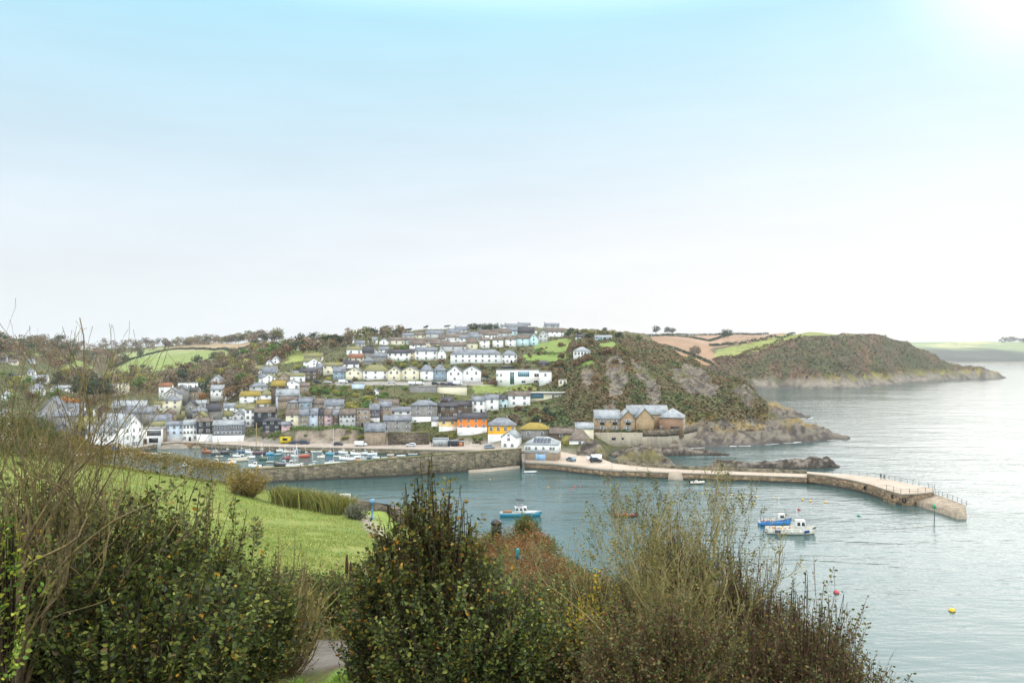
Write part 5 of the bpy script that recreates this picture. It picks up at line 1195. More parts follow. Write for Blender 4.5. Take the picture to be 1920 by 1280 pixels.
BT('''
F 80 290 568 fish #8a4f2c | brown timber boat with orange cabin at the left of the basin | c2='#b8692f',dirn=-1,stripe='#c99a5c'
F 255 420 590 motor #4a4c50 | grey-hulled white cabin boat beside the brown timber boat | dirn=1,rz=8
F 415 600 583 fish #26282c | dark-hulled boat with white wheelhouse in the left of the basin | dirn=1,rz=6
F 200 480 772 motor #23262a | long dark-hulled white cabin boat at the front left of the basin | dirn=-1,rz=-4,mast=3.5
F 470 700 765 motor #d8d6d0 | white cabin boat moored behind the yellow post | dirn=1,rz=5
F 570 905 715 fish #cfc7b0 | cream open fishing boat with raised bow in the middle of the basin | dirn=1,rz=14
F 925 1160 822 motor #e4e4e2 | white motor boat beside the pier near the long dinghy | dirn=-1,rz=4,extra='o'
F 1060 1370 838 open #b59a72 | long varnished dinghy against the pier wall | dirn=1,rz=6,beam=2.2
F 862 1010 572 motor #dfe0e0 | white cabin boat left of the maroon one | dirn=-1
F 1000 1235 592 fish #4a2434 | maroon-hulled boat in the middle of the basin | dirn=1,rz=-6
F 1238 1372 600 motor #2f9ac4 | small bright blue boat with white cabin | dirn=1,rz=10
F 1380 1530 608 open #3f8fa4 | turquoise open boat beside the bright blue one | dirn=1,beam=2
F 1530 1640 560 motor #dddbd6 | white boat behind the turquoise open boat | dirn=-1,rz=20
F 1650 1770 570 fish #c9b9b4 | pale pinkish boat in the crowded middle row | dirn=1
F 1770 1880 545 fish #2f6f96 | dark blue boat behind the orange one | dirn=1
F 1180 1370 520 fish #a8343a | red boat by the far quay wall | dirn=1,rz=12
F 1010 1180 505 motor #d9d4c6 | pale boat by the far quay wall | dirn=-1
F 860 1000 520 open #e0ded8 | white dinghy by the far quay wall left of the pale boat | dirn=1
F 1385 1640 806 fish #2a2a2c | grey trawler with pale blue wheelhouse and dark hull | c2='#b4c6d2',dirn=-1,mast=6,extra='A'
F 1600 1910 822 fish #d2d0ca | white trawler bristling with A-frame and rigging | dirn=1,mast=6.5,extra='RAw'
G 0 195 640 fish #c2502c | orange-red fishing boat with white cabin | dirn=1,stripe='#e0ded6',mast=4
G 232 318 555 open #e4e2dc | white dinghy moored right of the orange-red boat | dirn=-1
G 322 408 555 open #dedcd4 | second white dinghy, nose to the first | dirn=1
G 488 640 600 motor #3f96aa | turquoise boat behind the yacht mast | dirn=-1,inner='#9ac3c8'
G 625 720 570 open #5a5a90 | small violet-blue boat behind the yacht rigging | dirn=1
G 715 885 575 motor #e2e2e2 | white motor boat by the far quay near the dark car | dirn=-1,rz=-8
G 935 1110 603 fish #e0e0dc | white boat with long bow near the van | dirn=-1
G 1105 1240 598 fish #cfd2d2 | pale boat with mast between the van and the pier | dirn=1
G 1238 1412 605 motor #dfe2e6 | white boat with blue bottom below the stone store | dirn=1,boot='#2c5fa0',mast=3
G 735 1012 690 motor #ebebea | white cabin cruiser lying along the pier right of the yacht | dirn=-1,rz=3
G 868 985 722 open #3a3c40 | dark dinghy beside the cabin cruiser | dirn=1
G 1035 1112 705 open #c88a3c | small orange dinghy right of the cabin cruiser | dirn=-1
G 1112 1205 700 motor #9aa3a6 | grey boat right of the orange dinghy | dirn=1
G 470 735 775 yacht #e6e6e4 | white sailing yacht with tall pale mast and blue sail cover | dirn=1,mast=13.2
G 185 345 822 yacht #dddddb | white boat with short mast beside the trawler | dirn=-1,mast=5,extra='#d8d6d0'
G 395 525 790 open #2f66b0 | open boat under a blue cover left of the yacht | dirn=1,inner='#2f66b0'
G 1485 1600 665 open #a8a69a | grey open boat near the pier's middle | dirn=1,beam=1.9
G 1605 1705 612 open #d9d2c4 | pale dinghy below the stone store | dirn=1
G 1640 1755 655 open #a5714c | varnished brown dinghy near the pier's middle | dirn=-1
G 1765 1925 628 open #e0e0de | upturned-looking white tender nearest the slope of the pier | dirn=1,inner='#d5d5d2'
Q 188 330 535 open #c9ccd0 | pale grey tender in a row along the pier | dirn=1,inner='#cfd1d2'
Q 315 440 530 open #e3e3e0 | white tender in the row along the pier | dirn=1,inner='#cfd1d2'
Q 432 500 518 open #d6d2c6 | small cream tender ending the row along the pier | dirn=1
Q 598 872 518 fish #a82f30 | red and white boat lying below the grey quay sheds | dirn=1,stripe='#e6e4e0',rz=8,c2='#dcdad4',mast=2.2
Q 1110 1212 472 open #b79a6a | tan punt on the quay edge near the white gabled house | dirn=1
M 832 985 738 open #e6e3dc | white tender below the white harbour house | dirn=1,beam=2
M 962 1090 760 open #b8433e | red dinghy below the white harbour house | dirn=1,beam=2
M 1030 1130 738 open #c45a50 | faded red dinghy behind the red one | dirn=-1
M 1092 1205 748 open #bf8a80 | pinkish dinghy right of the red pair | dirn=1
M 1220 1300 748 open #e0deda | white dinghy mid-way along the left quay | dirn=1
M 1368 1462 745 open #b09074 | tan dinghy with white cover alone at the left of the basin | dirn=-1,inner='#e0dcd4'
M 1675 1795 872 open #5c5040 | dark wooden rowing boat alone near the hedge | dirn=1
M 1620 1740 925 motor #dfe0e2 | white motor boat half hidden by the hedge | dirn=1
F 330 470 640 open #c9c2b2 | cream open boat between the two dark-hulled boats | dirn=1
F 640 790 640 motor #d9d9d6 | white boat behind the cream fishing boat | dirn=-1,mast=3.5
F 700 850 560 fish #4d6a80 | slate-blue boat beside the white cabin boat | dirn=1,mast=4
F 905 1040 660 motor #e4e4e2 | white motor boat alone in the middle of the basin | dirn=1
F 1120 1260 690 fish #3a5a48 | dark green boat in the middle of the basin | dirn=-1,mast=4
F 1240 1380 740 open #b8b4a8 | grey-cream open boat left of the grey trawler | dirn=1
F 1540 1680 680 fish #8a3a34 | dark red boat behind the white trawler | dirn=1,mast=5
F 1690 1800 640 motor #d8dade | white cabin boat between trawler and orange boat | dirn=-1,mast=3
F 1430 1540 540 motor #e0e0dc | white boat by the far wall near the yellow kiosk | dirn=1
F 1560 1660 515 open #5a7a9a | grey-blue dinghy by the far wall below the kiosk | dirn=1
G 340 470 660 fish #dcd8cc | pale boat left of the yacht mast | dirn=1,mast=4
G 620 760 640 open #d8d8d2 | white open boat behind the yacht | dirn=-1
G 1010 1120 655 motor #e2e2e2 | white cabin boat right of the cabin cruiser | dirn=1,mast=3
G 1180 1300 660 open #6a7a84 | blue-grey dinghy below the blue-bottomed boat | dirn=1
G 1330 1450 668 motor #d6d8da | small white cabin boat near the pier's bend | dirn=-1
''')
# outer harbour
t, L_ = boat('P', 937, 1013, 967, 'motor', '#1f86a0', 'teal-hulled motor cruiser with white flybridge lying in the outer harbour', stripe='#e8e8e6', dirn=1, boot='#145a6a', mast=3.2)
MB().box(-.9, .8, -.95, .95, 2.75, 2.82).tube((-.8, .9, 2.0), (-.8, .9, 4.0), .03).tube((-.8, -.9, 2.0), (-.8, -.9, 4.0), .03).tube((.7, .9, 2.0), (.7, .9, 4.0), .03).tube((.7, -.9, 2.0), (.7, -.9, 4.0), .03).build('flybridge_frame', METAL, t)
MB().box(-1.0, .9, -1.05, 1.05, 4.0, 4.14).build('bimini', paint('#2d3238'), t); MB().tube((-.9, 0, 4.1), (-.9, 0, 6.4), .025).build('aerial', METAL, t)
MB().box(-L_*.42, -L_*.2, -1.1, 1.1, .95, 1.25).build('seat', TIMB, t)
boat('P', 982, 1007, 886, 'open', '#d8dad8', 'white dinghy tied below the harbour quay', dirn=1, extra='o')
boat('P', 1293, 1321, 906.5, 'rib', '#d2c8b8', 'grey-beige inflatable with black outboard beside the outer pier', dirn=1, ratio=.95)
t, _ = boat('P', 1150, 1196, 968, 'open', '#5e1f26', 'maroon open workboat full of pots behind the twiggy tree', dirn=1, beam=2.3, inner='#3a2a28')
for i in range(6): MB().lathe([(.1, 0), (.3, .05), (.3, .4), (.1, .5)], 8).build('pot', paint(('#c85a2c', '#d8d0c0', '#b03028')[i % 3]), t, (-1.8+i*.7, (-1)**i*.4, .3))
t, L_ = boat('X', 405, 985, 800, 'fish', '#2c7fc0', 'blue fishing boat with white wheelhouse and mast in the outer harbour', stripe='#2a5a90', dirn=1, rz=3, boot='#1d4a6a', mast=5.2, ratio=.98)
MB().box(-L_*.5-.02, L_*.1, -.03, .03, 0, .01).build('nameboard', WHITE, t, (0, -1.6, 1.0))
MB().tube((-L_*.4, 0, 2.9), (-L_*.4, 0, 6.0), .05).build('aft_mast', METAL, t); MB().box(-L_*.46, -L_*.34, -1.2, 1.2, 3.1, 3.2).build('shelter', paint('#8a8d90'), t)
t, L_ = boat('X', 545, 1400, 955, 'fish', '#d9d3c4', 'white fishing boat with dark blue hull panels in the outer harbour', stripe='#e4e0d6', dirn=1, rz=-7, boot='#8a8478', mast=4.0, ratio=.97)
cy = -min(4.2, L_*.36)/2
for x0, x1 in ((-L_*.35, -L_*.23), (L_*.27, L_*.39)):
    yb = [cy*(1.0 if u < .05*L_ else 1-((u/L_+.5-.55)/.45)**2.1) for u in (x0, x1)]; MB().slab((x0, yb[0]*.93-.04, .38), (x1, yb[1]*.93-.04, .45), (x1, yb[1]*.99-.06, 1.02), (x0, yb[0]*.99-.06, .95), .03).build('hull_panel', paint('#1d3f8a'), t)
for x in (0, L_*.17): MB().lathe([(.05, 0), (.2, .1), (.22, .3), (.1, .45)], 8).build('fender', paint('#e8e6e0'), t, (x, cy-.2, .55))
MB().tube((L_*.54, 0, 1.7), (L_*.54+7.5, -1.5, .05), .02, n=4).build('mooring_rope', ROPE, t)
MB().lathe([(.2, 0), (.45, .2), (.4, .6), (.15, .8)], 8).build('net_drum', paint('#3f7a58'), t, (L_*.22, .2, 1.3))

# ------------------------------------------------------------------ buoys
def buoy(px, py, r, c, label, group=None, band='#3a3226'):
    b = onz(px, py, 0); t = empty('mooring_buoy', (b[0], b[1], -.25*r))
    MB().lathe([(.05*r, -.5*r), (.55*r, -.35*r), (.9*r, 0), (r, .35*r), (.93*r, .7*r), (.6*r, 1.08*r), (.2*r, 1.25*r)], 14).build('float', paint(c), t, smooth=True)
    MB().lathe([(.92*r, -.02*r), (1.02*r, .15*r), (1.03*r, .32*r), (.95*r, .36*r)], 14).build('weed_band', paint(band), t)
    ring = MB()
    for i in range(8):
        a, b_ = i*math.pi/4, (i+1)*math.pi/4; ring.tube((.16*r*math.cos(a), 0, 1.35*r+.16*r*math.sin(a)), (.16*r*math.cos(b_), 0, 1.35*r+.16*r*math.sin(b_)), .04*r, n=5)
    ring.build('ring', METAL, t); tag(t, label, 'buoy', group)
buoy(1568, 1111, .48, '#b83a3c', 'red buoy alone in the near water')
buoy(1785, 1145, .5, '#e0b418', 'yellow buoy nearest the lower right water')
buoy(1610, 967, .42, '#2f8f62', 'green buoy off the pier head')
buoy(1498, 955.5, .4, '#a03038', 'red buoy just behind the white fishing boat')
buoy(1411, 945, .5, '#c9a83a', 'large ochre buoy left of the blue fishing boat', band='#5a5228')
for x, y in ((1389,930),(1398,930),(1419,931.5),(1451,933.5)): buoy(x, y, .26, '#d0b04a', 'one of a line of small yellow buoys short of the pier, left part', 'small yellow buoys strung across the harbour')
for x, y in ((1505,937),(1520,939.5),(1548,942)): buoy(x, y, .36, '#d8a838', 'one of a line of yellow buoys short of the pier, right part', 'larger yellow buoys strung across the harbour')
for x, y in ((1306,924.5),(1317,925),(1324,925),(1342,926),(1372,927.5)): buoy(x, y, .26, '#d3b455', 'one of the small yellow buoys just right of the twiggy tree', 'small yellow buoys right of the twiggy tree')
for x, y in ((1071,917),(1077,912),(1087,912)): buoy(x, y, .3, '#b8453c', 'one of three little red buoys in the middle of the harbour', 'little red buoys in mid harbour')
for x, y in ((919,899),(1028,913)): buoy(x, y, .28, '#c98f48', 'one of two small orange buoys off the inner pier', 'small orange buoys off the inner pier')
buoy(1144, 910, .25, '#c3b53c', 'tiny yellow buoy left of the twiggy tree')
# green channel mark off the pier tail
b = onz(1752, 975, 0); t = empty('channel_mark', (b[0], b[1], -1)); MB().tube((0, 0, 0), (0, 0, 4.0), .11, .09, 8).build('post', paint('#2c4a44'), t); MB().lathe([(.55, 0), (.02, 1.1)], 10).build('topmark', paint('#2f9a68'), t, (0, 0, 3.9)); tag(t, 'green channel mark on a pole off the pier tail', 'sea mark')

# ------------------------------------------------------------------ cars
TYRE = MATS['tyre_rubber']; RIM = mat('wheel_rim', '#8f9296', .4, .1, 4, metal=.6); LAMP = mat('headlamp_glass', '#d8dadc', .2, .05, 4, spec=.6); TAIL = mat('tail_lamp', '#8a1a1a', .3, .1, 4)
WH = MB(); WH.lathe([(.2, -.1), (.32, -.09), (.32, .09), (.2, .1)], 14); WHM = WH.me('tyre', TYRE); RM = MB().lathe([(.02, -.105), (.2, -.104), (.2, .104), (.02, .105)], 12).me('rim', RIM)
def loft(rows, m):
    V = [v for r in rows for v in r]; k = len(rows[0]); P_ = [(i*k+j, i*k+(j+1) % k, (i+1)*k+(j+1) % k, (i+1)*k+j) for i in range(len(rows)-1) for j in range(k)]+[tuple(range(k))[::-1], tuple(range((len(rows)-1)*k, len(rows)*k))]
    return mesh_np('body', V, P_, m)
def car(loc, rz, c, label, kind='car', dirn=1, cat=None, group=None):
    t = empty({'car': 'parked_car', 'van': 'parked_van', 'suv': 'parked_car'}[kind], loc, rad(rz)+(math.pi if dirn < 0 else 0)); w = .88 if kind != 'van' else .98
    if kind == 'van': st = [(-2.45,.35,1.0,1.9,.93),(-2.4,.3,1.0,1.98,.94),(1.0,.3,1.0,1.98,.94),(1.15,.3,1.02,1.95,.93),(1.75,.3,1.05,1.3,.96),(2.35,.32,.95,1.02,.94),(2.5,.38,.75,.8,.9)]
    elif kind == 'suv': st = [(-2.1,.4,.95,1.0,.95),(-2.05,.32,.98,1.6,.84),(-1.6,.3,.98,1.68,.84),(.35,.3,.98,1.66,.84),(1.05,.3,1.0,1.08,.93),(1.9,.32,.88,.92,.93),(2.1,.4,.65,.7,.88)]
    else: st = [(-2.0,.4,.85,.9,.95),(-1.9,.3,.9,1.05,.88),(-1.35,.28,.9,1.43,.8),(-.3,.28,.9,1.48,.8),(.45,.28,.9,1.36,.82),(1.1,.28,.93,.98,.94),(1.85,.3,.78,.82,.93),(2.02,.38,.6,.64,.88)]
    rows = [[(x, -w, zb), (x, -w, zm), (x, -w*tp, zt), (x, w*tp, zt), (x, w, zm), (x, w, zb)] for x, zb, zm, zt, tp in st]
    bd = link('body', loft(rows, paint(c)), t)
    a = {'car': (1, 5), 'suv': (1, 4), 'van': (3, 4)}[kind]
    z = lambda r, u: [r[1][k]+(r[2][k]-r[1][k])*u for k in range(3)]
    for sd in (1, -1):
        gl = MB()
        for i in range(a[0], a[1]):
            r0, r1 = rows[i], rows[i+1]
            q = [z(r0, .12), z(r1, .12), z(r1, .86), z(r0, .86)]; q = [(v[0], (v[1]-.012)*sd, v[2]) for v in q]
            if abs(q[0][2]-q[3][2])+abs(q[1][2]-q[2][2]) > .3: gl.add(q, [(0, 1, 2, 3) if sd == 1 else (3, 2, 1, 0)])
        gl.build('side_window', GLASS, t)
    i = {'car': 4, 'suv': 3, 'van': 3}[kind]; r0, r1 = rows[i], rows[i+1]
    MB().add([(r0[2][0]+.03, r0[2][1]*.9, r0[2][2]-.03), (r1[2][0]-.05, r1[2][1]*.9, r1[2][2]+.05), (r1[3][0]-.05, r1[3][1]*.9, r1[3][2]+.05), (r0[3][0]+.03, r0[3][1]*.9, r0[3][2]-.03)], [(0, 1, 2, 3)]).build('windscreen', GLASS, t, (.03, 0, .03))
    for x in (-1.3, 1.3):
        for y in (-w+.08, w-.08):
            o = link('wheel', WHM, t, (x, y, .32)); o.rotation_euler = (rad(90), 0, 0); link('rim', RM, o)
    for y in (-.6, .6):
        xf = st[-1][0]; zf = st[-1][2]; MB().box(xf-.06, xf+.02, y-.16, y+.16, zf-.1, zf+.06).build('headlight', LAMP, t); xb = st[0][0]; MB().box(xb-.02, xb+.05, y-.14, y+.14, .8, .95).build('tail_light', TAIL, t)
    tag(t, label, cat or ('van' if kind == 'van' else 'car'), group); return t
Q = lambda fr, cx, cy, z: onz(FR[fr][0]+cx/FR[fr][2], FR[fr][1]+cy/FR[fr][2], z)
def qcar(fr, cx, cy, z, *a, **k): b = Q(fr, cx, cy, z); return car((b[0], b[1]+.9, z), *a, **k)
qcar('B', 1150, 992, 2.03, 0, '#2b3152', 'dark blue car right of the yellow kiosk on the quay road', dirn=-1)
qcar('B', 1238, 994, 2.03, 0, '#27354e', 'larger dark blue car behind the first on the quay road', 'suv')
qcar('C', 312, 1003, 2.03, 0, '#1d2030', 'small black car halfway along the quay road')
qcar('C', 494, 1009, 2.1, 0, '#e4e4e2', 'white van on the quay road beside the stone store', 'van')
qcar('C', 895, 1013, 2.3, 0, '#e0e2e4', 'white car on the quay road below the warehouse wall', dirn=-1)
qcar('D', 985, 1172, 2.64, -62, '#6f8796', 'blue-grey car parked beside the harbourside building', dirn=-1)
qcar('D', 1172, 1166, 2.56, 12, '#ebebea', 'white van parked at the root of the outer pier', 'van', dirn=-1)
qcar('D', 1185, 1182, 2.54, 5, '#23262a', 'black car parked in front of the white van', 'suv')
b = Q('D', 330, 1078, 2.6); car((b[0], b[1]+3, 2.62), 25, '#9aa6ae', 'silver pickup-like car on the quay by the white gabled house', 'suv')
def tcar(fr, cx, cy, *a, **k):
    b = hit(FR[fr][0]+cx/FR[fr][2], FR[fr][1]+cy/FR[fr][2]); return car((b[0], b[1], b[2]+.1), *a, **k)
for cx, c, k, lb in ((150,'#2a2838','suv','dark car at the left end of the middle road'),(232,'#dcdcda','car','white car second along the middle road'),(358,'#e2e2e0','van','white van left of the navy car on the middle road'),(406,'#27304c','suv','navy car beside the white van on the middle road'),(742,'#d8d8d6','car','white car below the cream twin-gabled villa'),(915,'#e4e4e2','van','white van left of the middle of the villa row'),(968,'#e0e0e0','van','second white van right behind its twin on the middle road'),(1096,'#24242a','suv','black car below the blue-fronted villa'),(1160,'#2b2f3a','car','dark grey car right of the black one on the middle road'),(1214,'#2a3470','car','blue car left of the right-hand white van'),(1272,'#e4e6e8','van','white van at the right end of the villa row')):
    tcar('C', cx, 506 if cx < 900 else 520, 0, c, lb, k)
for cx, cy, c, lb in ((345,556,'#7a2c2c','dark red car beside the white modernist house'),(395,556,'#2c2c30','black car nearest the white modernist house'),(300,528,'#d8d8d8','white car on the drive left of the modernist house')): tcar('D', cx, cy, 8, c, lb)

# ------------------------------------------------------------------ quay furniture
b = Q('B', 1076, 992, 2.0); t = empty('food_kiosk', (b[0], b[1]+1.5, 2.0)); Yk = paint('#e2c810')
MB().box(-2.0, 2.0, 0, 2.2, .35, 2.6).build('body', Yk, t); MB().box(-2.15, 2.15, -.15, 2.35, 2.6, 2.72).build('roof', Yk, t); MB().box(-1.0, 1.0, -.03, -.002, 1.4, 2.3).build('hatch', GLASS, t); MB().slab((-1.1, -.9, 2.5), (1.1, -.9, 2.5), (1.1, -.02, 2.4), (-1.1, -.02, 2.4), .05).build('awning', Yk, t)
for x in (-1.2, 1.2): o = link('wheel', WHM, t, (x, .1, .32)); o.rotation_euler = (rad(90), 0, 0)
tag(t, 'bright yellow serving kiosk on wheels on the quay road', 'kiosk')
def shed(fr, x0, x1, yt, yb, z, m, label, d=4, nm='quay_shed', door_=None):
    a = Q(fr, x0, yb, z); c = Q(fr, x1, yb, z); w = c[0]-a[0]; h = (yb-yt)/FR[fr][2]*a[1]/F; t = empty(nm, ((a[0]+c[0])/2, a[1], z)); r = MB(); n = max(4, int(w/.5))
    for i in range(n): r.box(-w/2+w*i/n, -w/2+w*(i+.55)/n, -.05, 0, 0, h)
    r.box(-w/2, w/2, 0, d, 0, h); r.build('wall', m, t); MB().box(-w/2-.1, w/2+.1, -.15, d+.1, h, h+.16).build('roof', METAL, t); MB().box(-.7, .7, -.08, -.052, 0, min(2.1, h*.85)).build('door', door_ or DOORD, t); tag(t, label, 'shed'); return t
shed('C', 1072, 1195, 950, 1012, 2.4, mat('corrugated_pale', '#b9bcbc', .5, .2, 1, metal=.2), 'pale corrugated shed on the quay below the orange house', door_=METAL)
shed('C', 1197, 1268, 966, 1012, 2.5, mat('container_dark', '#343c48', .5, .2, 1), 'dark blue-grey container right of the pale shed', 2.6, 'storage_container')
shed('C', 1272, 1318, 972, 1010, 2.5, mat('container_rust', '#6a4c40', .6, .3, 1), 'brown hut with orange door right of the dark container', 2.6, 'quay_hut', paint('#c07a4a'))
a = Q('C', 700, 1008, 2.2); t = empty('retaining_wall', (a[0], a[1]+4.0, 0)); MB().box(0, 62, 0, 2.2, -1, 7.2).build('wall', M['stonewall'], t); MB().box(-.1, 62.1, -.1, 2.3, 7.2, 7.4).build('coping', M['moss'], t); MB().lathe([(1.3, -.12), (1.3, .12)], 16).build('wheel_display', M['iron'], t, (30, -.3, 1.4)); t.children[-1].rotation_euler = (rad(90), 0, 0)
t.scale = (.27, 1, 1); tag(t, 'rubble retaining wall along the quay road below the grey warehouse', 'wall')
def pole(px, py, z, h, label, m=None, r=.12, lamp=False, nm='wooden_pole', Y=None, arm=True):
    b = onz(px, py, z) if z is not None else (hit(px, py) if Y is None else at(px, py, Y)); t = empty(nm, b); MB().tube((0, 0, -1), (0, 0, h), r, r*.7, 8).build('pole', m or TIMB, t)
    if lamp: MB().tube((0, 0, h-.05), (0, -.7, h+.1), .05).build('bracket', M['iron'], t); MB().lathe([(.06, .25), (.22, .1), (.18, -.05), (.05, -.08)], 8).build('lamp_shade', METAL, t, (0, -.75, h))
    elif arm: MB().box(-.8, .8, -.06, .06, h-.6, h-.48).build('crossarm', TIMB, t)
    tag(t, label, 'lamp post' if lamp else 'pole')
pole(480.5, 834, 2.0, 9.2, 'tall bare pale timber pole on the quay left of the yellow kiosk', mat('pale_pole', '#b8a070', .8, .2, 2), .14, arm=False)
pole(809.5, 836.5, 2.4, 5.2, 'street lamp beside the pale corrugated shed', M['iron'], .08, True, 'street_lamp')
for px, py, h, lb in ((775,690,9,'telegraph pole among the second terrace gardens'),(1060,688,9,'telegraph pole rising above the cliff-edge garden'),(995,692,10,'telegraph pole right of the modernist house'),(740,738,8,'telegraph pole on the green bank above the warehouse'),(597,716,8,'telegraph pole at the left end of the middle road'),(658,742,7,'telegraph pole on the green bank above the harbour terrace')): pole(px, py, None, h, lb)
pole(71, 640, None, 16, 'thin radio mast on the far left skyline', METAL, .16, nm='radio_mast', arm=False)
for i, (px, py, c) in enumerate(((199,846,'#2c4f9c'),(208,847.5,'#27489a'),(217,849,'#2f62b8'))):
    b = onz(px, py-3, 2); t = empty('fish_crates', (b[0], b[1]-1, 2.0)); mb = MB()
    for k in range(3+i % 2): mb.box(-.8, .8, -.6, .6, .52*k, .52*k+.44).box(-.74, .74, -.54, .54, .52*k+.44, .52*k+.52)
    mb.build('crates', paint(c), t); MB().box(-.85, .85, -.65, .65, 1.56+.52*(i % 2), 1.64+.52*(i % 2)).build('lid', paint(c), t); tag(t, ('blue crate stack furthest left below the white wing', 'blue crate stack between two others below the white wing', 'brighter blue crate stack nearest the basin below the white wing')[i], 'crates')
b = onz(433.5, 876.5, 2.6); t = empty('navigation_post', (b[0], b[1], 0)); MB().tube((0, 0, 0), (0, 0, 5.2), .2, .2, 8).build('post', paint('#d89a24'), t); MB().box(-.35, .35, -.35, .35, 3.9, 4.5).build('light_box', paint('#d89a24'), t); tag(t, 'yellow navigation post at the end of the inner pier', 'sea mark')

# ------------------------------------------------------------------ people
def person(loc, rz, label, coat, legs, hair='#2a2018', stride=.12):
    J = {'pelvis': (0,0,.95), 'waist': (0,0,1.1), 'chest': (0,-.01,1.32), 'neck': (0,0,1.5), 'head': (0,-.02,1.62), 'crown': (0,-.01,1.74), 'nose': (0,-.11,1.61)}
    R = {'pelvis': (.15,.12), 'waist': (.14,.11), 'chest': (.17,.12), 'neck': (.06,.06), 'head': (.085,.095), 'crown': (.07,.08), 'nose': (.02,.02)}
    E = [('pelvis','waist'),('waist','chest'),('chest','neck'),('neck','head'),('head','crown'),('head','nose')]
    for s, n in ((-1, 'l'), (1, 'r')):
        f = stride*s
        for k, v, r in (('hip', (.1*s,0,.9), .1), ('knee', (.1*s,-f*.5-.02,.5), .065), ('ankle', (.1*s,-f+.02,.1), .045), ('toe', (.11*s,-f-.15,.05), .04), ('sh', (.2*s,0,1.42), .065), ('elbow', (.26*s,.04,1.15), .048), ('wrist', (.27*s,-.04,.92), .032), ('palm', (.27*s,-.06,.86), .035)): J[k+n] = v; R[k+n] = (r, r)
        E += [('pelvis','hip'+n),('hip'+n,'knee'+n),('knee'+n,'ankle'+n),('ankle'+n,'toe'+n),('chest','sh'+n),('sh'+n,'elbow'+n),('elbow'+n,'wrist'+n),('wrist'+n,'palm'+n)]
        for i in range(4): q = J['palm'+n]; J[f'f{i}{n}'] = (q[0]-.01*s, q[1]-.03+.02*i, q[2]-.09+.008*abs(i-1.5)); R[f'f{i}{n}'] = (.009, .009); E.append(('palm'+n, f'f{i}{n}'))
        q = J['palm'+n]; J['th'+n] = (q[0]-.03*s, q[1]-.055, q[2]-.03); R['th'+n] = (.01, .01); E.append(('palm'+n, 'th'+n))
    ks = list(J); me = bpy.data.meshes.new('body'); me.from_pydata([J[k] for k in ks], [(ks.index(a), ks.index(b_)) for a, b_ in E], [])
    o = bpy.data.objects.new('body', me); COL.objects.link(o); sm = o.modifiers.new('s', 'SKIN'); 
    for i, k in enumerate(ks): me.skin_vertices[0].data[i].radius = R[k]
    me.skin_vertices[0].data[0].use_root = True; o.modifiers.new('u', 'SUBSURF').levels = 1
    dg = bpy.context.evaluated_depsgraph_get(); dg.update(); m2 = bpy.data.meshes.new_from_object(o.evaluated_get(dg)); COL.objects.unlink(o); bpy.data.objects.remove(o)
    m2.materials.clear(); SK = mat('skin', '#b98a70', .6, .05, 3)
    for q in (paint(coat), paint(legs), SK, RUB): m2.materials.append(q)
    for p_ in m2.polygons:
        c = p_.center; p_.material_index = 3 if c.z < .12 else (1 if c.z < .93 and abs(c.x) < .22 else (2 if c.z > 1.5 or c.z < .9 else 0))
    t = empty('person', loc, rad(rz)); link('body', m2, t); MB().lathe([(.09, 1.64), (.108, 1.7), (.1, 1.76), (.03, 1.81)], 10).build('hair', mat('hair_'+hair.lstrip('#'), hair, .8, .1, 5), t, (0, .015, 0), smooth=True); tag(t, label, 'person')
b = xy(1651.5, 898.2, 3); person((b[0], b[1], 3.0), 160, 'person in dark clothes standing by the railing on the pier head', '#1c1e22', '#1a1b20')
b = xy(1658.5, 899.4, 3); person((b[0], b[1], 3.0), 200, 'person in grey-blue coat beside the dark-clothed one on the pier', '#5a6878', '#3a4048', '#5a4a3a')
b = onz(267, 834.5, 2); person((b[0], b[1], 2.0), 90, 'person in dark coat walking past the white harbour house', '#1e2026', '#22242a')
# ------------------------------------------------------------------ leaf-clump foliage
def quads(P_, size, rng, up=.35, aspect=1.0):
    """small leaf-clump faces with random facing at points P_ (n,3)"""
    n = len(P_); nrm = rng.normal(size=(n, 3)); nrm[:, 2] = np.abs(nrm[:, 2])+up; nrm /= np.linalg.norm(nrm, axis=1, keepdims=True)
    a = np.cross(nrm, rng.normal(size=(n, 3))); a /= np.linalg.norm(a, axis=1, keepdims=True)+1e-9; b_ = np.cross(nrm, a)
    s = (np.asarray(size)*rng.uniform(.6, 1.35, n))[:, None]*.5; j = lambda: rng.uniform(.7, 1.25, (n, 1))
    V = np.stack([P_-a*s*j(), P_-b_*s*aspect*j(), P_+a*s*j(), P_+b_*s*aspect*j()], 1).reshape(-1, 3)
    return V, np.arange(4*n).reshape(-1, 4)
def tint(base, n, rng, v=.3, alt=None, pa=0.0):
    c = np.array(base)[None]*rng.uniform(1-v, 1+v, (n, 1))*rng.uniform(.9, 1.1, (n, 3))
    if alt is not None: k = rng.random(n) < pa; c[k] = np.array(alt)[None]*rng.uniform(.7, 1.3, (k.sum(), 1))
    return np.repeat(c, 4, axis=0)
LEAF = leafmat('tree_leaves', .6, .15, .2)
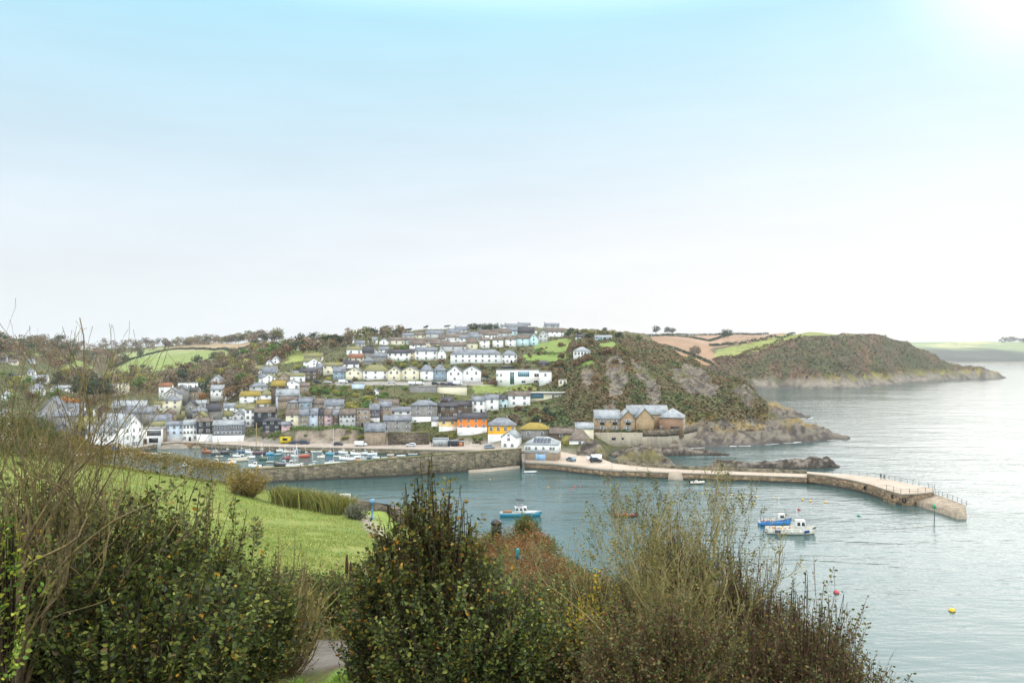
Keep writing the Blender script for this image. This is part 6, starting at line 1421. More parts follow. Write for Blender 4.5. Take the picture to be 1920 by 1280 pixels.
def crown_mesh(shape, base, alt, seed, n=520):
    """unit tree crown (height 1, on the ground at z 0)"""
    rng = np.random.default_rng(seed); pts = []
    if shape == 'conifer':
        z = rng.uniform(.12, 1, n)**.8; r = .24*(1-z)+.015; a = rng.uniform(0, 6.283, n); rr = r*np.sqrt(rng.uniform(.3, 1, n))*(1+.25*np.sin(z*40)); P_ = np.stack([rr*np.cos(a), rr*np.sin(a), z], 1); sz = .07
    else:
        nb = {'round': 11, 'bush': 8, 'tall': 9, 'wind': 7}[shape]; P_ = []
        for k in range(nb):
            if shape == 'round': c = np.array([rng.uniform(-.27, .27), rng.uniform(-.27, .27), rng.uniform(.28, .8)]); r = rng.uniform(.15, .26)
            elif shape == 'tall': c = np.array([rng.uniform(-.14, .14), rng.uniform(-.14, .14), .25+.65*k/nb]); r = rng.uniform(.1, .18)
            elif shape == 'wind': c = np.array([-.05+.4*k/nb+rng.uniform(-.05, .05), rng.uniform(-.2, .2), .72+.14*k/nb*rng.uniform(.3, 1.2)]); r = rng.uniform(.09, .16)
            else: c = np.array([rng.uniform(-.42, .42), rng.uniform(-.42, .42), rng.uniform(.2, .62)]); r = rng.uniform(.2, .36)
            m_ = n//nb; d = rng.normal(size=(m_, 3)); d /= np.linalg.norm(d, axis=1, keepdims=True); d *= rng.uniform(.55, 1.0, (m_, 1))**.5*r; d[:, 2] *= .75 if shape != 'wind' else .4
            P_.append(c+d)
        P_ = np.concatenate(P_); P_ = P_[P_[:, 2] > .02]; sz = {'round': .085, 'bush': .13, 'tall': .06, 'wind': .06}[shape]
    V, q = quads(P_, sz, rng); return mesh_np('crown', V, q, LEAF, col=tint(base, len(P_), rng, .38, alt, .22))
BARK = mat('tree_bark', '#5f5244', .9, .4, 1.5, .4, 8)
def trunk_mesh(shape, seed):
    rng = random.Random(seed); mb = MB(); top = {'round': .62, 'bush': .4, 'tall': .8, 'wind': .7, 'conifer': .9}[shape]; lean = .16 if shape == 'wind' else .02
    mb.tube((0, 0, -.12), (lean*.5, 0, top*.55), .028, .02, 6).tube((lean*.5, 0, top*.55), (lean, 0, top), .02, .008, 6)
    for k in range(5):
        a = rng.uniform(0, 6.28); z = top*rng.uniform(.35, .8); mb.tube((lean*z/top, 0, z), (lean+.26*math.cos(a)*(1 if shape != 'conifer' else .4), .26*math.sin(a)*(1 if shape != 'conifer' else .4), z+.18), .011, .004, 5)
    return mb.me('trunk', BARK)
def bare_mesh(seed, n=90):
    rng = random.Random(seed); mb = MB()
    def grow(p_, d, l, r, k):
        q = p_+d*l; mb.tube(p_, q, r, r*.62, 4 if k else 6)
        if k < 4:
            for _ in range(3 if k else 4): grow(p_.lerp(q, rng.uniform(.6, 1)), (d+Vector((rng.uniform(-1, 1), rng.uniform(-1, 1), rng.uniform(-.25, .6)))*.75).normalized(), l*rng.uniform(.55, .8), r*.55, k+1)
    grow(Vector((0, 0, -.1)), Vector((.03, 0, 1)), .36, .03, 0); return mb.me('crown', mat('bare_twigs', '#7d7264', .9, .3, 2))
TC = {'rust': (lin('#675440'), lin('#7f6340')), 'olive': (lin('#5f5f36'), lin('#77703c')), 'dark': (lin('#2f3c28'), lin('#41502f')), 'yellow': (lin('#7e7c3c'), lin('#94883c')), 'grey': (lin('#665c4c'), lin('#7c6a50')), 'green': (lin('#4d6630'), lin('#6a7c38')), 'orange': (lin('#9a6a34'), lin('#86602c')), 'brown': (lin('#59492f'), lin('#6e5a38'))}
TC = {k: tuple(tuple(1.5*c for c in q) for q in v) for k, v in TC.items()}
TM = {}
def tree_at(loc, h, shape, colr, label, rng, group=None, nm=None, cat='tree', w=1.0):
    v = rng.integers(0, 3); k = (shape, colr, int(v))
    if k not in TM:
        if shape == 'bare': TM[k] = (bare_mesh(int(v)+5), None)
        else: TM[k] = (crown_mesh(shape, TC[colr][0], TC[colr][1], 100+len(TM)), trunk_mesh(shape, int(v)))
    cm_, tm_ = TM[k]; t = empty(nm or {'conifer': 'fir_tree', 'bush': 'garden_shrub', 'wind': 'windswept_pine', 'bare': 'bare_tree'}.get(shape, 'broadleaf_tree'), loc, rng.uniform(0, 6.28) if shape != 'wind' else rng.uniform(-.25, .25))
    s = h*rng.uniform(.9, 1.1)*w; link('crown', cm_, t, scale=(s, s*rng.uniform(.85, 1.15), h))
    if tm_: link('trunk', tm_, t, scale=(s, s, h))
    tag(t, label, cat, group); return t
HX = np.array([(a, b_, r) for a, b_, r, z in HOUSES])
def scatter(poly, n, kinds, hr, label, group, seed, gap=.35, zf=None, Y0=250, Y1=1700, nm=None, cat='tree', ymin=0, clear=1.0):
    rng = np.random.default_rng(seed); xs = [q[0] for q in poly]; ys = [q[1] for q in poly]; got = []; tries = 0
    while len(got) < n and tries < n*14:
        tries += 1; px, py = rng.uniform(min(xs), max(xs)), rng.uniform(min(ys), max(ys))
        if not inpoly(np.array(px), np.array(py), poly): continue
        b_ = hit(px, py, zf, Y0, Y1); h = rng.uniform(*hr)
        if b_[2] < 1.5 or b_[1] < ymin: continue
        if (np.hypot(HX[:, 0]-b_[0], HX[:, 1]-b_[1]) < HX[:, 2]+h*.25*clear).any(): continue
        if any(math.hypot(b_[0]-g[0], b_[1]-g[1]) < gap*h for g in got): continue
        # keep the fronts of houses behind in view
        if cat != 'tree' and h > 2.5 and ((np.abs(HX[:, 0]/HX[:, 1]-b_[0]/b_[1])*b_[1] < HX[:, 2]*.9) & (HX[:, 1]-b_[1] > 0) & (HX[:, 1]-b_[1] < 16)).any(): h = rng.uniform(1.2, 2.2)
        got.append(b_); sh, cl = kinds[int(rng.integers(0, len(kinds)))]; tree_at((b_[0], b_[1], b_[2]-.15), h, sh, cl, label, rng, group, nm, cat)
R_, O_, D_, Y_, G_, E_, B_ = ('round','rust'), ('round','olive'), ('round','dark'), ('round','yellow'), ('round','grey'), ('round','green'), ('round','brown')
VALLEY = [(130,702),(200,706),(300,702),(335,692),(440,667),(520,657),(545,674),(500,694),(465,715),(440,748),(400,758),(372,738),(345,722),(300,742),(240,738),(205,748),(140,745),(105,712)]
scatter(VALLEY, 165, [R_,O_,O_,B_,G_,G_,G_,Y_,D_,E_,('tall','olive')], (8, 13), 'autumn tree in the wood that fills the valley behind the low town', 'trees of the valley wood', 1, gap=.22)
scatter([(400,712),(470,692),(482,742),(455,760),(405,752)], 24, [R_,B_,O_,G_], (7, 11), 'tree in the brown copse below the small white gabled cottage', 'trees of the copse below the lone cottage', 3)
def wood_mass(name, label, polys, n, kinds, hr, seed, zf=None, Y0=250, Y1=1700):
    rng = np.random.default_rng(seed); Vs = []; Cs = []; k = 0
    while k < n:
        poly = polys[k % len(polys)]; xs = [q[0] for q in poly]; ys = [q[1] for q in poly]; px, py = rng.uniform(min(xs), max(xs)), rng.uniform(min(ys), max(ys))
        if not inpoly(np.array(px), np.array(py), poly): continue
        k += 1; b_ = hit(px, py, zf, Y0, Y1); h = rng.uniform(*hr); sh, cl = kinds[int(rng.integers(0, len(kinds)))]; me = crown_mesh(sh, TC[cl][0], TC[cl][1], int(rng.integers(0, 900)), 240)
        V = np.empty(len(me.vertices)*3, np.float32); me.vertices.foreach_get('co', V); C_ = np.empty(len(me.vertices)*4, np.float32); me.color_attributes['Col'].data.foreach_get('color', C_); bpy.data.meshes.remove(me)
        V = V.reshape(-1, 3)*np.array([h*1.15, h*1.15, h])+np.array(b_)-np.array([0, 0, h*.12]); Vs.append(V); Cs.append(C_.reshape(-1, 4)[:, :3])
    V = np.concatenate(Vs); o = link(name, mesh_np(name, V, np.arange(len(V)).reshape(-1, 4), LEAF, col=np.concatenate(Cs))); o['kind'] = 'stuff'; o['label'] = label; o['category'] = 'wood'
wood_mass('far_woodland', 'far woods running along the ridges behind the valley', [[(100,655),(180,643),(297,643),(292,656),(220,668),(160,670)], [(306,652),(330,643),(430,636),(524,632),(524,641),(430,644),(330,651)], [(-80,650),(0,640),(110,640),(160,650),(120,660),(-80,660)], [(306,652),(330,643),(430,636),(524,632),(524,641),(430,644),(330,651)]], 230, [G_,B_,D_,O_,G_], (9, 15), 4)
wood_mass('hillside_wood', 'autumn wood on the far left hillside beyond the low town', [[(-60,650),(60,640),(110,645),(180,658),(250,672),(205,697),(170,690),(110,690),(60,672),(-60,690)]], 120, [R_,B_,G_,O_,B_,D_], (8, 13), 24)
scatter([(455,664),(490,655),(560,648),(640,640),(700,632),(760,626),(770,636),(700,650),(640,660),(570,668),(500,668)], 62, [B_,G_,O_,D_,R_,('wind','dark')], (8, 13), 'bushy tree along the crest of the hill left of the houses', 'trees along the hill crest', 6)
scatter([(-40,700),(60,690),(125,700),(140,740),(60,760),(-40,760)], 28, [O_,D_,B_,Y_,E_], (5, 9), 'tree between the houses of the left hillside', 'trees among the left hillside houses', 7)
scatter([(95,760),(150,752),(215,762),(200,775),(110,775)], 8, [D_,B_,('round','orange')], (5, 8), 'tree between the low town and the dark firs', 'trees at the edge of the low town', 17)
SG = [('bush','green'),('bush','olive'),('bush','brown'),('bush','dark'),('bush','yellow'),('bush','rust')]
scatter([(470,735),(560,692),(700,662),(860,642),(1040,640),(1065,720),(1000,742),(900,720),(720,716),(640,716),(600,735),(560,765),(500,775)], 200, SG+[('round','brown')], (2.0, 4.5), 'shrub in the gardens between the hillside houses', 'shrubs of the hillside gardens', 8, cat='shrub', clear=.4)
scatter([(585,730),(700,726),(860,738),(850,762),(760,770),(640,768),(575,765)], 60, SG[:2]+[('bush','green'),('bush','yellow'),('bush','olive')], (2, 4.2), 'shrub on the green bank between the villa road and the harbour terrace', 'shrubs on the green bank', 9, cat='shrub', clear=.4)
scatter([(785,815),(850,812),(940,838),(800,838)], 26, SG, (1.5, 3), 'shrub on the bank below the orange house', 'shrubs below the orange house', 10, cat='shrub', clear=.2)
scatter([(1000,815),(1060,835),(1100,830),(1060,812)], 18, SG, (1.5, 3), 'shrub on the bank behind the harbourside building', 'shrubs behind the harbourside building', 11, cat='shrub', clear=.2)
scatter([(905,738),(1020,742),(1040,790),(990,805),(930,785)], 40, SG[:4], (2, 4.5), 'shrub on the slope between the bank row and the yellow house', 'shrubs below the bank row', 12, cat='shrub', clear=.4)
scatter([(520,780),(545,770),(600,775),(560,790)], 8, SG, (2, 4), 'shrub behind the harbour terrace roofs', 'shrubs behind the harbour terrace', 13, cat='shrub', clear=.2)
scatter([(470,800),(520,806),(640,806),(680,812),(690,830),(560,826),(470,825)], 9, [('bush','green'),('bush','olive'),('bush','yellow')], (1.5, 3), 'ivy clump on the rock face above the quay road', 'ivy clumps on the rock face', 14, cat='ivy', nm='ivy_clump', clear=0)
scatter([(1050,650),(1130,640),(1200,650),(1180,680),(1090,690),(1050,690)], 34, [('bush','brown'),('bush','olive'),('bush','rust'),('round','grey')], (2.5, 5), 'wind-clipped thicket on the cliff top right of the houses', 'thickets on the cliff top', 15, cat='shrub', clear=.4)
scatter([(1065,620),(1140,626),(1200,634),(1200,640),(1130,636),(1060,630)], 26, [('bush','dark'),('round','dark'),('bush','olive')], (3, 6), 'dark hedgerow bush on the right skyline of the hill', 'hedgerow bushes on the right skyline', 16, cat='shrub')
rg = np.random.default_rng(77)
def single(px, py, h, sh, cl, label, group=None, **k): b_ = hit(px, py); return tree_at((b_[0], b_[1], b_[2]-.2), h, sh, cl, label, rg, group, **k)
for px, py, h in ((150,748,17),(163,752,20),(176,752,18),(188,750,16)): single(px, py, h, 'round', 'dark', 'very dark evergreen in the clump behind the low town', 'dark evergreens behind the low town')
single(235, 681, 13, 'round', 'dark', 'left one of two lone trees on the hedge line in the green field'); single(264, 672, 14, 'round', 'dark', 'right one of two lone trees on the hedge line in the green field')
single(268, 690, 6, 'bush', 'dark', 'low dark thicket in the middle of the green field', cat='shrub'); single(310, 655, 20, 'round', 'grey', 'tall lone tree at the left end of the stubble field skyline')
single(165, 776, 5, 'bush', 'yellow', 'bright yellow-green bush between two low town roofs', cat='shrub'); single(205, 787, 6, 'bush', 'orange', 'orange autumn bush in the low town', cat='shrub'); single(136, 760, 6, 'bush', 'orange', 'rusty orange bush behind the white gables of the low town', cat='shrub')
single(376, 748, 5, 'bush', 'orange', 'orange bush behind the grey stone gables', cat='shrub')
for i, (px, py, h) in enumerate(((766,632,9),(796,628,10),(836,625,9),(603,652,10),(628,648,9))): single(px, py, h, 'wind', 'dark', ('wind-bent pine on the skyline above the second terrace','wind-bent pine right of another on the skyline','wind-bent pine just left of the hilltop terrace roofs','wind-bent pine on the left crest of the hill','wind-bent pine right of its neighbour on the left crest')[i])
for px in (884, 893, 902, 911, 921, 930): single(px, 622, 8.5, 'round', 'dark', 'dark pine in the clump on the hilltop skyline', 'dark pines of the hilltop clump')
single(1036, 620, 9, 'bare', 'grey', 'pale bare spreading tree on the hilltop skyline'); single(1020, 622, 8, 'bare', 'grey', 'smaller bare tree left of the pale spreading one')
single(685, 775, 6.5, 'round', 'green', 'bright green round tree in the middle of the green bank'); single(660, 772, 6, 'bush', 'yellow', 'yellow-green bush left of the bright round tree', cat='shrub')
single(968, 800, 8, 'bare', 'grey', 'pale bare tree above the yellow house'); single(1290, 640, 1, 'bush', 'dark', 'x') if 0 else None
for px, py, h, lb in ((1230,625,16,'round lone tree on the brown field skyline'),(1252,625,14,'left of a pair of trees on the brown field skyline'),(1261,625,12,'right of a pair of trees on the brown field skyline'),(1357,632,15,'left one of two trees by the green field skyline'),(1365,632,15,'right one of two trees by the green field skyline')):
    b_ = hit(px, py+2, head_z, 700, 1700); tree_at(b_, h, 'round', 'dark', lb, rg)
for k, (px, py) in enumerate(((1298,668),(1303,664),(1308,668))): b_ = hit(px, py, head_z, 700, 1700); tree_at(b_, 12, 'round', 'grey', 'tree in the small dark copse in the brown field', rg, 'trees of the copse in the brown field')

def hedge_mesh(pts, w, h, base, alt, seed, dens=26, size=.5, zf=None):
    rng = np.random.default_rng(seed); V_ = []
    for (a, b_), (c, d) in zip(pts[:-1], pts[1:]):
        l = math.hypot(c-a, d-b_); n = int(l*dens); u = rng.random(n); th = rng.uniform(0, math.pi, n); r = np.sqrt(rng.uniform(.4, 1, n)); nx, ny = -(d-b_)/l, (c-a)/l
        o = np.cos(th)*r*w/2; x = a+(c-a)*u+nx*o; y = b_+(d-b_)*u+ny*o
        hh = h*(.75+.5*fbm(x/3.5, y/3.5, 3, seed)); z = (zf or town_z)(x, y)+np.sin(th)*r*hh; V_.append(np.stack([x, y, z], 1))
    P_ = np.concatenate(V_); V, q = quads(P_, size, rng, .2); return P_, V, q, tint(base, len(P_), rng, .4, alt, .25)
def hedge(name, pts, w, h, cl, label, seed, group=None, **k):
    P_, V, q, c = hedge_mesh(pts, w, h, TC[cl][0], TC[cl][1], seed, **k); o0 = P_[len(P_)//2]
    o = link(name, mesh_np(name, V-o0, q, LEAF, col=c), None, o0); return tag(o, label, 'hedge', group)
def pl(pts, zf=None, Y0=250, Y1=1700): return [hit(px, py, zf, Y0, Y1)[:2] for px, py in pts]
hedge('field_hedge', pl([(205,690),(240,676),(290,662),(330,655),(420,655),(445,661)]), 3, 2.6, 'dark', 'dark hedge bank between the two green fields above the valley', 21, dens=8, size=1.4)
hedge('field_hedge', pl([(430,661),(470,652),(520,645)]), 3, 2.6, 'dark', 'dark hedge along the right end of the stubble field', 22, dens=8, size=1.4)
for i, (pp, lb) in enumerate((([(1240,630),(1300,634),(1330,640),(1372,628)], 'upper field hedge crossing the brown field'), ([(1225,648),(1262,654),(1300,668),(1335,684)], 'lower field hedge crossing the brown field'), ([(1330,648),(1380,646),(1440,634),(1490,623)], 'hedge along the upper edge of the bright green field'), ([(1200,627),(1290,629),(1372,627),(1440,625)], 'hedge along the brown field skyline'), ([(1338,676),(1352,672),(1430,653),(1462,641),(1500,630)], 'ragged hedge along the lower edge of the bright green field'))):
    hedge('field_hedge', pl(pp, head_z, 700, 1700), 4, 3.2, 'dark' if i != 4 else 'brown', lb, 30+i, zf=head_z, dens=8, size=1.6)
hedge('garden_hedge', pl([(985,680),(1062,677)]), 2, 1.6, 'dark', 'dark hedge below the cliff-top lawn', 41); hedge('garden_hedge', pl([(1000,662),(1062,662)]), 2, 2, 'green', 'hedge between the two cliff-top lawns', 42)
hedge('garden_hedge', pl([(1064,662),(1075,640)]), 2, 2.4, 'brown', 'brown hedge on the right side of the cliff-top lawns', 43); hedge('garden_hedge', pl([(845,690),(905,691),(975,693)]), 2, 1.8, 'dark', 'dark hedge in front of the long white terrace', 44)
hedge('garden_hedge', pl([(725,680),(800,681),(860,680)]), 2.2, 2.6, 'olive', 'hedge bank below the second terrace', 45)

hedge('ivy_bank', [(at(px, 804, 337.5)[0], 337.5) for px in (500,545,600,650,684)], 2.4, 1.3, 'green', 'green ivy bank along the top of the rock face above the quay road', 46, dens=40, size=.45)
hedge('ivy_bank', [(at(px, 815, 334.5)[0], 334.5) for px in (672,680,686)], 2.4, 2.6, 'dark', 'dark ivy left of the windowless stone store', 47, dens=60, size=.45)
# ------------------------------------------------------------------ scrub on the cliffs (nobody could count it)
def scrub(name, label, pxr, Yr, zf, n, size, hmax, seed, mask, colf, up=1.3):
    rng = np.random.default_rng(seed); px = rng.uniform(*pxr, n); Y = np.exp(rng.uniform(math.log(Yr[0]), math.log(Yr[1]), n)); X = (px-CX)/F*Y; z = zf(X, Y); k = mask(px, X, Y, z, rng); X, Y, z, px = X[k], Y[k], z[k], px[k]
    if HX is not None and zf is town_z:
        k = np.ones(len(X), bool)
        for a, b_, r in HX: k &= np.hypot(X-a, Y-b_) > r*1.05
        X, Y, z, px = X[k], Y[k], z[k], px[k]
    cl = fbm(X/(size*6), Y/(size*6), 3, seed); P_ = np.stack([X, Y, z+hmax*np.clip(cl*1.6-.4, .03, 1)*rng.uniform(.15, 1, len(X))], 1); V, q = quads(P_, size, rng, up)
    c = colf(X, Y, z, rng); c = np.repeat(c*rng.uniform(.78, 1.18, (len(X), 1)), 4, axis=0); o = link(name, mesh_np(name, V, q, LEAF, col=c)); o['kind'] = 'stuff'; o['label'] = label; o['category'] = 'scrub'
def pal(X, Y, s, cols, seed, rng):
    n1 = fbm(X/s, Y/s, 4, seed)+rng.normal(0, .05, len(X)); n1 = (n1-n1.min())/(n1.max()-n1.min()); i = np.clip((n1*1.5-.25)*len(cols), 0, len(cols)-1).astype(int); return np.array(cols)[i]
CL = [tuple(1.3*v for v in lin(c)) for c in ('#3c4a28', '#4a5a2e', '#565638', '#5e5438', '#5c5034', '#664a34', '#53562f', '#46542c')]
def mk(px, X, Y, z, rng):
    ok = (z > 5) & (ss(1005, 1060, px) > rng.random(len(px))) & (~crag(px, HY+(HC-z)*F/Y, X, Y, z) | (rng.random(len(px)) < .12)) & ~((px > 1250) & (z < 9) & (rng.random(len(px)) < .8))
    py = HY+(HC-z)*F/Y
    for f_, _ in TFIELDS[5:9]: ok &= ~inpoly(px, py, f_)
    return ok
scrub('cliff_scrub', 'bracken, gorse and bramble covering the cliff behind the hotel', (1000, 1440), (300, 640), town_z, 75000, 1.1, 1.6, 5, mk, lambda X, Y, z, r: pal(X, Y, 16, CL, 91, r))
HLc = [tuple(1.2*v for v in lin(c)) for c in ('#434c2c', '#4c5230', '#565238', '#604e3a', '#654a38', '#565034', '#48502e')]
def mk2(px, X, Y, z, rng):
    ok = (z > 8+6*rng.random(len(px))) & (z < 75); py = HY+(HC-z)*F/Y
    up = inpoly(px, py, [(1195,610),(1585,610),(1575,629),(1500,631),(1460,643),(1430,656),(1350,675),(1335,684),(1295,692),(1195,670)]); return ok & ~up & (px > 1270)
scrub('headland_scrub', 'heath and bracken covering the long headland', (1200, 1860), (740, 1300), head_z, 80000, 2.0, 2.4, 6, mk2, lambda X, Y, z, r: pal(X, Y, 40, HLc, 92, r), 2.2)
def mk3(px, X, Y, z, rng):
    py = HY+(HC-z)*F/Y; ok = (z > 3.4) & (px < 1010) & (fbm(X/12, Y/12, 3, 57) > .38) & ~((abs(py-718.5) < 4) & (px > 600) & (px < 930))
    for f_, _ in TFIELDS: ok &= ~inpoly(px, py, f_) | (_[0] < .12)
    return ok & ~((px > 520) & (px < 700) & (z < 8.5))
scrub('hill_undergrowth', 'rough undergrowth between houses and trees on the hill', (-100, 1010), (335, 900), town_z, 90000, .9, 1.3, 7, mk3, lambda X, Y, z, r: pal(X, Y, 14, [lin(c) for c in ('#4a5c30','#5e6636','#6a6c3c','#5a5236','#506032','#685a3c')], 93, r))

wood_mass('far_woodland', 'dark far wood on the skyline of the distant coast', [[(1868,640),(1890,636),(1960,638),(1960,643),(1868,643)]], 40, [D_], (14, 22), 9, far_z, 2600, 4400)
print('COUNTS', sorted(((k, sum(1 for o in COL.objects if o.name.split('.')[0] == k)) for k in set(o.name.split('.')[0] for o in COL.objects if o.parent is None)), key=lambda q: -q[1])[:8])
# ------------------------------------------------------------------ foreground plants, leaf by leaf
def nrmz(v): return v/(np.linalg.norm(v, axis=-1, keepdims=True)+1e-9)
def bez(a, b_, c, m):
    u = np.linspace(0, 1, m)[None, :, None]; return (1-u)**2*a[:, None]+2*u*(1-u)*b_[:, None]+u*u*c[:, None]
def tubes(P_, r0, r1, k=3):
    """P_ (S,m,3) polylines -> tube mesh arrays"""
    S_, m_, _ = P_.shape; d = nrmz(np.gradient(P_, axis=1)); ref = np.where(np.abs(d[..., 2:3]) > .9, np.array([1., 0, 0]), np.array([0, 0, 1.])); u = nrmz(np.cross(d, ref)); w = np.cross(d, u)
    t = np.linspace(0, 1, m_)[None, :, None]; R0 = np.asarray(r0).reshape(-1, 1, 1) if np.ndim(r0) else r0; R1 = np.asarray(r1).reshape(-1, 1, 1) if np.ndim(r1) else r1; r = R0*(1-t)+R1*t
    V = np.stack([P_+r*(u*math.cos(2*math.pi*i/k)+w*math.sin(2*math.pi*i/k)) for i in range(k)], 2); i = np.arange(S_*m_*k).reshape(S_, m_, k)
    q = np.stack([i[:, :-1], np.roll(i, -1, 2)[:, :-1], np.roll(i, -1, 2)[:, 1:], i[:, 1:]], -1).reshape(-1, 4); return V.reshape(-1, 3), q
def leaves(pos, dirv, nor, size, rng, wid=.62):
    """rounded leaves folded along the midrib: 6 verts, 2 quads each"""
    n = len(pos); d = nrmz(dirv); s = nrmz(np.cross(d, nor)); up = np.cross(s, d); L_ = (size*rng.uniform(.55, 1.25, n))[:, None]; w = L_*wid*.5*rng.uniform(.8, 1.2, (n, 1)); cup = rng.uniform(.05, .35, (n, 1)); droop = rng.uniform(-.05, .3, (n, 1))
    b0 = pos; tip = pos+d*L_-up*L_*droop
    r1 = pos+d*L_*.28+s*w*.9+up*w*cup; r2 = pos+d*L_*.68+s*w*.8+up*(w*cup-L_*droop*.4); l1 = pos+d*L_*.28-s*w*.9+up*w*cup; l2 = pos+d*L_*.68-s*w*.8+up*(w*cup-L_*droop*.4)
    V = np.stack([b0, r1, r2, tip, l2, l1], 1).reshape(-1, 3); i = (np.arange(n)*6)[:, None]; q = np.concatenate([i+np.array([[0, 1, 2, 3]]), i+np.array([[0, 3, 4, 5]])], 1).reshape(-1, 4); return V, q
FL = leafmat('shrub_leaves', .5, .3, .25)
def along(P_, n_per, t0, t1, rng, off):
    """points, directions and sides for leaves in two ranks along polylines P_"""
    S_, m_, _ = P_.shape; u = np.linspace(t0, t1, n_per)[None]+rng.uniform(-.3, .3, (S_, n_per))*(t1-t0)/n_per; u = np.clip(u, 0, .999)*(m_-1); i = u.astype(int); f_ = (u-i)[..., None]; r = np.arange(S_)[:, None]
    a, b_ = P_[r, i], P_[r, np.minimum(i+1, m_-1)]; pos = a*(1-f_)+b_*f_; d = nrmz(b_-a); side = nrmz(np.cross(d, rng.normal(size=(S_, 1, 3))+np.array([0, 0, 1.5]))); sg = np.where(np.arange(n_per) % 2 == 0, 1., -1.)[None, :, None]
    ld = nrmz(d*rng.uniform(.2, .9, (S_, n_per, 1))+side*sg*.9+rng.normal(0, .28, (S_, n_per, 3))+np.array([0, 0, -.05])); nor = nrmz(np.cross(ld, d)*sg+rng.normal(0, .45, (S_, n_per, 3))+np.array([0, 0, .5]))
    return (pos+ld*off).reshape(-1, 3), ld.reshape(-1, 3), nor.reshape(-1, 3), np.repeat(np.linspace(t0, t1, n_per)[None], S_, 0).ravel()
def cols(n, pal_, wts, rng, v=.3):
    k = rng.choice(len(pal_), n, p=np.array(wts)/sum(wts)); return np.array(pal_)[k]*rng.uniform(1-v, 1+v, (n, 1))
def shrub(name, label, px, Y, hw, hd, H_, ns, leaf, pal_, wts, seed, tip=None, twig='#5a4a38', side=5, lper=22, cat='bush', group=None, dome=.5, spike=.12, bare=0.0, z=None, lean=(0, 0), root=.28, slen=.5, twr=.011, hmin=.7):
    rng = np.random.default_rng(seed); x0 = (px-CX)/F*Y; z0 = float(near_z(x0, Y)) if z is None else z; a = rng.uniform(0, 2*math.pi, ns); r = np.sqrt(rng.random(ns)); ux, uy = r*np.cos(a), r*np.sin(a)
    hh = H_*(1-dome*(ux**2+uy**2))*rng.uniform(hmin, 1.0, ns)+H_*spike*(rng.random(ns) < .3)*rng.random(ns)
    A = np.stack([ux*hw*root, uy*hd*root, np.full(ns, -.15)], 1); C_ = np.stack([ux*hw+lean[0]*hh, uy*hd+lean[1]*hh, hh], 1); Bm = np.stack([ux*hw*.95+lean[0]*hh*.3, uy*hd*.95+lean[1]*hh*.3, hh*.38], 1)+rng.normal(0, .1, (ns, 3))*H_*.2
    P_ = bez(A, Bm, C_, 9); P_[:, 1:] += rng.normal(0, .012, P_[:, 1:].shape)*H_*.5
    o0 = Vector((x0, Y, z0)); t = empty(name, o0)
    Vt, qt = tubes(P_, twr*(.8+.25*H_), .003); TV, TQ = [Vt], [qt]; LV, LQ, LC = [], [], []
    def put(pos, d, nr, tt, sz, hgt):
        k = rng.random(len(pos)) > bare; pos, d, nr, tt = pos[k], d[k], nr[k], tt[k]; V, q = leaves(pos, d, nr, sz, rng); c = cols(len(pos), pal_, wts, rng)
        if tip is not None: w = np.clip((pos[:, 2:3]/H_-.55)*1.8, 0, 1)*rng.random((len(pos), 1)); c = c*(1-w)+np.array(tip)*rng.uniform(.7, 1.25, (len(pos), 1))*w
        LV.append(V); LQ.append(q); LC.append(np.repeat(c, 6, axis=0))
    put(*along(P_, int(lper*1.3), .3, 1.0, rng, .012), leaf, H_)
    if side:
        i = rng.integers(0, ns, ns*side); u = rng.uniform(.22, .95, ns*side)*8; j = u.astype(int); b0 = P_[i, j]; d = nrmz(P_[i, np.minimum(j+1, 8)]-P_[i, j]+1e-6); out = nrmz(np.stack([b0[:, 0]/hw, b0[:, 1]/hd, np.zeros(len(b0))], 1)+rng.normal(0, .6, (len(b0), 3)))
        ln = slen*rng.uniform(.4, 1.2, len(b0))[:, None]; c2 = b0+nrmz(d*.6+out*.8+np.array([0, 0, .45]))*ln; m2 = b0+nrmz(d*.3+out)*ln*.5; Q_ = bez(b0, m2, c2, 5); V, q = tubes(Q_, twr*.4, .0022); TV.append(V); TQ.append(q); put(*along(Q_, lper, .15, 1.0, rng, .012), leaf, H_)
    def cat_(Vs, Qs):
        o = 0; R_ = []
        for v, q in zip(Vs, Qs): R_.append(q+o); o += len(v)
        return np.concatenate(Vs), np.concatenate(Qs)
    V, q = cat_(TV, TQ); link('branches', mesh_np('branches', V, q, mat('twig_'+twig.lstrip('#'), twig, .85, .3, 9, 0, 40), smooth=True), t)
    if LV: V, q = cat_(LV, LQ); link('foliage', mesh_np('foliage', V, q, FL, col=np.concatenate(LC)), t)
    tag(t, label, cat, group); return t
def lc(*h): return [np.array(lin(a))*1.32 for a in h]
GP = lc('#38422a', '#485528', '#616a34', '#83853f', '#a8802e', '#5a4a30'); GW = [4, 5, 3.4, 1.8, .3, .5]
TIPY = np.array(lin('#7d7c3a'))
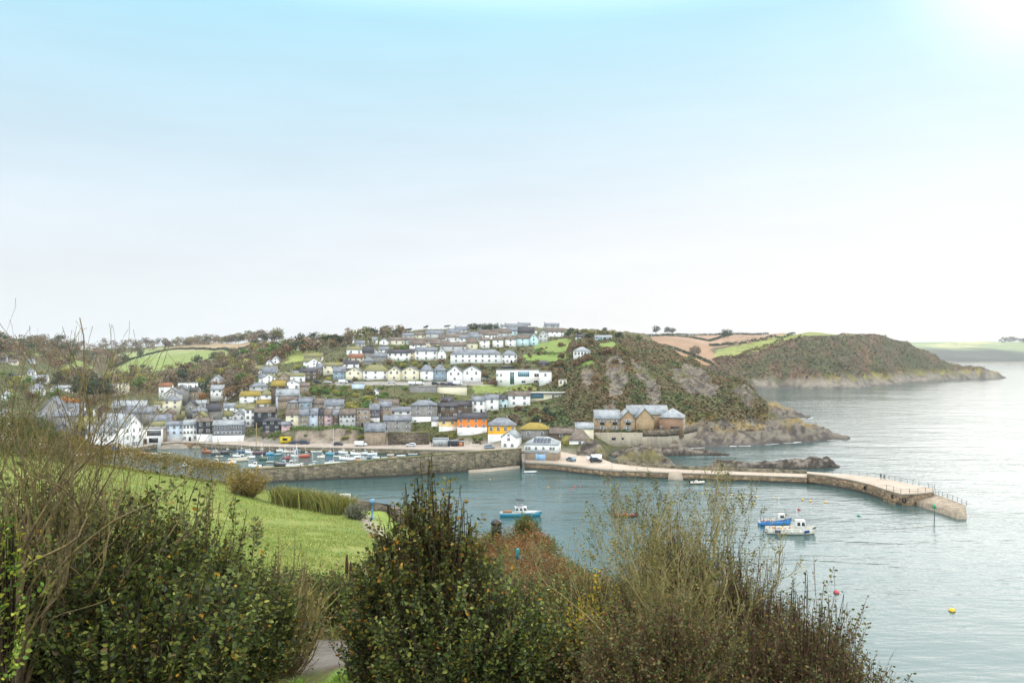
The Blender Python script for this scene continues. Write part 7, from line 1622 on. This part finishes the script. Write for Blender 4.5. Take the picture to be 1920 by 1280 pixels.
# big dark-leaved bushes on the left
shrub('leafy_bush', 'big dark-leaved bush filling the lower left corner', 90, 9.0, 1.75, 1.2, 2.4, 280, .062, GP, GW, 1, TIPY*.9, side=6, dome=.35, spike=.25)
shrub('leafy_bush', 'tall dark-leaved bush with upright leafy shoots left of the gravel track', 335, 10.2, 1.45, 1.2, 2.5, 290, .062, GP, GW, 2, TIPY*1.1, side=6, dome=.45, spike=.4, lper=26)
shrub('leafy_bush', 'lower dark bush in front of the gravel track', 270, 8.2, 1.2, .8, 1.5, 150, .06, GP, GW, 3, None, side=6, dome=.3)
shrub('leafy_bush', 'olive bush with ochre leaves at the right flank of the tall left bush', 430, 11.0, .6, .6, 2.0, 110, .055, lc('#4d5a2e', '#6a6c36', '#8a7a38', '#b08a34', '#5c4a30'), [3, 3, 2, 1, 1], 4, TIPY, side=5, dome=.4, bare=.25)
# tall bush in the middle
shrub('tall_bush', 'tall autumn-tinted bush with yellowing shoots standing in the middle foreground', 815, 10.0, 1.0, .9, 3.45, 400, .056, lc('#39432a', '#4a552a', '#626930', '#7c7434', '#ab7a2e', '#5c452c'), [4, 5, 3, 1.9, .5, .8], 5, np.array(lin('#8a7c38')), side=8, dome=.5, spike=.08, lean=(-.03, 0), lper=26, hmin=.78, slen=.42)
shrub('leafy_bush', 'dark green bush spreading at the foot of the tall middle bush', 880, 9.2, 1.0, .6, 1.9, 190, .055, GP, GW, 6, None, side=6, dome=.25)
shrub('leafy_bush', 'dark low growth left of the tall middle bush foot', 765, 9.6, .5, .5, 1.5, 110, .052, GP, [4, 4, 3, 1, 1, 1], 7, None, side=5, dome=.35)
# mixed growth between the middle bush and the twiggy tree
MP = lc('#3f4d2a', '#5a6430', '#75733a', '#9a8238', '#7a4a30', '#4e3c2a'); MW = [4, 4, 2.5, 1.2, 1.2, 1]
for i, (px, Y, hw, H_, lb) in enumerate(((1010,12.5,.9,1.35,'mixed green shrub right of the middle bush'),(1110,13.0,.9,1.5,'mixed green and rust shrub beneath the twiggy tree'),(1060,9.6,.9,1.2,'green bramble mass at the bottom edge right of the middle bush'),(1195,10.0,.8,1.5,'bramble mass at the bottom edge below the twiggy tree'),(1000,16.5,1.2,1.5,'yellow-green shrub behind the mixed green shrub'),(1120,17.5,1.2,1.7,'dark shrub between the bracken and the twiggy tree'))):
    shrub('mixed_shrub', lb, px, Y, hw, hw*.8, H_, 120, .05, MP, MW if i % 2 else [5, 4, 2, 1.6, .5, .6], 20+i, None, side=5, dome=.4, bare=.1)
shrub('yellow_shrub', 'slim shrub with yellow autumn leaves left of the twiggy tree', 1112, 11.6, .16, .16, 1.75, 26, .055, lc('#a8902c', '#8f8430', '#6f7030'), [3, 2, 1], 31, None, side=4)
# right-hand thickets of thin brown shoots
BP = lc('#464d2a', '#575a30', '#695c34', '#5e4630', '#7d6a32'); BW = [4, 3, 2, 1.6, .4]
TW = '#6a5140'
for i, (px, Y, hw, H_, ns, br, lb) in enumerate(((1270,11.6,1.0,3.2,260,.45,'dense twiggy thicket at the heart of the right foreground'),(1375,10.8,.85,3.3,260,.5,'brown thicket just right of the twiggy tree crown'),(1470,10.2,.8,3.1,300,.5,'brown-twigged thicket with few leaves overlooking the water'),(1370,8.6,.9,1.9,150,.4,'olive thicket at the bottom edge below the brown ones'),(1555,9.4,.62,3.2,300,.5,'thin-twigged thicket stepping down toward the water'),(1250,8.0,.8,1.5,130,.3,'leafy thicket at the bottom edge right of centre'),(1635,8.8,.42,3.35,240,.45,'last brown thicket at the right end of the foreground bank'),(1510,8.0,.7,2.5,190,.4,'reddish-brown thicket at the bottom edge near the water'))):
    shrub('twiggy_thicket', lb, px, Y, hw, hw*.8, H_, int(ns*1.35), .036, BP, BW if i % 2 else [5, 4, 2, 1, 1], 40+i, None, ('#735846' if i % 2 else '#786448'), side=12, lper=19, bare=min(.8, br*.75), dome=.45, spike=.16, slen=.5, twr=.0048, hmin=.74)
# behind: mid-distance shrubs on the slope
shrub('straw_shrub', 'straw-coloured half bare shrub between the lawn and the left bushes', 520, 14.0, .9, .8, 2.2, 90, .05, lc('#8a7d4a', '#7a6a40', '#6a6436'), [2, 2, 1], 61, None, '#8f8058', side=7, lper=8, bare=.55, dome=.35, spike=.3)
shrub('straw_shrub', 'pale bare-twigged shrub at the right end of the field hedge', 462, 72, 1.7, 1.6, 2.7, 90, .16, lc('#8f7d40', '#7a6c3a', '#6a5a34'), [2, 2, 1], 62, None, '#8a7a54', side=6, lper=12, bare=.3, twr=.03, slen=1.2)
for i, (px, Y, hw, H_, lb) in enumerate(((610,19.5,1.25,1.35,'dark red-stemmed bramble bush beyond the gravel track'),(520,20.5,1.0,1.3,'bramble bush half hidden behind the straw-coloured shrub'),(690,20.0,.8,1.2,'bramble bush beside the foot of the lawn'),(760,19,.9,1.5,'bramble bush behind the tall middle bush'))):
    shrub('bramble_bush', lb, px, Y, hw, hw*.7, H_, 120, .075, lc('#3f4d2a', '#566030', '#6d6a38', '#6a3f30'), [4, 4, 2, 1], 70+i, None, '#5c3a30', side=5, lper=14, dome=.35)
for i, (px, Y, H_, hw, lb) in enumerate(((988,44,1.5,.65,'round clipped bush on the cliff edge'),(1020,43.5,.9,.5,'smaller bush beside the round clipped bush on the cliff edge'))):
    shrub('cliff_bush', lb, px, Y, hw, hw, H_, 90, .09, lc('#4d5c30', '#5f6c36', '#74763c'), [3, 3, 1], 80+i, None, side=4, lper=12, dome=.3)
shrub('grey_shrub', 'grey-green shrub at the end of the reed hedge', 668, 68, .9, .8, 1.4, 80, .1, lc('#6a6e5c', '#7d7d6a', '#55583f'), [2, 2, 1], 84, None, side=4, lper=12)

# bare branching trees, branch by branch
def bare_tree(name, label, px, Y, H_, dirs, seed, bark, r0, depth=5, spread=.6, buds=None, twig_n=2.6, z=None, ybias=0.0, up=.25, ratio=(.58, .86), zmax=99):
    rng = random.Random(seed); x0 = (px-CX)/F*Y; z0 = float(near_z(x0, Y)) if z is None else z; segs = []; tips = []
    def grow(p_, d, l, r, k):
        n = 4; pts = [p_]
        for s in range(n):
            d = (d+Vector((rng.gauss(0, .13), rng.gauss(0, .13), rng.gauss(.03*up, .1)))).normalized(); pts.append(pts[-1]+d*l/n)
        if pts[-1].z > zmax+rng.gauss(0, .12)-.5*max(0, pts[-1].x): return
        segs.append((pts, r, r*.66, k))
        if k >= depth: tips.append((pts, d)); return
        c = max(2, int(rng.gauss(twig_n, .7)))
        for i in range(c):
            b_ = pts[rng.randint(1, n)] if i else pts[-1]; v = Vector((rng.uniform(-1, 1), rng.uniform(-1, 1)+ybias, rng.uniform(-.35, .8)+up)).normalized()
            grow(b_, (d*(1-spread)+v*spread).normalized(), l*rng.uniform(*ratio), r*(.66 if i == 0 else .5), k+1)
    for dx, dy, dz, l in dirs: grow(Vector((0, 0, -.2)), Vector((dx, dy, dz)).normalized(), l*H_, r0, 0)
    t = empty(name, (x0, Y, z0)); TV, TQ, o = [], [], 0; BV, BQ, bo = [], [], 0
    for k in range(depth+1):
        g = [s for s in segs if s[3] == k]
        if not g: continue
        P_ = np.array([[tuple(q) for q in s[0]] for s in g]); V, q = tubes(P_, np.array([s[1] for s in g]), np.array([max(.0022, s[2]) for s in g]), 6 if k < 2 else 4 if k < 3 else 3)
        if k < 2: BV.append(V); BQ.append(q+bo); bo += len(V)
        else: TV.append(V); TQ.append(q+o); o += len(V)
    bm = mat('bark_'+bark.lstrip('#'), bark, .9, .45, 5, .4, 25, hue='#8f8348'); tr = link('trunk', mesh_np('trunk', np.concatenate(BV), np.concatenate(BQ), bm, smooth=True), t); link('twigs', mesh_np('twigs', np.concatenate(TV), np.concatenate(TQ), bm, smooth=True), t)
    if buds is not None:
        pal_, wts, size, n_per, frac = buds; rg_ = np.random.default_rng(seed); pp = np.array([[tuple(q) for q in s[0]] for s in tips]); pp = pp[rg_.random(len(pp)) < frac]; pos, d, nr, _ = along(pp, n_per, .1, 1, rg_, .006); V, q = leaves(pos, d, nr, size, rg_); link('foliage', mesh_np('foliage', V, q, FL, col=np.repeat(cols(len(pos), pal_, wts, rg_), 6, axis=0)), t)
    tag(t, label, 'tree'); return t
bare_tree('bare_tree', 'bare lichened tree rising above the skyline at the left edge', 30, 7.6, 3.3, [(.02, .05, 1, .36), (-.25, .1, 1, .34), (.25, .1, 1, .34), (.1, .2, 1, .3), (-.1, 0, 1, .3)], 3, '#7a6a50', .034, 6, .44, None, 2.78, up=.36, ratio=(.66, .9), zmax=3.75)
bare_tree('bare_tree', 'slim bare tree leaning right over the lawn from the left edge', 70, 8.4, 2.75, [(.34, .1, 1, .36), (.7, .2, .62, .36), (.05, .2, 1, .34), (.5, 0, .9, .32)], 8, '#7a6850', .028, 5, .42, None, 2.5, up=.3, ratio=(.66, .9), zmax=3.4)
bare_tree('twiggy_tree', 'lichen-yellow twiggy tree leaning left in the right foreground', 1335, 9.2, 3.15, [(-.55, .1, .8, .36), (-.3, .2, 1, .36), (-.12, 0, 1, .36), (-.45, -.1, .95, .34), (.1, .1, 1, .3), (-.7, .1, .75, .3)], 21, '#a89868', .042, 6, .36, (lc('#4f5630', '#666434', '#77693a'), [3, 2, 1], .036, 6, .3), 3.0, up=.45, ratio=(.6, .84))
bare_tree('twiggy_tree', 'smaller yellow-twigged tree rising behind the lichen-yellow one', 1255, 12.6, 3.7, [(-.2, .1, 1, .4), (.05, 0, 1, .42), (.2, .1, 1, .36)], 33, '#84764e', .028, 6, .34, (lc('#4f5630', '#666434', '#6a4a30'), [3, 2, 1], .04, 7, .5), 2.9, up=.6, ratio=(.6, .86))
bare_tree('bare_tree', 'dense dark-twigged bare tree crowding the very left edge', -8, 7.2, 3.1, [(.05, .05, 1, .36), (.3, .1, 1, .34), (.5, .1, .9, .32), (.15, .2, 1, .3)], 14, '#66553f', .03, 6, .44, None, 2.6, up=.36, ratio=(.66, .9), zmax=3.6)
shrub('ivy', 'bright green ivy at the bottom of the left edge', 8, 6.6, .1, .12, 1.5, 26, .045, lc('#7d8c34', '#5f7a30', '#9a9a3c'), [2, 2, 1], 95, None, side=2, lper=14, cat='ivy', dome=.1)

# hedge and reeds along the lawn
def nhit(px, py, Y0=20, Y1=110): return hit(px, py, near_z, Y0, Y1)
hp = [((px-CX)/F*Y, Y) for px, Y in ((-60,66),(40,70),(100,74),(160,79),(220,82),(300,84),(380,86),(450,87))]
P_, V, q, c = hedge_mesh(hp, 2.6, 2.6, lin('#7a7236'), lin('#a37f34'), 51, dens=1300, size=.11, zf=near_z); o = Vector((hp[3][0], hp[3][1], 28)); hg = link('field_hedge', mesh_np('field_hedge', V-np.array(o), q, LEAF, col=c), None, o); tag(hg, 'long brown and ochre hedge along the top edge of the lawn', 'hedge')
hp2 = [((px-CX)/F*Y, Y) for px, Y in ((-200,60),(-40,63),(60,66),(95,70))]
P_, V, q, c = hedge_mesh(hp2, 3.5, 3.4, lin('#4d5c30'), lin('#6a683a'), 52, dens=1300, size=.11, zf=near_z); o = Vector((hp2[1][0], hp2[1][1], 30)); hg = link('field_hedge', mesh_np('field_hedge', V-np.array(o), q, LEAF, col=c), None, o); tag(hg, 'taller dark green hedge at the left end of the lawn behind the bare tree', 'hedge')
def reeds(name, label, pts, h, w, dens, seed, pal_, wts, bw=.05, cat='hedge'):
    rng = np.random.default_rng(seed); B_ = []
    for (a, b_), (c, d) in zip(pts[:-1], pts[1:]):
        l = math.hypot(c-a, d-b_); n = int(l*dens); u = rng.random(n); o = rng.normal(0, w/3, n); B_.append(np.stack([a+(c-a)*u-(d-b_)/l*o, b_+(d-b_)*u+(c-a)/l*o], 1))
    B_ = np.concatenate(B_); n = len(B_); z = near_z(B_[:, 0], B_[:, 1]); A = np.column_stack([B_, z-.05]); hh = h*rng.uniform(.6, 1.1, n); off = rng.normal(0, .32, (n, 2))*hh[:, None]; C_ = A+np.column_stack([off, hh*.95]); Bm = A+np.column_stack([off*.25, hh*.75]); P_ = bez(A, Bm, C_, 4); s = nrmz(np.cross(nrmz(C_-A), rng.normal(size=(n, 3))))[:, None]*np.array([1, .9, .6, .08])[None, :, None]*bw*.5
    V = np.stack([P_-s, P_+s], 2).reshape(-1, 3); i = np.arange(n*8).reshape(n, 4, 2); q = np.stack([i[:, :-1, 0], i[:, :-1, 1], i[:, 1:, 1], i[:, 1:, 0]], -1).reshape(-1, 4); c = np.repeat(cols(n, pal_, wts, rng), 8, axis=0); o = Vector((*pts[0], float(near_z(*pts[0])))); ob = link(name, mesh_np(name, V-np.array(o), q, FL, col=c), None, o); 
    if cat: tag(ob, label, cat)
    return ob
RP = lc('#6a6c38', '#7d7a42', '#565c30', '#94894e')
reeds('reed_hedge', 'hedge of tall strap-leaved plants above the outer harbour', [((px-CX)/F*Y, Y) for px, Y in ((518,73.5),(560,73),(605,71.5),(650,70))], 1.9, 1.8, 420, 1, RP, [3, 3, 2, 1.5], .07)
reeds('strap_leaved_plant', 'clump of long pale strap leaves behind the straw-coloured shrub', [((px-CX)/F*Y, Y) for px, Y in ((548,16.5),(572,16.8))], 1.5, .5, 420, 2, RP, [3, 3, 2, 2], .035, 'plant')

# grass, bracken and undergrowth on the near hill (nobody could count them)
def near_mask(X, Y):
    edge = 28; xp = np.interp(Y, [30, 34, 45, 55, 62, 70, 80, 86], [-1.6, -2.5, -5.1, -8.3, -10.6, -12.9, -15.8, -19.5]); right = np.minimum(xp, np.interp(Y, [28, 40, 50], [-5.2, -7.0, -6.0]))-.7
    lawn = (Y > edge-1) & (Y < 90) & (X < right); track = (abs(Y-15.9-(X+4.2)*.1) < 2.0) & (X > -6.4) & (X < -2.1); path = (abs(X-xp) < .8) & (Y > 33) & (Y < 86); return lawn, track, path, xp
def blades(name, label, X, Y, h, bw, pal_, wts, seed, cat='grass'):
    rng = np.random.default_rng(seed); n = len(X); z = near_z(X, Y); A = np.column_stack([X, Y, z-.01]); off = rng.normal(0, .45, (n, 2))*h[:, None]; T_ = A+np.column_stack([off, h]); s = nrmz(np.cross(T_-A, rng.normal(size=(n, 3))))*bw*.5; M_ = A*.5+T_*.5+np.column_stack([-off*.15, h*.1]); V = np.stack([A-s, A+s, M_+s*.8, T_, M_-s*.8], 1).reshape(-1, 3); i = (np.arange(n)*5)[:, None]
    P_ = np.concatenate([i+np.array([[0, 1, 2, 4]])], 0); q = np.concatenate([P_, i+np.array([[4, 2, 3, 3]])], 0)
    me = mesh_np(name, V, [*P_.tolist(), *(i+np.array([[4, 2, 3]])).tolist()], FL, col=np.repeat(cols(n, pal_, wts, rng, .25), 5, axis=0)); o = link(name, me); o['kind'] = 'stuff'; o['label'] = label; o['category'] = cat
rg = np.random.default_rng(5)
n = 110000; px = rg.uniform(-150, 800, n); Y = np.exp(rg.uniform(math.log(26), math.log(88), n)); X = (px-CX)/F*Y; lawn, track, path, xp = near_mask(X, Y); k = lawn & (fbm(X/2.2, Y/2.2, 3, 15) > .36)
blades('grass', 'short green grass of the sloping lawn', X[k], Y[k], rg.uniform(.05, .16, k.sum())*(Y[k]/45)**.5, .035, lc('#74803c', '#85884a', '#5f7434', '#98945a'), [4, 3, 2, 1], 16)
n = 60000; px = rg.uniform(-150, 1500, n); Y = np.exp(rg.uniform(math.log(11), math.log(30), n)); X = (px-CX)/F*Y; lawn, track, path, xp = near_mask(X, Y); k = ~lawn & ~track & ~path & (fbm(X/1.5, Y/1.5, 3, 18) > .4) & ~((px > 505) & (px < 720) & (Y < 14.5))
blades('rough_grass', 'rough long grass among the shrubs beside the track', X[k], Y[k], rg.uniform(.12, .45, k.sum()), .016, lc('#5c6a30', '#74743c', '#8a7d4c', '#4a5a2a'), [4, 3, 2, 2], 19)
n = 14000; X = rg.uniform(-3.6, -1.4, n); Y = rg.uniform(11.2, 13.6, n); k = fbm(X/.8, Y/.8, 2, 4) > .35; blades('track_grass', 'bright green grass tuft bordering the gravel track', X[k], Y[k], rg.uniform(.05, .2, k.sum()), .012, lc('#6a8636', '#7d8f42', '#567430'), [3, 2, 2], 23)
n = 120000; px = rg.uniform(880, 1420, n); Y = np.exp(rg.uniform(math.log(19), math.log(56), n)); X = (px-CX)/F*Y; zz = near_z(X, Y); k = zz > 8; X, Y, zz = X[k], Y[k], zz[k]; hb_ = np.clip(fbm(X/1.8, Y/1.8, 3, 27)*2.6-.75, .05, 1.5)*rg.uniform(.1, 1, len(X)); V, q = quads(np.column_stack([X, Y, zz+hb_]), .11*(Y/35)**.5, rg, .2, .5); c = pal(X, Y, 2.6, lc('#4d5a2e', '#5c4a2c', '#704a28', '#7a5028', '#4f5a30', '#5c5430', '#6b4626', '#465428'), 28, rg); o = link('bracken', mesh_np('bracken', V, q, FL, col=np.repeat(c*rg.uniform(.65, 1.3, (len(X), 1)), 4, axis=0))); o['kind'] = 'stuff'; o['label'] = 'rust-brown bracken covering the cliff-edge slope'; o['category'] = 'bracken'
n = 70000; px = rg.uniform(-250, 1750, n); Y = np.exp(rg.uniform(math.log(10.5), math.log(32), n)); X = (px-CX)/F*Y; lawn, track, path, xp = near_mask(X, Y); zz = near_z(X, Y); k = ~lawn & ~track & ~path & (zz > 12) & ~((px > 510) & (px < 720) & (Y < 14.2)) & ~((X > -3.6) & (X < -1.2) & (Y > 11) & (Y < 14)); X, Y, zz = X[k], Y[k], zz[k]; hb_ = np.clip(fbm(X/1.4, Y/1.4, 3, 37)*1.5-.35, .03, .8)*rg.uniform(.1, 1, len(X)); V, q = quads(np.column_stack([X, Y, zz+hb_]), .085*(Y/10)**.5, rg, .4, .7); c = pal(X, Y, 1.3, lc('#3d4a28', '#4f5a30', '#5c5434', '#6b5038', '#525a30', '#3f3626'), 38, rg); o = link('undergrowth', mesh_np('undergrowth', V, q, FL, col=np.repeat(c*rg.uniform(.6, 1.35, (len(X), 1)), 4, axis=0))); o['kind'] = 'stuff'; o['label'] = 'low bramble and weed undergrowth of the near slope'; o['category'] = 'undergrowth'

# small furniture of the near hill
b = nhit(698, 972, 60, 90); t = empty('viewing_telescope', b); TB_ = paint('#5f88a6'); MB().lathe([(.22, 0), (.2, .06), (.09, .12), (.08, 1.05), (.14, 1.1), (.14, 1.16)], 10).build('pedestal', TB_, t); MB().box(-.16, .16, -.3, .3, 1.16, 1.5).tube((0, .3, 1.36), (0, .52, 1.38), .1, .12, 8).tube((-.07, -.3, 1.36), (-.07, -.42, 1.36), .04).tube((.07, -.3, 1.36), (.07, -.42, 1.36), .04).build('head', TB_, t); MB().box(-.06, .06, -.31, -.29, .6, .75).build('coin_box', TB_, t); t.scale = (1.15,)*3; tag(t, 'pale blue coin telescope on a pedestal beside the footpath', 'telescope')
b = nhit(647, 950, 60, 95); t = empty('notice_board', b); MB().tube((-.45, 0, -.3), (-.45, 0, 1.1), .05).tube((.45, 0, -.3), (.45, 0, 1.1), .05).build('post', TIMB, t); MB().box(-.55, .55, -.07, -.03, .5, 1.35).build('panel', WHITE, t); tag(t, 'white notice board at the end of the reed hedge', 'sign')
wl = [nhit(px, py, 60, 95)[:2] for px, py in ((652,950),(675,955),(700,958),(730,962),(760,966))]; o0 = wl[2]; t = empty('stone_wall', (*o0, 0)); wall_run(MB(), [(a-o0[0], b_-o0[1]) for a, b_ in wl], .5, 18, [float(near_z(a, b_))+.75 for a, b_ in wl]).build('wall', M['stonewall'], t); wall_run(MB(), [(a-o0[0], b_-o0[1]-.04) for a, b_ in wl], .58, 20, [float(near_z(a, b_))+.87 for a, b_ in wl]).build('coping', M['stonewall'], t); tag(t, 'low dry stone wall between the footpath and the harbour', 'wall')
b = nhit(931, 1012, 30, 60); t = empty('litter_bin', b); MB().lathe([(.26, 0), (.3, .05), (.3, .85), (.26, .9)], 12).build('body', paint('#1b1c1e'), t); MB().lathe([(.33, .9), (.33, 1.0), (.22, 1.15), (.05, 1.2)], 12).build('lid', paint('#202124'), t); tag(t, 'black litter bin half hidden right of the tall middle bush', 'bin')
b = nhit(968, 1068, 16, 40); t = empty('tree_guard', (b[0], b[1], b[2])); TG = paint('#3f8f94')
for i, (x, a) in enumerate(((0, .1), (.28, -.2))): o = MB().lathe([(.06, 0), (.07, .6), (.065, .62)], 8).build('tube', TG, t, (x, 0, .3-.3*i)); o.rotation_euler = (.1, a, 0)
tag(t, 'pair of teal plastic tree guards leaning in the shrubs', 'tree guard')
for i, (px, Y, h) in enumerate(((645,26,1.5),(657,26.5,1.3),(664,26.2,1.2))):
    x = (px-CX)/F*Y; t = empty('dock_stalk', (x, Y, float(near_z(x, Y)))); MB().tube((0, 0, -.1), (.12-.1*i, 0, h), .015, .008).build('stem', mat('dock_stem', '#4a3428', .9, .2, 8), t); MB().lathe([(.02, h*.5), (.06, h*.6), (.055, h*.8), (.03, h*.95), (.008, h)], 7).build('seed_head', mat('dock_seed', '#4f3626', .95, .4, 20, .5), t, (.09-.08*i, 0, 0)); tag(t, 'dark brown dock seed stalk at the foot of the lawn', 'plant', 'dock stalks at the foot of the lawn')
